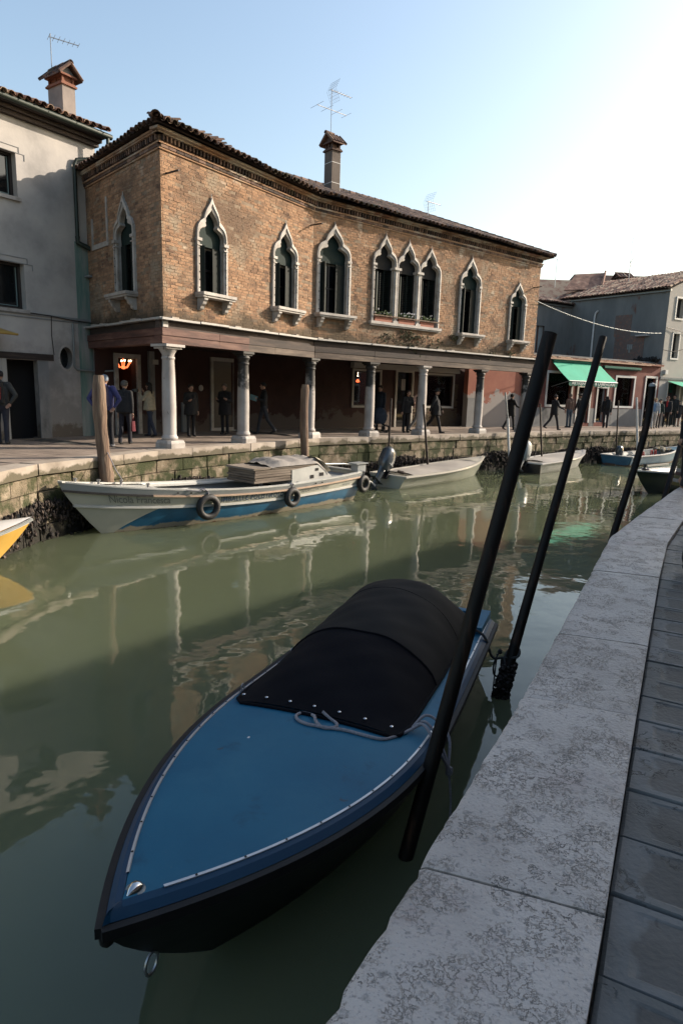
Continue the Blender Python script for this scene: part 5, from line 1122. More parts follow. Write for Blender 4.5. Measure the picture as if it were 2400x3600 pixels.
m = MB(); n = 6; top = [FC_(.75+4*i/n, .06, 4.2) for i in range(n+1)]; bot = [FC_(1.05+4*i/n, 1.3, 3.75) for i in range(n+1)]; m.loft([top, bot]); m.loft([[p-Rv*.01 for p in bot], [p-Rv*.01 for p in top]]); m.loft([bot, [p-Rv*.2 for p in bot]]); m.build('green_shop_awning', M_['awning'], label='green awning cut off by the right edge of the frame', cat='awning')
# pale grey leaning board / post by the red shop corner
# cable with bulbs
m = MB(); pts = []; a = FBC(LBC-.1, .1, 7.02); b_ = Vector((18.6, 39.0, 6.95))
for i in range(25): t_ = i/24; p = a.lerp(b_, t_); p.z -= .36*4*t_*(1-t_); pts.append(p)
m.tube(pts, .016, 5)
lc = thing('cable_with_clips', 'sagging pale cable strung from the brick house to the grey house', 'cable', tuple(a)); m.build('cable', M_['zinc'], lc)
m = MB()
for i in range(1, 24): m.blob(pts[i], (.05, .05, .028), jit=.1)
m.build('clips', M_['whitepaint'], lc, kind='stuff')
# ------------------------------------------------------------------ houses on the near bank (beside and behind the camera, right of the frame)
eN = unit(V(.46, .887)); nN = V(-eN.y, eN.x)
def near_house(P, e, L0, L1, zt, dpt, lab, mat):
    n_ = V(-e.y, e.x); Fn = frame(P, e, n_); h = thing('near_house', lab, 'house', tuple(Fn(L0, 0, ZN)))
    hol = []; s_ = L0+1.0
    while s_ < L1-1.2: hol.append((s_, s_+.9, 4.0, 5.2)); hol.append((s_, s_+.9, 2.3, 3.5)); s_ += 2.6
    holed_wall(Fn, L0, L1, 1.3, zt-.02, 0, hol, mat, 'wall', h)
    m = MB(); fbox(m, Fn, L0, L1, -dpt, -.3, 1.3, zt-.05); m.build('house_core', M_['greyplaster'], h)
    for a, b_, c, e_ in hol: fr = wframe(Fn, a, b_, c, e_, -.03, .03, .08, M_['whitepaint'], h); m = MB(); fbox(m, Fn, a, b_, -.2, -.18, c, e_); m.build('pane', M_['glass'], fr)
    m = MB(); m.add([Fn(L0, .35, zt), Fn(L1, .35, zt), Fn(L1, -dpt/2, zt+dpt*.17), Fn(L0, -dpt/2, zt+dpt*.17), Fn(L0, -dpt, zt), Fn(L1, -dpt, zt)], [(0, 1, 2, 3), (3, 2, 5, 4), (0, 3, 4), (1, 5, 2), (0, 4, 5, 1)]); m.build('roof', M_['tile'], h)
NHZ = 6.3
near_house(V(4.5, 1.6), eN, -14, -3, NHZ, 7, 'low rendered house on the near bank behind the viewer', M_['cream'])
near_house(V(4.5, 1.6), eN, -2.9, 7.4, NHZ, 7, 'low pink house on the near bank beside the boat', M_['redgrey'])
near_house(V(8.2, 8.3), unit(V(.62, .785)), 0, 12.5, NHZ, 7, 'low pale house on the near bank past the bend', M_['whitewash'])
near_house(V(21.5, 22.5), unit(V(.80, .60)), 0, 34, NHZ+.6, 8, 'long low house on the near bank farther along the canal', M_['redplaster'])
# ------------------------------------------------------------------ poles
def pole(name, pts, r, mat, lab, cat='mooring pole', group=None, wear=None, n=12):
    m = MB(); k = 10
    P = [Vector(p) for p in pts]
    q = []
    for i in range(k+1):
        t_ = i/k*(len(P)-1); j = min(int(t_), len(P)-2); q.append(P[j].lerp(P[j+1], t_-j))
    rs_ = [r[0]+(r[1]-r[0])*i/k + (random.uniform(-.08, .08)*r[0] if wear else 0) for i in range(k+1)]
    m.tube(q, rs_, n); return m.build(name, mat, smooth=True, sharp=50, label=lab, cat=cat, group=group)
def smooth_pts(P, n=16):
    P = [Vector(p) for p in P]; out = []
    for i in range(n+1):
        t_ = i/n*(len(P)-1); j = min(int(t_), len(P)-2); f = t_-j; p0, p1, p2, p3 = P[max(j-1, 0)], P[j], P[j+1], P[min(j+2, len(P)-1)]
        out.append(.5*((2*p1)+(p2-p0)*f+(2*p0-5*p1+4*p2-p3)*f*f+(-p0+3*p1-3*p2+p3)*f**3))
    return out
pole('mooring_pole', [(.33, 3.66, -.8), (.50, 3.75, 0), (1.30, 4.22, 3.45)], (.056, .047), M_['pole'], 'thick black leaning mooring pole in front of the blue boat, nearest the camera')
p2 = thing('mooring_pole', 'slimmer black leaning mooring pole at the stern of the blue boat', 'mooring pole', (1.69, 6.09, 0))
m = MB(); m.tube([Vector((1.5, 5.9, -.8)), Vector((1.69, 6.09, 0)), Vector((2.05, 6.42, 1.25)), Vector((2.75, 7.07, 3.70))], [.060, .056, .048, .039], 12); m.build('shaft', M_['pole'], p2, smooth=True)
m = MB()
for _ in range(420): 
    q = random.uniform(0, 2*pi); z = random.uniform(-.2, .34); rr_ = .072+.02*(.34-z); m.blob(Vector((1.69+z*.28+cos(q)*rr_, 6.09+z*.26+sin(q)*rr_, z)), random.uniform(.010, .022), jit=.5)
m.build('mussel_crust', M_['rust'], p2, kind='stuff')
m = MB(); m.tube(smooth_pts([(3.85, 9.2, -.5), (4.02, 9.45, .2), (4.28, 9.75, 1.0), (4.62, 10.05, 2.0), (4.80, 10.2, 2.7), (4.84, 10.25, 3.26)], 18), .053, 12); m.build('mooring_pole', M_['pole'], label='bowed black mooring pole rising beyond the bend of the near quay', cat='mooring pole', smooth=True)
m = MB(); m.lathe([(.06, 0), (.05, .035), (.0, .06)], (4.842, 10.25, 3.262), 12); m.build('pole_cap', M_['zinc'], label='pale cap on the bowed black mooring pole', cat='cap', smooth=True)
m = MB(); m.tube(smooth_pts([(6.2, 12.6, -.4), (6.6, 13.1, .4), (7.0, 13.6, 1.2), (7.8, 14.7, 2.35), (8.3, 15.3, 3.2)], 14), .055, 12); m.build('mooring_pole', M_['pole'], label='black mooring pole leaning out at the right edge past the striped bag', cat='mooring pole', smooth=True)
def wooden_pole(x, y, z1, r, lean, lab, base_r=None):
    m = MB(); k = 22; pts = []; rr = []
    for i in range(k+1):
        z = -.6+(z1+.6)*i/k; t_ = (z)/z1
        pts.append(Vector((x+lean[0]*t_+.02*sin(z*2.1), y+lean[1]*t_+.015*cos(z*1.7), z))); rr.append(r*(1+.05*sin(z*5+x)+.03*sin(z*11)+random.uniform(-.035, .035)) * (1.08 if .2 < z < 1.3 else 1)*(.8 if i == k else 1)*(.93 if i == k-1 else 1))
    m.tube(pts, rr, 14); return m.build('wooden_pole', M_['wood'], smooth=True, sharp=60, label=lab, cat='mooring pole')
wp1 = wooden_pole(-5.03, 13.5, 3.22, .135, (-.12, 0), 'thick weathered wooden mooring pole in front of the man in the blue jacket')
wooden_pole(-1.17, 19.3, 3.20, .125, (-.03, 0), 'weathered wooden mooring pole before the third column, behind the tarpaulin')
pole('thin_pole', [(1.57, 22.3, -.4), (1.60, 22.3, 2.84)], (.035, .033), M_['rust'], 'thin upright dark pole just left of the fifth column', cat='pole')
pole('thin_pole', [(3.22, 23.3, -.4), (2.82, 23.1, 2.66)], (.045, .038), M_['rust'], 'thin dark pole leaning in front of the fifth column', cat='pole')
wpole = thing('white_pole', 'slender pole with white lower sleeve beside the woman in the dark coat', 'pole', (7.2, 26.9, 0))
m = MB(); m.tube([(7.02, 26.4, -.4), (6.86, 26.5, 1.0), (6.76, 26.6, 2.12)], .055, 10); m.build('sleeve', M_['whitepaint'], wpole, smooth=True); m = MB(); m.tube([(6.76, 26.6, 2.12), (6.60, 26.7, 3.18)], .032, 8); m.build('upper_pole', M_['zinc'], wpole, smooth=True)
pole('thin_pole', [(8.75, 27.7, -.4), (8.40, 27.8, 2.75)], (.04, .035), M_['rust'], 'thin leaning dark pole above the stern of the second motorboat', cat='pole')
pole('thin_pole', [(13.32, 31.0, -.4), (13.1, 31.0, 2.98)], (.035, .03), M_['rust'], 'thin upright pole in front of the right-hand shop window', cat='pole')
pole('thin_pole', [(14.85, 32.0, -.3), (14.45, 32.1, 3.15)], (.06, .05), M_['whitepaint'], 'pale leaning pole at the corner of the red shop', cat='pole')
# ------------------------------------------------------------------ boats
class Hull:
    """local x from stern (0) to bow (Lb), y to port (left), z up; water at z=0"""
    def __init__(s, Lb, B, tm=.5, p=2.08, stern=1.0, z=(.55, .55, .85), rake=.8, flare=.82, zk=-.15, srake=.0, chine=None, zpow=2.2):
        s.L, s.B, s.tm, s.p, s.stern, s.z, s.rake, s.flare, s.zk, s.srake, s.zpow = Lb, B, tm, p, stern, z, rake, flare, zk, srake, zpow
    def prof(s, t):
        if t > s.tm: u = (t-s.tm)/(1-s.tm); return max(0, 1-u**s.p)
        u = (s.tm-t)/s.tm; return 1-(1-s.stern)*u*u
    def sheer(s, t):
        a, m_, b_ = s.z
        return m_+(a-m_)*max(0, 1-t/.5)**2 + (b_-m_)*max(0, (t-.25)/.75)**s.zpow
    def P(s, t, v, side=1, off=0):
        x0 = s.srake*(1-v); x1 = s.L-s.rake*(1-v)**1.25
        fl = s.flare+(1-s.flare)*v**1.3
        x = x0+(x1-x0)*t
        y = s.B*s.prof(t)*fl*(.86+.14*min(1, v*3)) + off
        z = s.zk+(s.sheer(t)-s.zk)*v
        return Vector((x, y*side, z))
    def ts(s, n=26): return [1-(1-i/n)**1.35 if True else i/n for i in range(n+1)]
def hull_shell(h, vb, mats, parent, name='hull', n=28):
    """vb: list of (v0,v1,material index)"""
    mb = MB(); T_ = h.ts(n)
    for side in (1, -1):
        for v0, v1, mi in vb:
            k = max(1, round((v1-v0)/.12)); rings = [[h.P(t_, v0+(v1-v0)*j/k, side) for t_ in T_] for j in range(k+1)]
            if side < 0: rings = [r[::-1] for r in rings]
            mb.loft(rings, m=mi)
    for v0, v1, mi in vb:
        mb.add([h.P(0, v0, 1), h.P(0, v0, -1), h.P(0, v1, -1), h.P(0, v1, 1)], [(0, 3, 2, 1)], mi)
    return mb.build(name, mats, parent, smooth=True, local=True, sharp=40)
def rail(h, parent, name, mat, v=1, w_=.05, hh=.05, off=.0, dz=0, t0=0, t1=1, n=40, stern=True, both=(1, -1), label=None):
    mb = MB()
    for side in both:
        T_ = [t0+(t1-t0)*(1-(1-i/n)**1.3) for i in range(n+1)]; rings = []
        for i, t_ in enumerate(T_):
            p = h.P(t_, v, side); q = h.P(min(t_+.004, 1), v, side)-h.P(max(t_-.004, 0), v, side); q.z = 0; q.normalize(); nn = Vector((-q.y, q.x, 0))*side
            c = p+nn*off+Vector((0, 0, dz)); rings.append([c+nn*w_/2+Rv*hh/2, c-nn*w_/2+Rv*hh/2, c-nn*w_/2-Rv*hh/2, c+nn*w_/2-Rv*hh/2])
        mb.loft(rings, closed=True, caps=True)
    if stern and t0 == 0:
        a, b_ = h.P(0, v, 1), h.P(0, v, -1); mb.bar(a+Vector((-off, 0, dz)), b_+Vector((-off, 0, dz)), w_, hh)
    return mb.build(name, mat, parent, local=True, smooth=True, sharp=35, label=label)
def deck(h, parent, name, mat, t0, t1, inset=0, dz=0, camber=.0, n=24, thick=.0, m=8):
    mb = MB(); rings = []
    for i in range(n+1):
        t_ = t0+(t1-t0)*(1-(1-i/n)**1.3); p = h.P(t_, 1, 1); yy = max(0, p.y-inset)
        rings.append([Vector((p.x-(inset if t_ > .98 else 0), yy*(1-2*j/m), p.z+dz+camber*(1-(1-2*j/m)**2)*min(1, yy*2))) for j in range(m+1)])
    mb.loft(rings)
    mb.f = [tuple(reversed(f)) for f in mb.f] if False else mb.f
    return mb.build(name, mat, parent, smooth=True, local=True)
def inner_shell(h, parent, mat, t0, t1, inset=.08, zf=.12, name='inner_hull', n=16):
    mb = MB(); r1, r2, r3 = [], [], []
    for i in range(n+1):
        t_ = t0+(t1-t0)*i/n; p = h.P(t_, 1, 1); y = max(.02, p.y-inset); r1.append((p.x, y, p.z)); r2.append((p.x, y*min(.86, h.flare*1.0), zf))
    for side in (1, -1):
        mb.loft([[Vector((x, y*side, z)) for x, y, z in r1], [Vector((x, y*side, z)) for x, y, z in r2]])
    mb.loft([[Vector((x, y, z)) for x, y, z in r2], [Vector((x, -y, z)) for x, y, z in r2]])
    for k in (0, -1):
        mb.add([Vector((r1[k][0], r1[k][1], r1[k][2])), Vector((r1[k][0], -r1[k][1], r1[k][2])), Vector((r2[k][0], -r2[k][1], zf)), Vector((r2[k][0], r2[k][1], zf))], [(0, 1, 2, 3)])
    return mb.build(name, mat, parent, local=True)
def place(lab, bow, stern, cat='boat', name='boat'):
    d = Vector((bow[0]-stern[0], bow[1]-stern[1])); return thing(name, lab, cat, (stern[0], stern[1], 0), atan2(d.y, d.x)), d.length
def rope(pts, r, mat, label, cat='rope', n=7, k=40, parent=None, name='rope'):
    m = MB(); m.tube(smooth_pts(pts, k), r, n)
    return m.build(name, mat, parent, smooth=True, label=label, cat=cat)
def outboard(parent, x, z, lab, s_=1.0, tilt=0, mat=None, cowl=None):
    """outboard motor hanging on a transom, a thing of its own; x points away from the boat"""
    W = WM[parent.name]; o = thing('outboard_motor', lab, 'outboard motor', tuple(W @ Vector((x, 0, 0))), 0)
    R = W @ Matrix.Translation((x, 0, z)) @ Matrix.Rotation(tilt, 4, 'Y') @ Matrix.Diagonal((s_, s_, s_, 1))
    def tr(m): m.v = [tuple(R @ Vector(v)) for v in m.v]; return m
    m = MB(); secs = [(-.10, .12, .24, .0), (-.02, .165, .33, -.01), (.10, .19, .40, -.02), (.26, .19, .41, -.04), (.42, .175, .38, -.06), (.52, .14, .30, -.06), (.57, .08, .18, -.05), (.58, .02, .05, -.05)]
    rings = []
    for zz, wy, wx, dx in secs:
        rings.append([Vector((-.22+dx+wx*.95*abs(cos(q))**.7*(1 if cos(q) > 0 else -1)*.62, wy*abs(sin(q))**.8*(1 if sin(q) > 0 else -1), .12+zz)) for q in np.linspace(0, 2*pi, 20, endpoint=False)])
    m.loft(rings, closed=True, caps=True); tr(m).build('cowl', cowl or M_['cowl'], o, smooth=True, sharp=50)
    m = MB(); m.loft([[Vector((-.2+.62*.37*cos(q), .205*sin(q), z_)) for q in np.linspace(0, 2*pi, 20, endpoint=False)] for z_ in (.20, .225)], closed=True); tr(m).build('cowl_band', M_['zinc'], o)
    m = MB(); m.loft([[Vector((-.24+a*cos(q), b_*sin(q), z_)) for q in np.linspace(0, 2*pi, 12, endpoint=False)] for z_, a, b_ in ((.12, .17, .11), (-.1, .12, .07), (-.35, .10, .05), (-.62, .09, .035))], closed=True, caps=True)
    m.box((-.26, 0, -.36), (.42, .20, .015)); m.loft([[Vector((x_, .055*cos(q)*k_, -.55+.055*sin(q)*k_)) for q in np.linspace(0, 2*pi, 10, endpoint=False)] for x_, k_ in ((-.5, .6), (-.4, 1), (-.2, 1), (-.05, .3))], closed=True, caps=True)
    m.box((-.2, 0, -.68), (.16, .012, .16)); tr(m).build('leg', mat or M_['cowl'], o, smooth=True, sharp=40)
    m = MB()
    for k in range(3): m.box((-.53, .07*cos(2.1*k), -.55+.07*sin(2.1*k)), (.02, .09, .07), Matrix.Rotation(2.1*k, 3, 'X'))
    tr(m).build('propeller', M_['steel'], o)
    m = MB(); m.box((-.03, 0, -.02), (.06, .22, .26)); m.bar((-.02, .06, .12), (.28, .05, .16), .03, .03); tr(m).build('clamp_bracket', M_['cowldark'], o)
    return o
def tyre(c, axis, R_, r_, lab, ropes=None, group=None):
    """tyre hanging against a hull: axis = its horizontal axle direction"""
    o = thing('tyre_fender', lab, 'tyre', tuple(c), 0, group); ax = Vector(axis).normalized(); sd_ = ax.cross(Rv).normalized(); m = MB(); n = 30; prof = []
    for q in np.linspace(0, 2*pi, 14, endpoint=False):
        prof.append((R_-r_*.9+r_*.95*cos(q)*(1 if cos(q) > 0 else .8), r_*.95*sin(q)))
    prof = [p for p in prof if True]; rings = []
    for i in range(n): q = 2*pi*i/n; rings.append([Vector(c)+(sd_*cos(q)+Rv*sin(q))*(a+(.004*(i % 2) if a > R_-r_*.5 else 0))+ax*b_ for a, b_ in prof])
    rings.append(rings[0]); m.loft(rings, closed=True); m.build('tyre', M_['blackrub'], o, smooth=True, sharp=60)
    if ropes:
        for k, rp_ in enumerate(ropes): m = MB(); m.tube(smooth_pts(rp_, 14), .013, 6); m.build('hanging_rope', M_['rope'], o, smooth=True)
    return o
# ---- near blue boat
nb, Lb = place('bright blue decked motorboat with black canopy moored closest to the camera', (-.935, 2.235), (1.006, 7.16))
H = Hull(Lb, .865, tm=.50, p=2.25, stern=.97, z=(.50, .53, .84), rake=.95, flare=.72, zk=-.12, zpow=2.0)
hull_shell(H, [(0, .55, 0), (.55, .93, 0), (.93, 1, 1)], [M_['hullblack'], M_['rubrail']], nb)
rail(H, nb, 'rub_rail', M_['rubrail'], v=1, w_=.035, hh=.05, off=.008, dz=-.012)
rail(H, nb, 'lower_rub_strip', M_['rubrail'], v=.86, w_=.02, hh=.022, off=.005, t0=0, t1=.62, stern=False)
# sloping gunwale, white trim, cambered deck
mb = MB(); T_ = [1-(1-i/44)**1.35 for i in range(45)]
def inner_pt(t_, side, ins, dz):
    p = H.P(t_, 1, 1); q = H.P(min(t_+.004, 1), 1, 1)-H.P(max(t_-.004, 0), 1, 1); q.z = 0; q.normalize(); nn = Vector((-q.y, q.x, 0))
    r = p-nn*ins
    if r.y < 0: r.y = 0
    return Vector((r.x, r.y*side, p.z+dz))
TD = .985
for side in (1, -1):
    r = [[inner_pt(t_*TD if False else t_, side, .012, .015) for t_ in T_], [inner_pt(t_, side, .045, .045) for t_ in T_], [inner_pt(t_, side, .078, .055) for t_ in T_]]
    mb.loft(r)
mb.build('gunwale', M_['sideblue'], nb, smooth=True, local=True, sharp=20)
mb = MB()
for side in (1, -1):
    Ts = [t_*.955 for t_ in T_]; r = [[inner_pt(t_, side, a, z_) for t_ in Ts] for a, z_ in ((.072, .054), (.071, .061), (.084, .063), (.086, .054))]; mb.loft(r)
mb.build('white_trim', M_['trim'], nb, local=True, smooth=True, sharp=30)
mb = MB()
for side in (1, -1):
    for k in range(22):
        t_ = .03+.90*k/21; p = inner_pt(t_, side, .078, .064); mb.lathe([(.007, 0), (.004, .003)], p, 6)
mb.build('trim_screws', M_['rust'], nb, local=True, kind='stuff')
def deck_z(t_, y): 
    w_ = max(.02, inner_pt(t_, 1, .10, 0).y); return H.sheer(t_)+.052+.045*(1-min(1, (y/w_))**2)*min(1, w_*1.6)
mb = MB(); rings = []
for t_ in T_:
    p = inner_pt(t_, 1, .08, .052); rings.append([Vector((p.x, p.y*(1-2*j/14), H.sheer(t_)+.052+.045*(1-(1-2*j/14)**2)*min(1, p.y*1.6))) for j in range(15)])
mb.loft(rings); mb.build('deck', M_['decking'], nb, smooth=True, local=True)
def NB(x, y, dz=0): # point on deck by distance from bow and lateral offset (right positive)
    t_ = 1-x/Lb; return Vector((Lb-x, y, deck_z(t_, abs(y))+dz))
# chips of bare wood on the deck near the bow
mb = MB(); q = [NB(.52+.05*cos(a)*(1+.4*sin(3*a)), -.06+.025*sin(a)*(1+.3*cos(2*a)), .0025) for a in np.linspace(0, 2*pi, 14, endpoint=False)]; mb.add(q, [tuple(range(14))]); mb.build('paint_chip', mk('bare_chip', [(.16, .17, .19)], rough=.8), nb, local=True)
mb = MB(); mb.blob(NB(1.72, -.30, .003), (.014, .009, .004)); mb.build('white_dropping', M_['petal'], nb, local=True)
# chrome bow light
mb = MB(); c = NB(.21, .0, 0); rings = []
for k, (u, wv, hv) in enumerate([(-.045, .010, .004), (-.034, .027, .020), (-.015, .033, .034), (.008, .031, .037), (.03, .020, .028), (.05, .008, .013), (.055, .002, .004)]): rings.append([c+Vector((u*-1*-1, 0, 0))+Vector((0, wv*cos(a), hv*max(0, sin(a)))) for a in np.linspace(-.2, pi+.2, 12)])
mb.loft(rings, caps=True); o = mb.build('bow_light', M_['chrome'], nb, smooth=True, local=True)
mb = MB(); mb.lathe([(.044, 0), (.046, .006), (.04, .010)], c-Vector((0, 0, .004)), 18); o = mb.build('bow_light_base', M_['zinc'], nb, smooth=True, local=True)
mb = MB(); c = H.P(1, .97, 1); mb.lathe([(.012, -.06), (.030, -.04), (.036, 0), (.034, .03), (.012, .04)], c+Vector((-.02, 0, -.01)), 12); mb.build('bow_bumper', M_['rubrail'], nb, smooth=True, local=True)
# bow ring
mb = MB(); c = H.P(1, .62, 1)+Vector((-.02, 0, -.03)); mb.tube([c+Vector((.0+.045*sin(a), .0, -.05+.055*cos(a))) for a in np.linspace(0, 2*pi, 14, endpoint=False)], .008, 6, closed=True); mb.build('bow_ring', M_['steel'], nb, smooth=True, local=True)
# canopy over hoops
CW = .70
def canopy(a, j, n=18):
    """a distance from bow, j in -1..1"""
    hs_ = [(2.22, .02), (2.45, .08), (2.8, .20), (3.2, .345), (3.26, .36), (3.7, .43), (4.15, .475), (4.6, .47), (4.78, .40), (4.95, .22), (5.02, .05)]
    if a < 3.23: u_ = max(0, (a-2.22)/1.01); hh = .02+.34*(u_+.10*sin(pi*u_))
    else: u_ = min(1, (a-3.23)/1.15); hh = .36+.12*sin(pi/2*u_)
    if a > 4.5: hh *= max(.05, cos((a-4.5)/.54*pi/2)**.6)
    w_ = CW
    if a < 2.5: w_ = CW*(.90+.10*((a-2.22)/.28)**.5) if a > 2.22 else CW*.90
    w_ = min(w_, inner_pt(1-a/Lb, 1, .13, 0).y)
    y = w_*j; z = hh*max(0, 1-abs(j)**2.4)**.75
    if z < .02: z = .02*(1-abs(j)**8)
    wr = .010*sin(j*7+a*4)*abs(j)+.006*sin(a*11+j*5)+.004*sin(a*23-j*9)
    return NB(a, y-.05, .012)+Vector((0, 0, z+wr*(z > .05)))
def canv(a0, a1, mat, name, n=20, frontcurve=0):
    mb = MB(); rings = []
    for i in range(n+1):
        rings.append([canopy(a0+(a1-a0)*i/n+ (frontcurve*(1-i/n)*(-abs(j_)**2) if frontcurve else 0), j_) for j_ in np.linspace(-1, 1, 33)])
    mb.loft(rings); 
    return mb.build(name, mat, nb, smooth=True, local=True, sharp=60)
canv(2.22, 3.22, M_['canvas'], 'canopy_front', 14); canv(3.20, 5.02, M_['canvas2'], 'canopy_top', 26)
mb = MB(); mb.tube([canopy(3.21, j_)+Vector((0, 0, .006)) for j_ in np.linspace(-1, 1, 30)], .009, 6); mb.tube([canopy(4.2, j_)+Vector((0, 0, -.001)) for j_ in np.linspace(-1, 1, 30)], .004, 6); mb.build('canopy_seam', M_['canvas'], nb, smooth=True, local=True)
mb = MB(); edge = [NB(2.21, y-.05, .012) for y in np.linspace(-.60, .60, 20)]; mb.tube([NB(4.9, -0.71, .02), NB(3.5, -0.75, .02), NB(2.45, -0.74, .02), NB(2.26, -0.71, .02)]+edge+[NB(2.26, 0.61, .02), NB(2.45, 0.64, .02), NB(3.5, 0.65, .02), NB(4.9, 0.61, .02)], .013, 8); mb.build('canopy_hem', M_['canvas'], nb, smooth=True, local=True)
mb = MB()
for y in np.linspace(-.66, .54, 7): mb.lathe([(.013, 0), (.013, .005), (.006, .010)], NB(2.27, y, .055), 10)
mb.build('press_studs', M_['chrome'], nb, smooth=True, local=True)
for a in (2.45, 3.35, 4.3):
    mb = MB(); c = NB(a, -.775, .0); mb.tube([c+Vector((-.02, 0, 0)), c+Vector((-.02, 0, .05)), c+Vector((0, 0, .065)), c+Vector((.02, 0, .05)), c+Vector((.02, 0, 0))], .006, 6); mb.build('deck_loop', M_['steel'], nb, smooth=True, local=True)
# stern: two raised blocks, transom cover
for sd_ in (-1, 1):
    mb = MB(); mb.box((.28, sd_*.66, H.sheer(.05)+.085), (.60, .22, .10), m=0); o = mb.build('stern_locker', M_['decking'], nb, local=True)
    mb = MB(); mb.bar((.06, sd_*.58, H.sheer(.05)+.14), (.52, sd_*.585, H.sheer(.05)+.142), .03, .02); mb.build('locker_hinge_strip', M_['trim'], nb, local=True)
mb = MB(); mb.box((-.02, 0, H.sheer(0)+.05), (.10, 1.3, .12)); mb.box((-.05, 0, .2), (.06, 1.2, .5)); mb.build('transom', M_['decking'], nb, local=True)
mb = MB()
rings = []
for i in range(9): 
    x = .1+.42*i/8; rings.append([Vector((x, y, H.sheer(.05)+.03+.06*sin(i*.9+y*7)*.4+.10*(i/8))) for y in np.linspace(-.52, .52, 14)])
mb.loft(rings); mb.build('aft_cover', M_['canvas'], nb, smooth=True, local=True)
mb = MB(); mb.blob((.50, .50, H.sheer(.1)+.12), (.08, .05, .11), jit=.3); mb.build('cover_bunch', M_['canvas'], nb, local=True)
# ropes on the near boat
W = WM[nb.name]
dk = lambda a, y, z=.012: tuple(W @ NB(a, y, z))
loop = [dk(a, y+.03, z) for a, y, z in [(2.228, -0.004, .05), (2.21, 0.062, .02), (2.187, 0.115, .012), (2.153, 0.142, .012), (2.115, 0.139, .012), (2.075, 0.1, .012), (2.073, 0.052, .012), (2.098, 0.001, .03), (2.167, -0.042, .03), (2.211, -0.085, .014), (2.223, -0.15, .012), (2.179, -0.181, .012), (2.133, -0.173, .012), (2.085, -0.127, .012), (2.063, -0.058, .012), (2.069, 0.011, .012), (2.068, 0.068, .016), (2.09, 0.13, .012), (2.105, .18, .012)]]
line = [dk(a, y+.03, z) for a, y, z in [(2.105, 0.17, .012), (2.115, 0.244, .012), (2.118, 0.345, .012), (2.127, 0.443, .012), (2.154, 0.5, .012), (2.22, 0.545, .012), (2.319, 0.60, .02), (2.37, 0.64, .04), (2.42, .68, .06)]]
rope(loop, .0115, M_['rope'], 'grey figure-of-eight rope end coiled on the blue foredeck', k=90)
m = MB(); m.tube(smooth_pts(line, 60), .0115, 7)
ex = [W @ NB(2.46, .70, .06), W @ NB(2.44, .76, .08), W @ Vector((Lb-2.40, .86, .62)), W @ Vector((Lb-2.36, .93, .50)), W @ Vector((Lb-2.36, .95, .42))]
m.tube(smooth_pts(ex, 20), .011, 7); m.tube(smooth_pts([W @ NB(2.40, .66, .03), W @ NB(2.50, .72, .10), W @ NB(2.54, .80, .07), W @ Vector((Lb-2.5, .91, .6)), W @ Vector((Lb-2.38, .94, .46))], 20), .011, 7); m.tube(smooth_pts([W @ NB(2.42, .68, .05), W @ NB(2.38, .76, .08), W @ Vector((Lb-2.3, .90, .58)), W @ Vector((Lb-2.36, .94, .44))], 20), .011, 7)
m.blob(W @ Vector((Lb-2.37, .95, .42)), (.03, .03, .045), jit=.2); m.tube(smooth_pts([W @ Vector((Lb-2.37, .95, .40)), W @ Vector((Lb-2.35, .98, .2)), W @ Vector((Lb-2.3, .99, .02)), W @ Vector((Lb-2.28, 1.0, -.2))], 12), .008, 6)
m.build('mooring_rope', M_['rope'], smooth=True, label='grey mooring rope tied over the gunwale of the blue boat at its cleat', cat='rope')
sp = W @ Vector((.66, .80, .60))
pp = Vector((1.80, 6.19, .42))
m = MB(); m.tube(smooth_pts([W @ Vector((.60, .55, .66)), sp, sp.lerp(pp, .35)-Rv*.16, sp.lerp(pp, .7)-Rv*.10, pp+Vector((.04, -.06, .0)), pp+Vector((.08, .02, .05)), pp+Vector((.0, .07, .03)), pp+Vector((-.07, .0, -.05)), pp+Vector((-.05, -.06, -.14))], 40), .014, 7)
c = sp.lerp(pp, .6)-Rv*.05; m.tube(smooth_pts([c, c+Vector((-.06, -.05, -.10)), c+Vector((-.05, -.03, -.24)), c+Vector((.03, .0, -.28)), pp-Rv*.2], 24), .010, 6); m.tube(smooth_pts([c+Vector((-.03, -.02, -.02)), c+Vector((-.04, -.03, -.2)), c+Vector((-.05, -.04, -.40))], 10), .008, 6); m.blob(c, .03)
m.build('stern_rope', M_['ropedark'], smooth=True, label='dark rope from the blue boat stern knotted round the slimmer pole', cat='rope')
# ---- cargo boat
cb, Lc = place('long white and blue cargo boat lettered on its side, moored by the arcade', (-5.52, 12.20), (.10, 18.5), name='cargo_boat')
HC = Hull(Lc, .90, tm=.42, p=2.3, stern=.80, z=(.80, .70, 1.14), rake=.98, flare=.70, zk=-.15, zpow=2.4, srake=.25)
VB = .615
hull_shell(HC, [(0, VB, 1), (VB, 1, 0)], [M_['hullcream'], M_['hullblue']], cb, n=34)
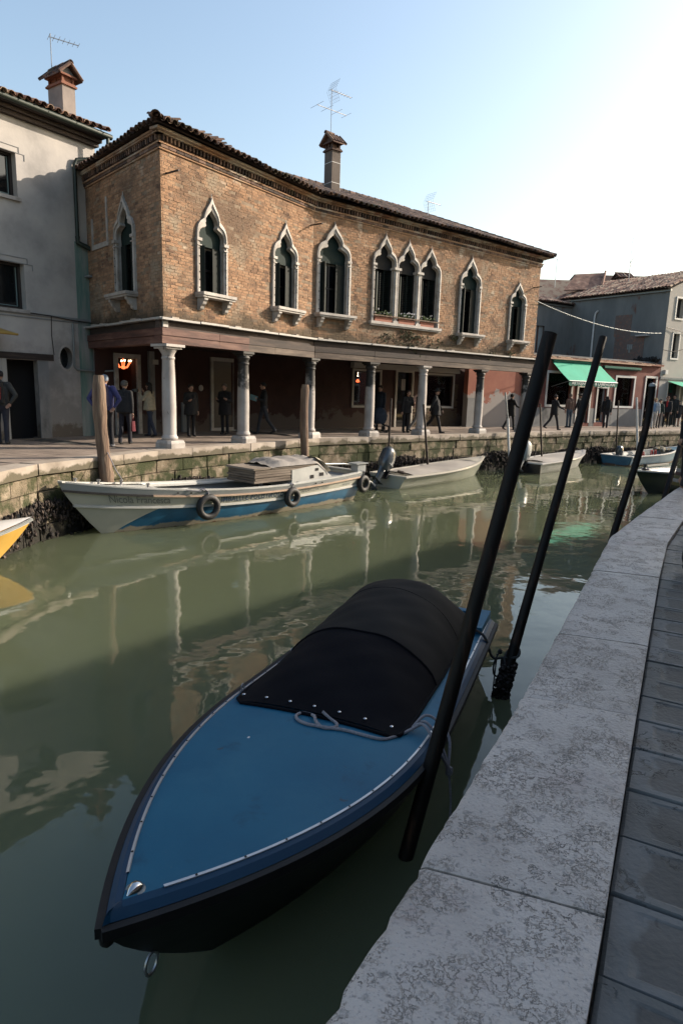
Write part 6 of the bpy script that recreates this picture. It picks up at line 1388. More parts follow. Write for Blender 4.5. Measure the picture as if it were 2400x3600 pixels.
# white triangular flash covering the bow below the strake
mb = MB()
for side in (1, -1):
    Ts = [.79+.21*i/20 for i in range(21)]; rings = [[], [], []]
    for t_ in Ts:
        lo = max(0.0, min(VB, VB*(1-((t_-.79)/.22))))
        for k in range(3): v = VB+.01-(VB+.01-lo)*k/2; p = HC.P(t_, v, side); p.y += side*.006*(t_ < 1); p.x += .006*(t_ > .95); rings[k].append(p)
    mb.loft(rings if side > 0 else [r[::-1] for r in rings])
mb.build('bow_flash', M_['hullcream'], cb, smooth=True, local=True)
rail(HC, cb, 'lower_strake', M_['hullwhite'], v=VB, w_=.04, hh=.05, off=.012, stern=False)
rail(HC, cb, 'rubbing_strake', M_['rubbing'], v=.865, w_=.045, hh=.038, off=.015, t0=0, t1=.80, stern=True)
rail(HC, cb, 'dark_bow_strake', M_['blackrub'], v=.865, w_=.045, hh=.042, off=.015, t0=.80, t1=1, stern=False)
mb = MB(); 
for side in (1, -1):
    rings = [[HC.P(t_, v, side)+Vector((0, side*.008, 0)) for t_ in HC.ts(34)] for v in (.885, 1)]
    mb.loft(rings if side > 0 else [r[::-1] for r in rings])
mb.add([HC.P(0, .885, 1)-Vector((.008, 0, 0)), HC.P(0, .885, -1)-Vector((.008, 0, 0)), HC.P(0, 1, -1)-Vector((.008, 0, 0)), HC.P(0, 1, 1)-Vector((.008, 0, 0))], [(0, 1, 2, 3)])
mb.build('bulwark', M_['greyboat'], cb, smooth=True, local=True)
rail(HC, cb, 'gunwale', M_['hullwhite'], v=1, w_=.11, hh=.03, off=-.045, dz=.012)
inner_shell(HC, cb, M_['greyboat'], .30, .76, inset=.10, zf=.14)
deck(HC, cb, 'foredeck', M_['hullwhite'], .755, 1, inset=.05, dz=-.03, camber=.03)
deck(HC, cb, 'stern_deck', M_['greyboat'], 0, .31, inset=.05, dz=-.12, camber=.0)
mb = MB()
for sd_ in (1, -1):
    Ts = [.31+.44*i/16 for i in range(17)]; mb.loft([[HC.P(t_, 1, sd_)+Vector((0, -sd_*.10, 0)) for t_ in Ts], [HC.P(t_, 1, sd_)+Vector((0, -sd_*.24, -.03)) for t_ in Ts], [HC.P(t_, 1, sd_)+Vector((0, -sd_*.24, -.06)) for t_ in Ts]])
mb.build('side_deck', M_['hullwhite'], cb, local=True)
mb = MB()
for sd_ in (1, -1): mb.tube([HC.P(t_, 1, sd_)+Vector((0, -sd_*.15, -.34)) for t_ in (.36, .5, .62, .74)], .03, 6)
for x in (3.2, 4.3, 5.3): mb.box((x, 0, .3), (.06, 1.2, .06))
mb.build('inner_stringer', M_['hullwhite'], cb, local=True)
mb = MB(); mb.box((2.72, 0, .42), (.06, 1.42, .56)); o = mb.build('bulkhead', M_['greyboat'], cb, local=True)
mb = MB(); mb.box((2.76, .30, .50), (.03, .36, .20)); mb.box((2.76, -.35, .50), (.03, .30, .16)); mb.build('bulkhead_opening', M_['dark'], cb, local=True)
# cabin box under the tarpaulin
mb = MB(); mb.prism([(1.15, .66), (2.7, .66), (2.7, 1.02), (1.75, 1.10), (1.15, .72)], lambda a, d, z: Vector((a, d, z)), -.55, .55); o = mb.build('engine_box', M_['hullwhite'], cb, local=True)
mb = MB()
for x, z, w_, hh in ((1.62, .84, .16, .09), (1.80, .98, .12, .07), (1.98, .80, .13, .09)): mb.box((x, -.553, z), (w_, .012, hh)); mb.box((x, .553, z), (w_, .012, hh))
mb.build('engine_box_slots', M_['dark'], cb, local=True)
for q in ((8.05, -.10), (7.55, -.12), (6.7, .35), (6.95, -.3)): 
    mb = MB(); z = HC.sheer(q[0]/Lc); mb.box((q[0], q[1], z+.0), (.14, .10, .02)); mb.lathe([(.03, .0), (.026, .07), (.045, .085), (.045, .10), (.02, .11)], (q[0], q[1], z), 10)
    mb.build('bollard', M_['steel'], cb, smooth=True, local=True)
mb = MB(); mb.tube([(0.05, .30, .95), (.5, .32, 1.02), (1.4, .40, 1.08), (2.2, .45, 1.18)], .025, 6); mb.build('tiller_spar', M_['zinc'], cb, local=True)
mb = MB(); mb.box((.12, .55, 1.04), (.5, .34, .03)); mb.box((.10, .55, .92), (.34, .26, .22)); mb.build('stern_box', M_['greyboat'], cb, local=True)
mb = MB()
for x in (1.9, 2.15, 5.9, 6.2): p = HC.P(x/Lc, .94, 1); mb.lathe([(.018, 0), (.018, .02)], p+Vector((0, .012, 0)), 8, M=Matrix.Rotation(-pi/2, 3, 'X'))
mb.build('scupper_holes', M_['dark'], cb, local=True)
# lettering follows the near (starboard, local -y) side
def hull_text(h, txt, x0, v0, size, mat, parent, shear=0, bold=0, spacing=1, vs=None, side=1):
    vs_, fs_ = text_mesh(txt, size, shear=shear, bold=bold, spacing=spacing); out = []
    hh = vs or (h.sheer(.5)-h.zk)
    for vx, vy, vz in vs_:
        x = x0-vx*side; t_ = x/h.L; v = v0+vy/hh; p = h.P(t_, v, side); d = h.P(t_+.01, v, side)-h.P(t_-.01, v, side); nn = Vector((d.y, -d.x, 0)).normalized()
        if nn.y*side < 0: nn = -nn
        out.append(p+nn*.014)
    m = MB(); m.add(out, fs_); return m.build('lettering', mat, parent, local=True)
hull_text(HC, 'Nicola Francesca', 7.72, .70, .19, M_['lettergrey'], cb, shear=.45, spacing=.98)
hull_text(HC, 'IMBALLI E POLISTIROLO', 5.2, .695, .165, M_['letterblue'], cb, shear=.28, bold=.005, spacing=1.1)
hull_text(HC, 'RECAPITO 041-736933', 2.62, .715, .115, M_['lettergrey'], cb, shear=.25, spacing=.95)
hull_text(HC, '6V 22147', .92, .70, .085, M_['letterblue'], cb)
Wc = WM[cb.name]
# tarpaulin and formwork stack in the cargo boat
st_ = thing('plank_stack', 'stack of brown formwork boards lying across the cargo boat amidships', 'boards', tuple(Wc @ Vector((2.6, 0, .7))))
for k in range(6):
    m = MB(); z = .80+.062*k; x1 = 3.92+random.uniform(-.03, .03); x0 = 1.62+.05*k+random.uniform(-.03, .03)
    m.box(((x0+x1)/2, 0+random.uniform(-.02, .02), z), (x1-x0, 1.06+random.uniform(-.03, .03), .05), jit=.006); m.v = [tuple(Wc @ Vector(v)) for v in m.v]; m.build('plank', M_['plank'], st_)
m = MB(); rings = []
for i in range(25):
    x = 1.40+2.0*i/24
    hh = 1.30 if x > 1.85 else .98+.32*((x-1.40)/.45)**.6
    if x > 3.1: hh -= (x-3.1)*.28
    hh += .02*sin(x*11)
    row = []
    for j in range(21):
        y = -.54+1.08*j/20; e = abs(2*j/20-1); z = hh-.03*(1-cos(e*3))+.014*sin(y*19+x*6); 
        if j in (0, 20): z = min(hh-.09, 1.14) if x > 1.8 else z-.12
        row.append(Wc @ Vector((x+.02*sin(y*8), y*(1.0 if e < .95 else 1.04), z)))
    rings.append(row)
m.loft(rings, m=0); o = m.build('tarpaulin', M_['tarp'], smooth=True, sharp=70, label='grey tarpaulin draped over the board stack in the cargo boat', cat='tarpaulin')
m = MB(); rings = []
for i in range(9):
    x = 1.22+.62*i/8; rings.append([Wc @ Vector((x+.015*sin(y*22), y, .86+(.45)*(i/8)**.7+.02*sin(y*17+i)+.012*sin(y*41))) for y in np.linspace(-.35, .57, 26)])
m.loft(rings); m.build('plastic_sheet', M_['clearsheet'], smooth=True, sharp=70, label='crumpled cream plastic sheet on the engine box beside the tarpaulin', cat='sheet')
for x, lab in ((5.62, 'tyre fender nearest the bow of the cargo boat'), (3.05, 'tyre fender in the middle of the cargo boat side, between the letters'), (.10, 'tyre fender at the stern corner of the cargo boat')):
    t_ = x/Lc; p = HC.P(t_, .62, 1); pn = HC.P(t_+.02, .62, 1)-HC.P(t_-.02, .62, 1); ax = Vector((pn.y, -pn.x, 0)).normalized(); ax = -ax if ax.y < 0 else ax
    R_ = .29 if x > 5 else .25
    c = p+ax*.115; c.z = .42 if x > 5 else .40; top = HC.P(t_, 1, 1)
    if x < 1: c += Vector((-.12, -.02, .06))
    rp1 = [top+Vector((.04, -.12, .03)), top+ax*.03+Vector((.03, 0, .02)), c+Vector((.02, 0, R_+.06)), c+Rv*(R_-.10)+ax*.04, c+Rv*(R_-.16)]
    rp2 = [top+Vector((-.05, -.12, .03)), top+ax*.03+Vector((-.04, 0, .02)), c+Vector((-.01, 0, R_+.05)), c+Rv*(R_-.10)-ax*.05, c+Rv*(R_-.16)]
    tyre(Wc @ c, Wc.to_3x3() @ ax, R_, .085, lab, [[Wc @ q for q in rp1], [Wc @ q for q in rp2]], group='tyre fenders along the cargo boat')
rope([(-4.98, 13.42, 1.62), (-4.75, 13.2, 1.3), (-4.60, 13.12, 1.10), tuple(Wc @ Vector((6.95, -.3, .95)))], .010, M_['rope'], 'thin rope from the thick wooden pole down to the cargo boat bow')
rope([tuple(Wc @ Vector((6.7, .35, .93))), tuple(Wc @ Vector((6.4, .5, .86))), tuple(Wc @ Vector((6.0, .72, .84))), tuple(Wc @ Vector((5.7, .84, .80)))], .012, M_['rope'], 'pale rope lying along the cargo boat bulwark to the first tyre')
# ---- small motorboats
def motorboat(lab, bow, stern, B, z, hullmat, deckmat, covermat, cover=True, motor=None, rake=.7, flare=.62, tilt=0, ms=1, name='motorboat'):
    o, L_ = place(lab, bow, stern, name=name); h = Hull(L_, B, tm=.42, p=2.1, stern=.88, z=z, rake=rake, flare=flare, zk=-.12, zpow=2.0)
    hull_shell(h, [(0, 1, 0)], [hullmat], o); rail(h, o, 'gunwale', deckmat, v=1, w_=.12, hh=.055, off=-.035, dz=.01)
    rail(h, o, 'rub_strip', M_['zinc'], v=.93, w_=.02, hh=.025, off=.006, stern=False)
    deck(h, o, 'foredeck', deckmat, .68 if not cover else .80, 1, inset=.03, dz=.01, camber=.05)
    if cover:
        mb = MB(); rings = []
        for i in range(17):
            t_ = .10+.72*i/16; p = h.P(t_, 1, 1); yy = p.y-.06
            rings.append([Vector((p.x, yy*(1-2*j/12), p.z+.015+(.05+.03*sin(i*.7))*(1-(1-2*j/12)**2)+.008*sin(i*2.1+j))) for j in range(13)])
        mb.loft(rings); mb.build('boat_cover', covermat, o, smooth=True, local=True)
    inner_shell(h, o, deckmat, .02, .66 if not cover else .12, inset=.10, zf=.12)
    return o, h
m1b, h1 = motorboat('cream covered motorboat with greenish hull moored behind the cargo boat', (5.55, 25.05), (1.45, 20.45), .84, (.40, .42, .66), M_['fibreg'], M_['fibre'], M_['boatcover'])
hull_text(h1, '6V 4072', .35, .62, .10, M_['lettergrey'], m1b, side=-1)
outboard(m1b, -.08, .44, 'tilted grey outboard motor between the cargo boat and the cream motorboat', s_=1.15, tilt=radians(38))
mb = MB(); mb.blob((.35, -.3, .5), (.10, .16, .06), jit=.3); mb.blob((.5, -.1, .5), (.07, .1, .05), jit=.3); mb.build('stern_gear', M_['rust'], m1b, local=True)
m2b, h2 = motorboat('white covered motorboat with grey hull near the middle of the far quay', (11.2, 29.6), (7.35, 25.6), .80, (.42, .46, .66), M_['hullwhite'], M_['gelwhite'], M_['boatcover'])
hull_text(h2, '6V 31', .35, .5, .16, M_['lettergrey'], m2b, side=-1)
mb = MB(); mb.box((-.01, 0, .2), (.02, 1.36, .40)); mb.build('dark_transom', M_['cowldark'], m2b, local=True)
outboard(m2b, -.06, .42, 'light grey outboard motor on the white covered boat, half hidden by the black pole', s_=1.15, tilt=radians(30), cowl=M_['greyboat'], mat=M_['greyboat'])
m = MB(); c = WM[m2b.name] @ Vector((.15, .62, .72)); m.tube([c+Vector((.0+.10*cos(a), -.02*sin(a), .19*sin(a))) for a in np.linspace(0, 2*pi, 20, endpoint=False)], .05, 8, closed=True); m.build('ring_fender', M_['whitepaint'], smooth=True, label='white ring fender on the stern of the white covered boat', cat='fender')
# faded blue boat
b2, Lb2 = place('faded blue wooden boat with black outboard moored by the shops', (17.6, 33.4), (12.75, 29.75))
hb = Hull(Lb2, .86, tm=.40, p=2.0, stern=.92, z=(.44, .46, .72), rake=.7, flare=.85, zk=-.1)
hull_shell(hb, [(0, 1, 0)], [M_['farblue']], b2); rail(hb, b2, 'gunwale', M_['whitepaint'], v=1, w_=.10, hh=.04, off=-.03, dz=.01); inner_shell(hb, b2, M_['greyboat'], .02, .8, inset=.1, zf=.12)
mb = MB()
for x in (1.2, 2.4, 3.6): mb.box((x, 0, .36), (.22, 1.4, .04))
mb.build('thwarts', M_['hullwhite'], b2, local=True); deck(hb, b2, 'foredeck', M_['farblue'], .78, 1, inset=.03, dz=.01, camber=.03)
outboard(b2, .42, .34, 'black outboard motor on the faded blue boat', s_=.8, tilt=radians(4), cowl=M_['cowl'])
Wb = WM[b2.name]
for x, y in ((1.3, -.55), (2.75, -.2), (3.0, -.25)):
    m = MB(); c = Wb @ Vector((x, y, .40)); m.tube([c, c+Rv*.22, c+Vector((.08, .05, .24)), c+Vector((.12, .08, .02))], .025, 6); m.build('red_bracket', M_['red'], label={1.3: 'red bracket standing near the outboard of the faded blue boat', 2.75: 'left red bracket inside the faded blue boat', 3.0: 'right red bracket inside the faded blue boat'}[x], cat='bracket')
m = MB(); 
for k in range(7): m.blob(Wb @ Vector((3.7+.17*k, .15*sin(k*2), .62+.05*cos(k*1.7))), (.16, .14, .11), jit=.25)
m.build('cloth_bundle', mk('yellow_bundle', [(.28, .22, .06), (.10, .09, .06), (.34, .33, .30)], scale=6, contrast=(.35, .6)), label='yellow and dark cloth bundle in the bow of the faded blue boat', cat='bundle', smooth=True)
m = MB(); m.bar((14.3, 29.85, .02), (15.9, 31.05, .03), .03, .03); m.build('floating_batten', M_['whitepaint'], label='white batten floating beside the faded blue boat', cat='batten')
# green boat, bow towards us
g_, Lg2 = place('dark green boat with pale deck rim, its bow showing past the near quay', (9.42, 20.35), (15.2, 24.4))
hg = Hull(Lg2, .95, tm=.45, p=2.0, stern=.9, z=(.62, .62, .80), rake=1.0, flare=.60, zk=-.12)
hull_shell(hg, [(0, 1, 0)], [M_['darkgreen']], g_); rail(hg, g_, 'gunwale', M_['hullwhite'], v=1, w_=.16, hh=.04, off=-.06, dz=.01); inner_shell(hg, g_, M_['greyboat'], .02, .78, inset=.15, zf=.38); deck(hg, g_, 'foredeck', M_['hullwhite'], .84, 1, inset=.05, dz=0, camber=.02)
mb = MB(); z = hg.sheer(.94); mb.lathe([(.06, z), (.06, z+.10), (.04, z+.12), (.045, z+.24)], (Lg2*.945, .05, 0), 10); mb.build('bow_bollard', M_['cowldark'], g_, local=True)
mb = MB(); mb.tube([(Lg2*.915+.07*cos(a), -.05+.09*sin(a), z+.06) for a in np.linspace(0, 2*pi, 14, endpoint=False)], .045, 7, closed=True); mb.build('rope_coil', M_['rope'], g_, local=True, smooth=True)
# yellow boat at the left edge
y_, Ly = place('white decked motorboat with yellow hull entering at the left edge', (-5.33, 10.72), (-8.0, 6.6))
hy = Hull(Ly, .92, tm=.40, p=1.9, stern=.9, z=(.60, .58, .74), rake=.95, flare=.45, zk=-.12)
hull_shell(hy, [(0, .9, 0), (.9, 1, 1)], [M_['yellow'], M_['gelwhite']], y_); rail(hy, y_, 'rub_strip', M_['zinc'], v=.97, w_=.04, hh=.04, off=.012)
deck(hy, y_, 'foredeck', M_['gelwhite'], 0, 1, inset=.0, dz=.02, camber=.07); 
mb = MB(); pts = [hy.P(t_, 1, sd)+Vector((0, -sd*.25, .10)) for sd, ts in ((1, (.5, .6, .7, .8)), (-1, (.8, .7, .6, .5))) for t_ in ts]; mb.add(pts, [tuple(range(8))[::-1]]); mb.build('deck_hatch', mk('lilac_hatch', [(.42, .40, .46)], rough=.3), y_, local=True)
mb = MB(); mb.box((Ly*.955, .05, .80), (.05, .05, .07)); mb.box((Ly*.83, .30, .80), (.14, .11, .05)); mb.build('deck_fittings', M_['cowldark'], y_, local=True)
mb = MB(); mb.lathe([(.12, .0), (.13, .02), (.08, .04)], (Ly*.80, .50, .74), 12); mb.build('dark_cleat', M_['cowldark'], y_, local=True)
vs_, fs_ = text_mesh('D', .13, bold=.004); m = MB(); m.add([Vector((Ly*.80-v[0]*0-v[1]*.0+ -v[0]*.7, -.36-(-v[1])*.9, .70+.04)) for v in vs_], fs_); m.build('deck_letter', mk('pink_letter', [(.60, .30, .28)], rough=.5), y_, local=True)
# ------------------------------------------------------------------ people
def remesh(me, vox):
    o = bpy.data.objects.new('tmp', me); COL.objects.link(o); md = o.modifiers.new('r', 'REMESH'); md.mode = 'VOXEL'; md.voxel_size = vox; md.use_smooth_shade = True
    sm = o.modifiers.new('s', 'SMOOTH'); sm.iterations = 2; sm.factor = .5
    dg = bpy.context.evaluated_depsgraph_get(); r = bpy.data.meshes.new_from_object(o.evaluated_get(dg)); bpy.data.objects.remove(o); return r
def rotx(v, a): return Vector((v.x, v.y*cos(a)-v.z*sin(a), v.y*sin(a)+v.z*cos(a)))
SKIN = mk('skin', [(.40, .22, .15), (.46, .27, .19)], scale=20, rough=.6)
EYE = mk('eye', [(.02, .015, .012)], rough=.3)
CLOTH = {}
def cloth(c):
    k = tuple(c)
    if k not in CLOTH: CLOTH[k] = mk('cloth_%d' % len(CLOTH), [tuple(x*.72 for x in c), tuple(c), tuple(min(1, x*1.2) for x in c)], scale=9, rough=.9, bump=.5, bscale=18, bdist=.02)
    return CLOTH[k]
def person(lab, xy, face, h=1.74, top=(.03, .03, .035), bottom=(.03, .035, .05), shoe=(.02, .02, .02), hair=(.03, .02, .015), stride=.0, arms=('down', 'down'), coat=0, hat=None, skirt=0, legcol=None, z0=ZQ, vox=.016, bulk=1.0, hairlen=0, extra=None, headturn=0, lean=0):
    """face: direction (x,y) the person looks to; coat: hem height (fraction of body) or 0"""
    rz = atan2(face[1], face[0])-pi/2; t_ = thing('person', lab, 'person', (xy[0], xy[1], z0), rz); k = h/1.75
    caps = []   # (a, b, ra, rb, material index)
    def cap(a, b_, ra, rb, m): caps.append((Vector(a), Vector(b_), ra, rb, m))
    SK, TOP, BOT, SHO = 0, 1, 2, 3
    hip = .93; hp = {}
    for sd in (-1, 1):
        ph = stride*sd; hj = Vector((.09*sd, 0, hip)); a = ph*.42; kb = .12 if ph >= 0 else .55*abs(stride)
        if stride == 0: kb = .03
        kn = hj+Vector((0, sin(a)*.43, -cos(a)*.43)); an = kn+Vector((0, sin(a-kb)*.42, -cos(a-kb)*.42))
        hp[sd] = (hj, kn, an)
    low = min(v[2].z for v in hp.values())-.08
    drop = Vector((0, 0, -low))
    for sd in (-1, 1):
        hj, kn, an = [p+drop for p in hp[sd]]
        lc = SK if (skirt and legcol is None) else BOT
        cap(hj, kn, .088*bulk, .060, lc); cap(kn, an, .060, .044 if lc == SK else .056, lc)
        tiltf = .35 if (stride and stride*sd < 0) else 0
        cap(an+Vector((0, -.02, -.03)), an+Vector((0, .15*cos(tiltf), -.045-.15*sin(tiltf))), .042, .032, SHO)
    up = drop
    L_ = lambda y, z: Vector((0, y+lean*max(0, z-.95), z))
    pel = L_(0, .95)+up; ch = L_(.0, 1.28)+up; nk = L_(-.01, 1.47)+up; hd = L_(.025, 1.625)+up
    for dx in (-.06, .06):
        cap(pel+Vector((dx, 0, 0)), ch+Vector((dx*1.15, 0, 0)), .105*bulk, .118*bulk, TOP); cap(ch+Vector((dx*1.15, 0, 0)), nk+Vector((dx*1.3, 0, -.06)), .118*bulk, .075, TOP)
    cap(pel+Vector((-.05, 0, -.05)), pel+Vector((.05, 0, -.05)), .105*bulk, .105*bulk, TOP if coat else BOT)
    cap(nk+Vector((-.12, 0, -.05)), nk+Vector((.12, 0, -.05)), .068, .068, TOP); cap(nk+Vector((0, 0, -.03)), nk+Vector((0, 0, .02)), .072, .062, TOP)
    cap(nk, hd+Vector((0, -.01, -.06)), .052, .05, SK)
    cap(hd+Vector((0, .0, -.035)), hd+Vector((0, -.008, .035)), .073, .088, SK); cap(hd+Vector((0, .03, -.07)), hd+Vector((0, .045, -.075)), .045, .04, SK)
    cap(hd+Vector((0, .085, .0)), hd+Vector((0, .105, -.025)), .012, .016, SK)
    for sd in (-1, 1): cap(hd+Vector((.083*sd, -.01, .0)), hd+Vector((.086*sd, -.012, -.03)), .016, .012, SK)
    hands = {}
    for i, sd in enumerate((-1, 1)):
        sh = nk+Vector((.175*sd*bulk**.5, 0, -.055)); md = arms[i]; sw = -stride*sd*.45
        if md == 'down': el = sh+rotx(Vector((.05*sd, 0, -.29)), sw); wr = el+rotx(Vector((.01*sd, .03, -.25)), sw*1.2)
        elif md == 'fwd': el = sh+Vector((.06*sd, .03, -.28)); wr = el+Vector((-.05*sd, .22, .06))
        elif md == 'pocket': el = sh+Vector((.11*sd, -.07, -.26)); wr = el+Vector((-.07*sd, .12, -.20))
        elif md == 'up': el = sh+Vector((.05*sd, .14, -.22)); wr = el+Vector((-.06*sd, .12, .21))
        elif md == 'out': el = sh+Vector((.14*sd, .05, -.24)); wr = el+Vector((.14*sd, .16, -.10))
        elif md == 'hip': el = sh+Vector((.17*sd, -.05, -.24)); wr = el+Vector((-.12*sd, -.02, -.18))
        cap(sh, el, .066*bulk, .052, TOP); cap(el, wr, .052, .036, TOP)
        d = (wr-el).normalized(); sx = d.cross(Vector((0, 1, 0)));
        if sx.length < .2: sx = Vector((1, 0, 0))
        sx.normalize(); fz = d.cross(sx)
        pal = wr+d*.05; cap(wr+d*.01, pal+d*.03, .026, .034, SK)
        for q, ln in ((-.027, .06), (-.009, .072), (.010, .068), (.028, .052)):
            b0 = pal+d*.045+sx*q; b1 = b0+d*ln*.55+fz*.012; cap(b0, b1, .010, .0095, SK); cap(b1, b1+d*ln*.4+fz*.022, .0095, .008, SK)
        cap(pal-d*.01+sx*.03, pal+d*.03+sx*.055+fz*.02, .012, .010, SK); hands[sd] = wr+d*.07
    mb = MB()
    for a, b_, ra, rb, m in caps:
        d = b_-a; ln = max(d.length, 1e-4); d = d/ln; pts = []; rr = []
        for q in (-90, -60, -30, 0): pts.append(a+d*ra*sin(radians(q))); rr.append(max(ra*cos(radians(q)), .002))
        for q in (0, 30, 60, 90): pts.append(b_+d*rb*sin(radians(q))); rr.append(max(rb*cos(radians(q)), .002))
        mb.tube(pts, rr, 12)
    if coat:
        hem = (coat)*1.75*1.0; rings = []
        for i in range(9):
            z = 1.30+(hem-1.30)*i/8; f = i/8; w_ = .185*bulk+.06*f; dp = .135*bulk+.05*f
            rings.append([Vector((w_*cos(q)*(1+.03*sin(5*q+z*4)), dp*sin(q)+lean*max(0, z-.95)+ .02*f*stride, z+up.z)) for q in np.linspace(0, 2*pi, 22, endpoint=False)])
        mb.loft(rings, closed=True, caps=True)
    if skirt:
        rings = []
        for i in range(7):
            z = 1.02+(skirt*1.75-1.02)*i/6; f = i/6; rings.append([Vector(((.15+.05*f)*cos(q)*(1+.03*sin(6*q)), (.12+.06*f)*sin(q), z+up.z)) for q in np.linspace(0, 2*pi, 22, endpoint=False)])
        mb.loft(rings, closed=True, caps=True)
    me = bpy.data.meshes.new('body'); me.from_pydata(mb.v, [], mb.f); rm = remesh(me, vox); bpy.data.meshes.remove(me); rm.name = 'body'
    # materials by nearest bone
    nP = len(rm.polygons); cen = np.empty(nP*3); rm.polygons.foreach_get('center', cen); cen = cen.reshape(-1, 3); best = np.full(nP, 1e9); mi = np.zeros(nP, int)
    for a, b_, ra, rb, m in caps:
        a = np.array(a); b_ = np.array(b_); d = b_-a; q = np.clip(((cen-a)@d)/max(d@d, 1e-9), 0, 1); ds = np.linalg.norm(cen-(a+q[:, None]*d), axis=1)-(ra+(rb-ra)*q)
        s_ = ds < best; best[s_] = ds[s_]; mi[s_] = m
    zc = cen[:, 2]-up.z
    if coat:
        inb = (zc > coat*1.75-.02) & (zc < 1.32) & ((mi == 2) | ((np.abs(cen[:, 0]) < .24) & (best > .006))); mi[inb] = 1
    if skirt: inb = (zc > skirt*1.75-.02) & (zc < 1.0) & ((np.abs(best) > .004) | (mi == 2) | (mi == 1)) & (np.abs(cen[:, 0]) < .24); mi[inb] = 2
    fc = cen-np.array(hd)
    for sd in (-1, 1): mi[(np.linalg.norm(fc-np.array([.033*sd, .083, .012]), axis=1) < .013)] = 4
    rm.materials.clear()
    for c in (SKIN, cloth(top), cloth(bottom), cloth(shoe), EYE): rm.materials.append(c)
    rm.polygons.foreach_set('material_index', mi.tolist()); rm.polygons.foreach_set('use_smooth', [True]*nP)
    S = Matrix.Diagonal((k, k, k, 1)); rm.transform(S)
    ob = bpy.data.objects.new('body', rm); COL.objects.link(ob); ob.parent = t_; WM[ob.name] = WM[t_.name]
    def child(m, name, mat, sm=True): m.v = [tuple(Vector(v)*k) for v in m.v]; return m.build(name, mat, t_, smooth=sm, local=True)
    # hair shell over the back and top of the head
    m = MB(); rings = []
    for i in range(8):
        th = i/7*radians(118); rings.append([hd+Vector((.096*sin(th)*cos(q), -.012+.104*sin(th)*sin(q)*(1 if sin(q) < 0 else .86), .022+.104*cos(th)*(1.0)+(.055*(sin(th))*(max(0, sin(q)))**1.2 if i > 3 else 0))) for q in np.linspace(0, 2*pi, 18, endpoint=False)])
    m.loft(rings, closed=True); 
    if hairlen: m.loft([[hd+Vector((.095*cos(q)*(1+.05*i), -.02+.10*sin(q), -.02-hairlen*i/4)) for q in np.linspace(pi*.92, 2.08*pi, 12)] for i in range(5)])
    child(m, 'hair' if not hat else 'hat', cloth(hat or hair))
    if hat: m = MB(); m.lathe([(.10, -.01), (.165, -.02), (.165, -.01), (.10, .02)], hd+Vector((0, .0, .05)), 18); child(m, 'hat_brim', cloth(hat))
    if extra: extra(t_, child, hands, nk, pel, hd, ch)
    return t_
def tothing(t_, m, name, mat, lab, cat, k=1):
    """something carried: own thing placed in the world"""
    m.v = [tuple(WM[t_.name] @ (Vector(v)*k)) for v in m.v]; return m.build(name, mat, smooth=True, label=lab, cat=cat)
def backpack(lab, col, col2, size=1.0):
    def f(t_, child, hands, nk, pel, hd, ch):
        o = thing('backpack', lab, 'backpack', tuple(WM[t_.name] @ Vector((0, -.2, 1.1)))); m = MB(); c = ch+Vector((0, -.20, .0)); rings = []
        for i in range(9):
            q = i/8; z = -.26+.50*q; w_ = .15*(1-.25*q**3)*size; d = .10*(1-.35*q**2)*size; rings.append([c+Vector((w_*abs(cos(a))**.5*(1 if cos(a) > 0 else -1), d*abs(sin(a))**.5*(1 if sin(a) > 0 else -1), z)) for a in np.linspace(0, 2*pi, 20, endpoint=False)])
        m.loft(rings, closed=True, caps=True); W = WM[t_.name]; m.v = [tuple(W @ Vector(v)) for v in m.v]; m.build('bag', cloth(col), o, smooth=True)
        m = MB(); m.box(c+Vector((0, -.105*size, -.03)), (.19*size, .03, .30), jit=.006); m.v = [tuple(W @ Vector(v)) for v in m.v]; m.build('front_pocket', cloth(col2), o)
        m = MB()
        for sd in (-1, 1): m.tube(smooth_pts([c+Vector((.10*sd, .06, .22)), nk+Vector((.11*sd, .0, .03)), nk+Vector((.13*sd, .10, -.10)), ch+Vector((.14*sd, .12, -.08)), c+Vector((.13*sd, .07, -.2))], 14), .018, 6)
        m.v = [tuple(W @ Vector(v)) for v in m.v]; m.build('strap', cloth(col), o, smooth=True)
    return f
def bag(lab, col, side=1, dz=-.30, size=(.26, .10, .20), strap=True):
    def f(t_, child, hands, nk, pel, hd, ch):
        p = hands[side] if strap == 'hand' else pel+Vector((.20*side, .03, .02)); m = MB(); c = p+Vector((0, 0, dz)); rings = []
        for i in range(6): q = i/5; w_ = size[0]/2*(1-.15*q*q); rings.append([c+Vector((size[1]/2*(1-.3*q)*cos(a), w_*sin(a), -size[2]/2+size[2]*q)) for a in np.linspace(0, 2*pi, 14, endpoint=False)])
        m.loft(rings, closed=True, caps=True)
        if strap == 'hand': m.tube([c+Vector((0, -.06, size[2]/2)), p, c+Vector((0, .06, size[2]/2))], .008, 5)
        else: m.tube(smooth_pts([c+Vector((0, .08, size[2]/2)), ch+Vector((.02*side, .14, 0)), nk+Vector((-.12*side, .02, .02)), ch+Vector((0, -.15, 0)), c+Vector((0, -.08, size[2]/2))], 16), .010, 5)
        tothing(t_, m, 'handbag', cloth(col), lab, 'bag')
    return f
R_W = (.559, .829)   # direction walking away along the arcade
person('man seen from behind in a dark grey hooded jacket at the left edge', (-8.42, 15.75), (-.2, .98), h=1.80, top=(.045, .047, .045), bottom=(.02, .023, .04), shoe=(.05, .05, .05), hair=(.008, .006, .008), arms=('hip', 'hip'), bulk=1.15, vox=.013, extra=backpack('black backpack with red pockets on the man at the left edge', (.012, .013, .014), (.35, .01, .015)))
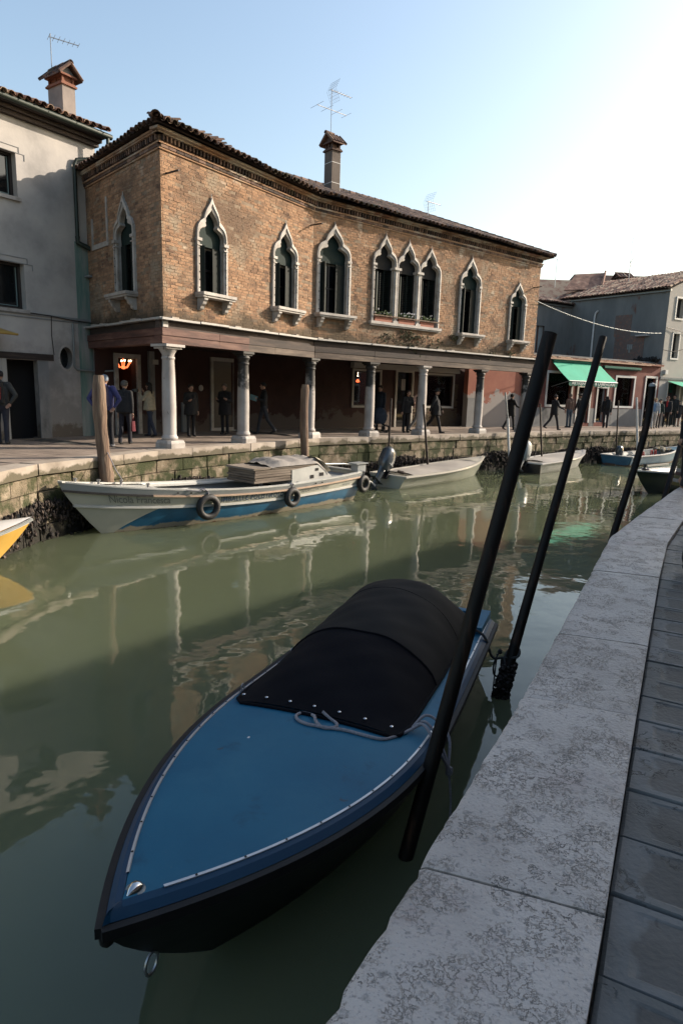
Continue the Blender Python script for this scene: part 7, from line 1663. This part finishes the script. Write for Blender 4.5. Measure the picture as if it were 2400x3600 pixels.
person('man in a blue jacket and cap behind the thick wooden pole', (-5.86, 15.75), (-.05, 1), h=1.78, top=(.045, .05, .16), bottom=(.015, .015, .02), shoe=(.2, .2, .22), hair=(.25, .30, .36), arms=('hip', 'hip'), stride=.45, bulk=1.25, vox=.013, extra=backpack('red backpack worn by the man in the blue jacket', (.03, .03, .09), (.42, .006, .01), 1.05))
person('woman in black with grey sleeves walking beside the man in the blue jacket', (-5.72, 16.75), (.1, 1), h=1.66, top=(.02, .02, .022), bottom=(.02, .02, .03), hair=(.10, .09, .08), arms=('down', 'down'), stride=.3, coat=.50, extra=bag('dark red handbag hanging beside the woman in black', (.12, .01, .02), 1, -.32, (.20, .10, .26), 'hand'))
person('woman in a cream cape-like coat photographing, left of the first column', (-5.90, 19.5), (-1, .1), h=1.64, top=(.42, .37, .26), bottom=(.03, .04, .07), hair=(.012, .010, .010), arms=('up', 'up'), coat=.49, hairlen=.22, stride=.35, bulk=1.08)
m = MB(); m.box(Vector((-6.30, 19.50, 2.88)), (.09, .13, .09)); m.tube([Vector((-6.30, 19.50, 2.88)), Vector((-6.42, 19.50, 2.88))], .035, 10); m.build('camera', M_['cowldark'], label='small black camera held up by the woman in the cream coat', cat='camera')
person('dark clothed figure just right of the first column', (-4.75, 19.9), (.6, -.8), h=1.62, top=(.012, .012, .013), bottom=(.012, .012, .014), arms=('down', 'fwd'), coat=.42)
person('elderly man in a long open dark coat standing before the wooden door', (-3.98, 21.4), (-.25, -1), h=1.68, top=(.014, .013, .015), bottom=(.013, .013, .018), hair=(.12, .11, .10), arms=('fwd', 'fwd'), coat=.38)
def paper(t_, child, hands, nk, pel, hd, ch):
    m = MB(); c = hands[-1]+Vector((-.02, .08, .04)); m.box(c, (.02, .26, .18), Matrix.Rotation(.3, 3, 'X')); tothing(t_, m, 'folder', cloth((.12, .22, .24)), 'pale blue folder carried by the man with sunglasses', 'folder')
person('man in black jacket and sunglasses walking left behind the second column', (-2.75, 21.9), (-.93, -.3), h=1.78, top=(.010, .011, .013), bottom=(.028, .033, .045), hair=(.012, .010, .010), arms=('fwd', 'down'), stride=.65, extra=paper)
person('tall person in dark blue jacket in the arcade between fourth and fifth columns', (1.42, 25.8), (-.6, -.8), h=1.82, top=(.016, .022, .035), bottom=(.012, .013, .016), stride=.3, coat=.48)
person('person in a beige top with a pushchair by the left shop window', (.95, 26.2), (.8, -.6), h=1.66, top=(.13, .11, .08), bottom=(.02, .02, .025), arms=('fwd', 'fwd'))
pc = thing('pushchair', 'dark blue pushchair with big wheels between the fourth and fifth columns', 'pushchair', (1.38, 25.2, ZQ))
m = MB(); c = Vector((1.38, 25.2, ZQ)); rings = [[c+Vector((r_*cos(a)*1.1, r_*sin(a)*.8, z)) for a in np.linspace(0, 2*pi, 14, endpoint=False)] for z, r_ in ((.32, .18), (.45, .26), (.65, .28), (.85, .22), (.95, .08))]; m.loft(rings, closed=True, caps=True); m.build('seat_hood', cloth((.03, .045, .07)), pc, smooth=True)
for dx, dy in ((-.26, -.12), (.26, -.12), (-.24, .16), (.24, .16)): m = MB(); q0 = c+Vector((dx, dy, .14)); m.tube([q0+Vector((.13*cos(a), 0, .13*sin(a))) for a in np.linspace(0, 2*pi, 14, endpoint=False)], .022, 6, closed=True); m.build('wheel', M_['blackrub'], pc, smooth=True)
m = MB(); m.tube([c+Vector((.26, -.1, .14)), c+Vector((-.2, .1, .6)), c+Vector((-.42, .2, 1.0))], .014, 5); m.tube([c+Vector((-.26, -.1, .14)), c+Vector((.2, .1, .6))], .014, 5); m.build('pushchair_frame', M_['zinc'], pc)
person('stooping person in black left of the fifth column', (2.42, 25.3), (.3, -.95), h=1.66, top=(.012, .012, .014), bottom=(.014, .014, .016), lean=.25, arms=('fwd', 'down'), coat=.46)
person('person in pale trousers half hidden by the fifth column', (2.95, 25.5), (.8, .3), h=1.70, top=(.013, .013, .014), bottom=(.20, .18, .16), stride=.7, hair=(.02, .015, .01))
person('man in black coat and hat striding right past the lit shop window', (3.60, 25.5), (.9, -.2), h=1.78, top=(.010, .010, .011), bottom=(.011, .011, .013), hat=(.012, .012, .012), stride=.8, coat=.42, bulk=1.1, vox=.015, extra=bag('black shoulder bag of the man striding past the shop window', (.012, .012, .012), 1, .05))
person('woman in a black hooded coat walking left before the peeled red wall', (7.56, 29.3), (.85, .5), h=1.66, top=(.013, .013, .014), bottom=(.016, .016, .018), hair=(.014, .010, .008), stride=.6, coat=.40, arms=('down', 'out'))
person('person in a red jacket mostly hidden by the thick black pole', (8.40, 29.9), (.6, -.8), h=1.56, top=(.35, .015, .03), bottom=(.02, .02, .022), hair=(.02, .015, .01), stride=.4)
person('person in dark flared coat walking behind the thick black pole', (9.95, 30.6), (.9, .3), h=1.70, top=(.016, .016, .018), bottom=(.02, .02, .025), stride=.8, coat=.44, arms=('down', 'out'))
person('person in a brown jacket and jeans facing the shop window under the awning', (11.75, 33.7), (-.3, .95), h=1.76, top=(.17, .10, .07), bottom=(.08, .11, .14), hair=(.22, .17, .13), hat=None, arms=('down', 'down'), bulk=1.08)
person('person in black with grey trousers next to the brown jacket at the shop window', (12.35, 33.9), (-.6, .8), h=1.80, top=(.016, .018, .018), bottom=(.18, .17, .15), hair=(.015, .012, .010), hat=(.02, .018, .016), stride=.4)
person('person in black behind the slimmer black pole under the awning', (14.0, 34.5), (.2, 1), h=1.68, top=(.014, .016, .018), bottom=(.02, .02, .024), bulk=1.15, extra=backpack('black backpack on the person under the awning', (.012, .013, .014), (.015, .016, .017)))
person('fair haired woman in white trousers and pale blue scarf by the pale house', (17.05, 35.5), (-.3, -1), h=1.68, top=(.50, .52, .54), bottom=(.66, .63, .58), shoe=(.03, .03, .03), hair=(.62, .44, .22), arms=('down', 'out'), stride=.4, bulk=1.05, extra=lambda t_, child, hands, nk, pel, hd, ch: (lambda m: (m.box(ch+Vector((.03, .13, -.08)), (.13, .03, .42), jit=.01), child(m, 'scarf', cloth((.22, .34, .50)), False)))(MB()))
person('person in a green-black waistcoat just right of the fair haired woman', (17.75, 36.4), (-.2, -1), h=1.62, top=(.03, .05, .04), bottom=(.10, .09, .09), hair=(.05, .04, .03), stride=.2)
person('man in black with a red scarf in the group at the right edge', (18.75, 37.6), (-.5, -.85), h=1.80, top=(.018, .018, .02), bottom=(.014, .014, .016), hair=(.20, .09, .05), stride=.5, coat=.5, extra=lambda t_, child, hands, nk, pel, hd, ch: (lambda m: (m.box(ch+Vector((.0, .135, .0)), (.09, .03, .40), jit=.008), child(m, 'scarf', cloth((.45, .02, .02)), False)))(MB()))
person('tall dark haired man in a dark jacket behind the red scarf', (19.85, 39.0), (-.6, -.8), h=1.92, top=(.03, .032, .03), bottom=(.03, .04, .035), hair=(.02, .018, .016), stride=.3)
person('short person in dark coat with bare legs at the right edge of the group', (20.25, 39.2), (-.2, -1), h=1.55, top=(.03, .032, .033), bottom=(.03, .032, .033), skirt=.33, coat=.38, hair=(.18, .18, .18))
# passers-by cut off by the right edge on the near side, and the striped bag
person('person in dark trousers cut off by the right edge, walking on the near paving', (3.56, 6.12), (-.55, -.83), h=1.75, top=(.012, .012, .014), bottom=(.008, .008, .012), shoe=(.012, .012, .016), stride=.6, z0=ZN, coat=.45, bulk=1.1)
person('person in black standing by the striped bag at the right edge', (6.86, 12.5), (-.4, -.9), h=1.78, top=(.010, .010, .012), bottom=(.008, .008, .010), z0=ZN, coat=.42)
sb = thing('striped_bag', 'small bag with yellow, brown and white stripes on the coping at the right edge', 'bag', (6.50, 12.05, ZN))
c = Vector((6.52, 12.12, ZN+.01))
for i, cc in enumerate(((.13, .10, .03), (.34, .31, .29), (.15, .13, .06), (.10, .055, .05), (.32, .29, .27), (.16, .14, .07))):
    m = MB(); r0 = .19-.012*i; m.lathe([(r0*.96, .065*i), (r0, .065*i+.03), (r0*.95, .065*i+.064)], c, 18); m.build('stripe', cloth(cc), sb, smooth=True)
# ------------------------------------------------------------------ done
bpy.context.view_layer.update()
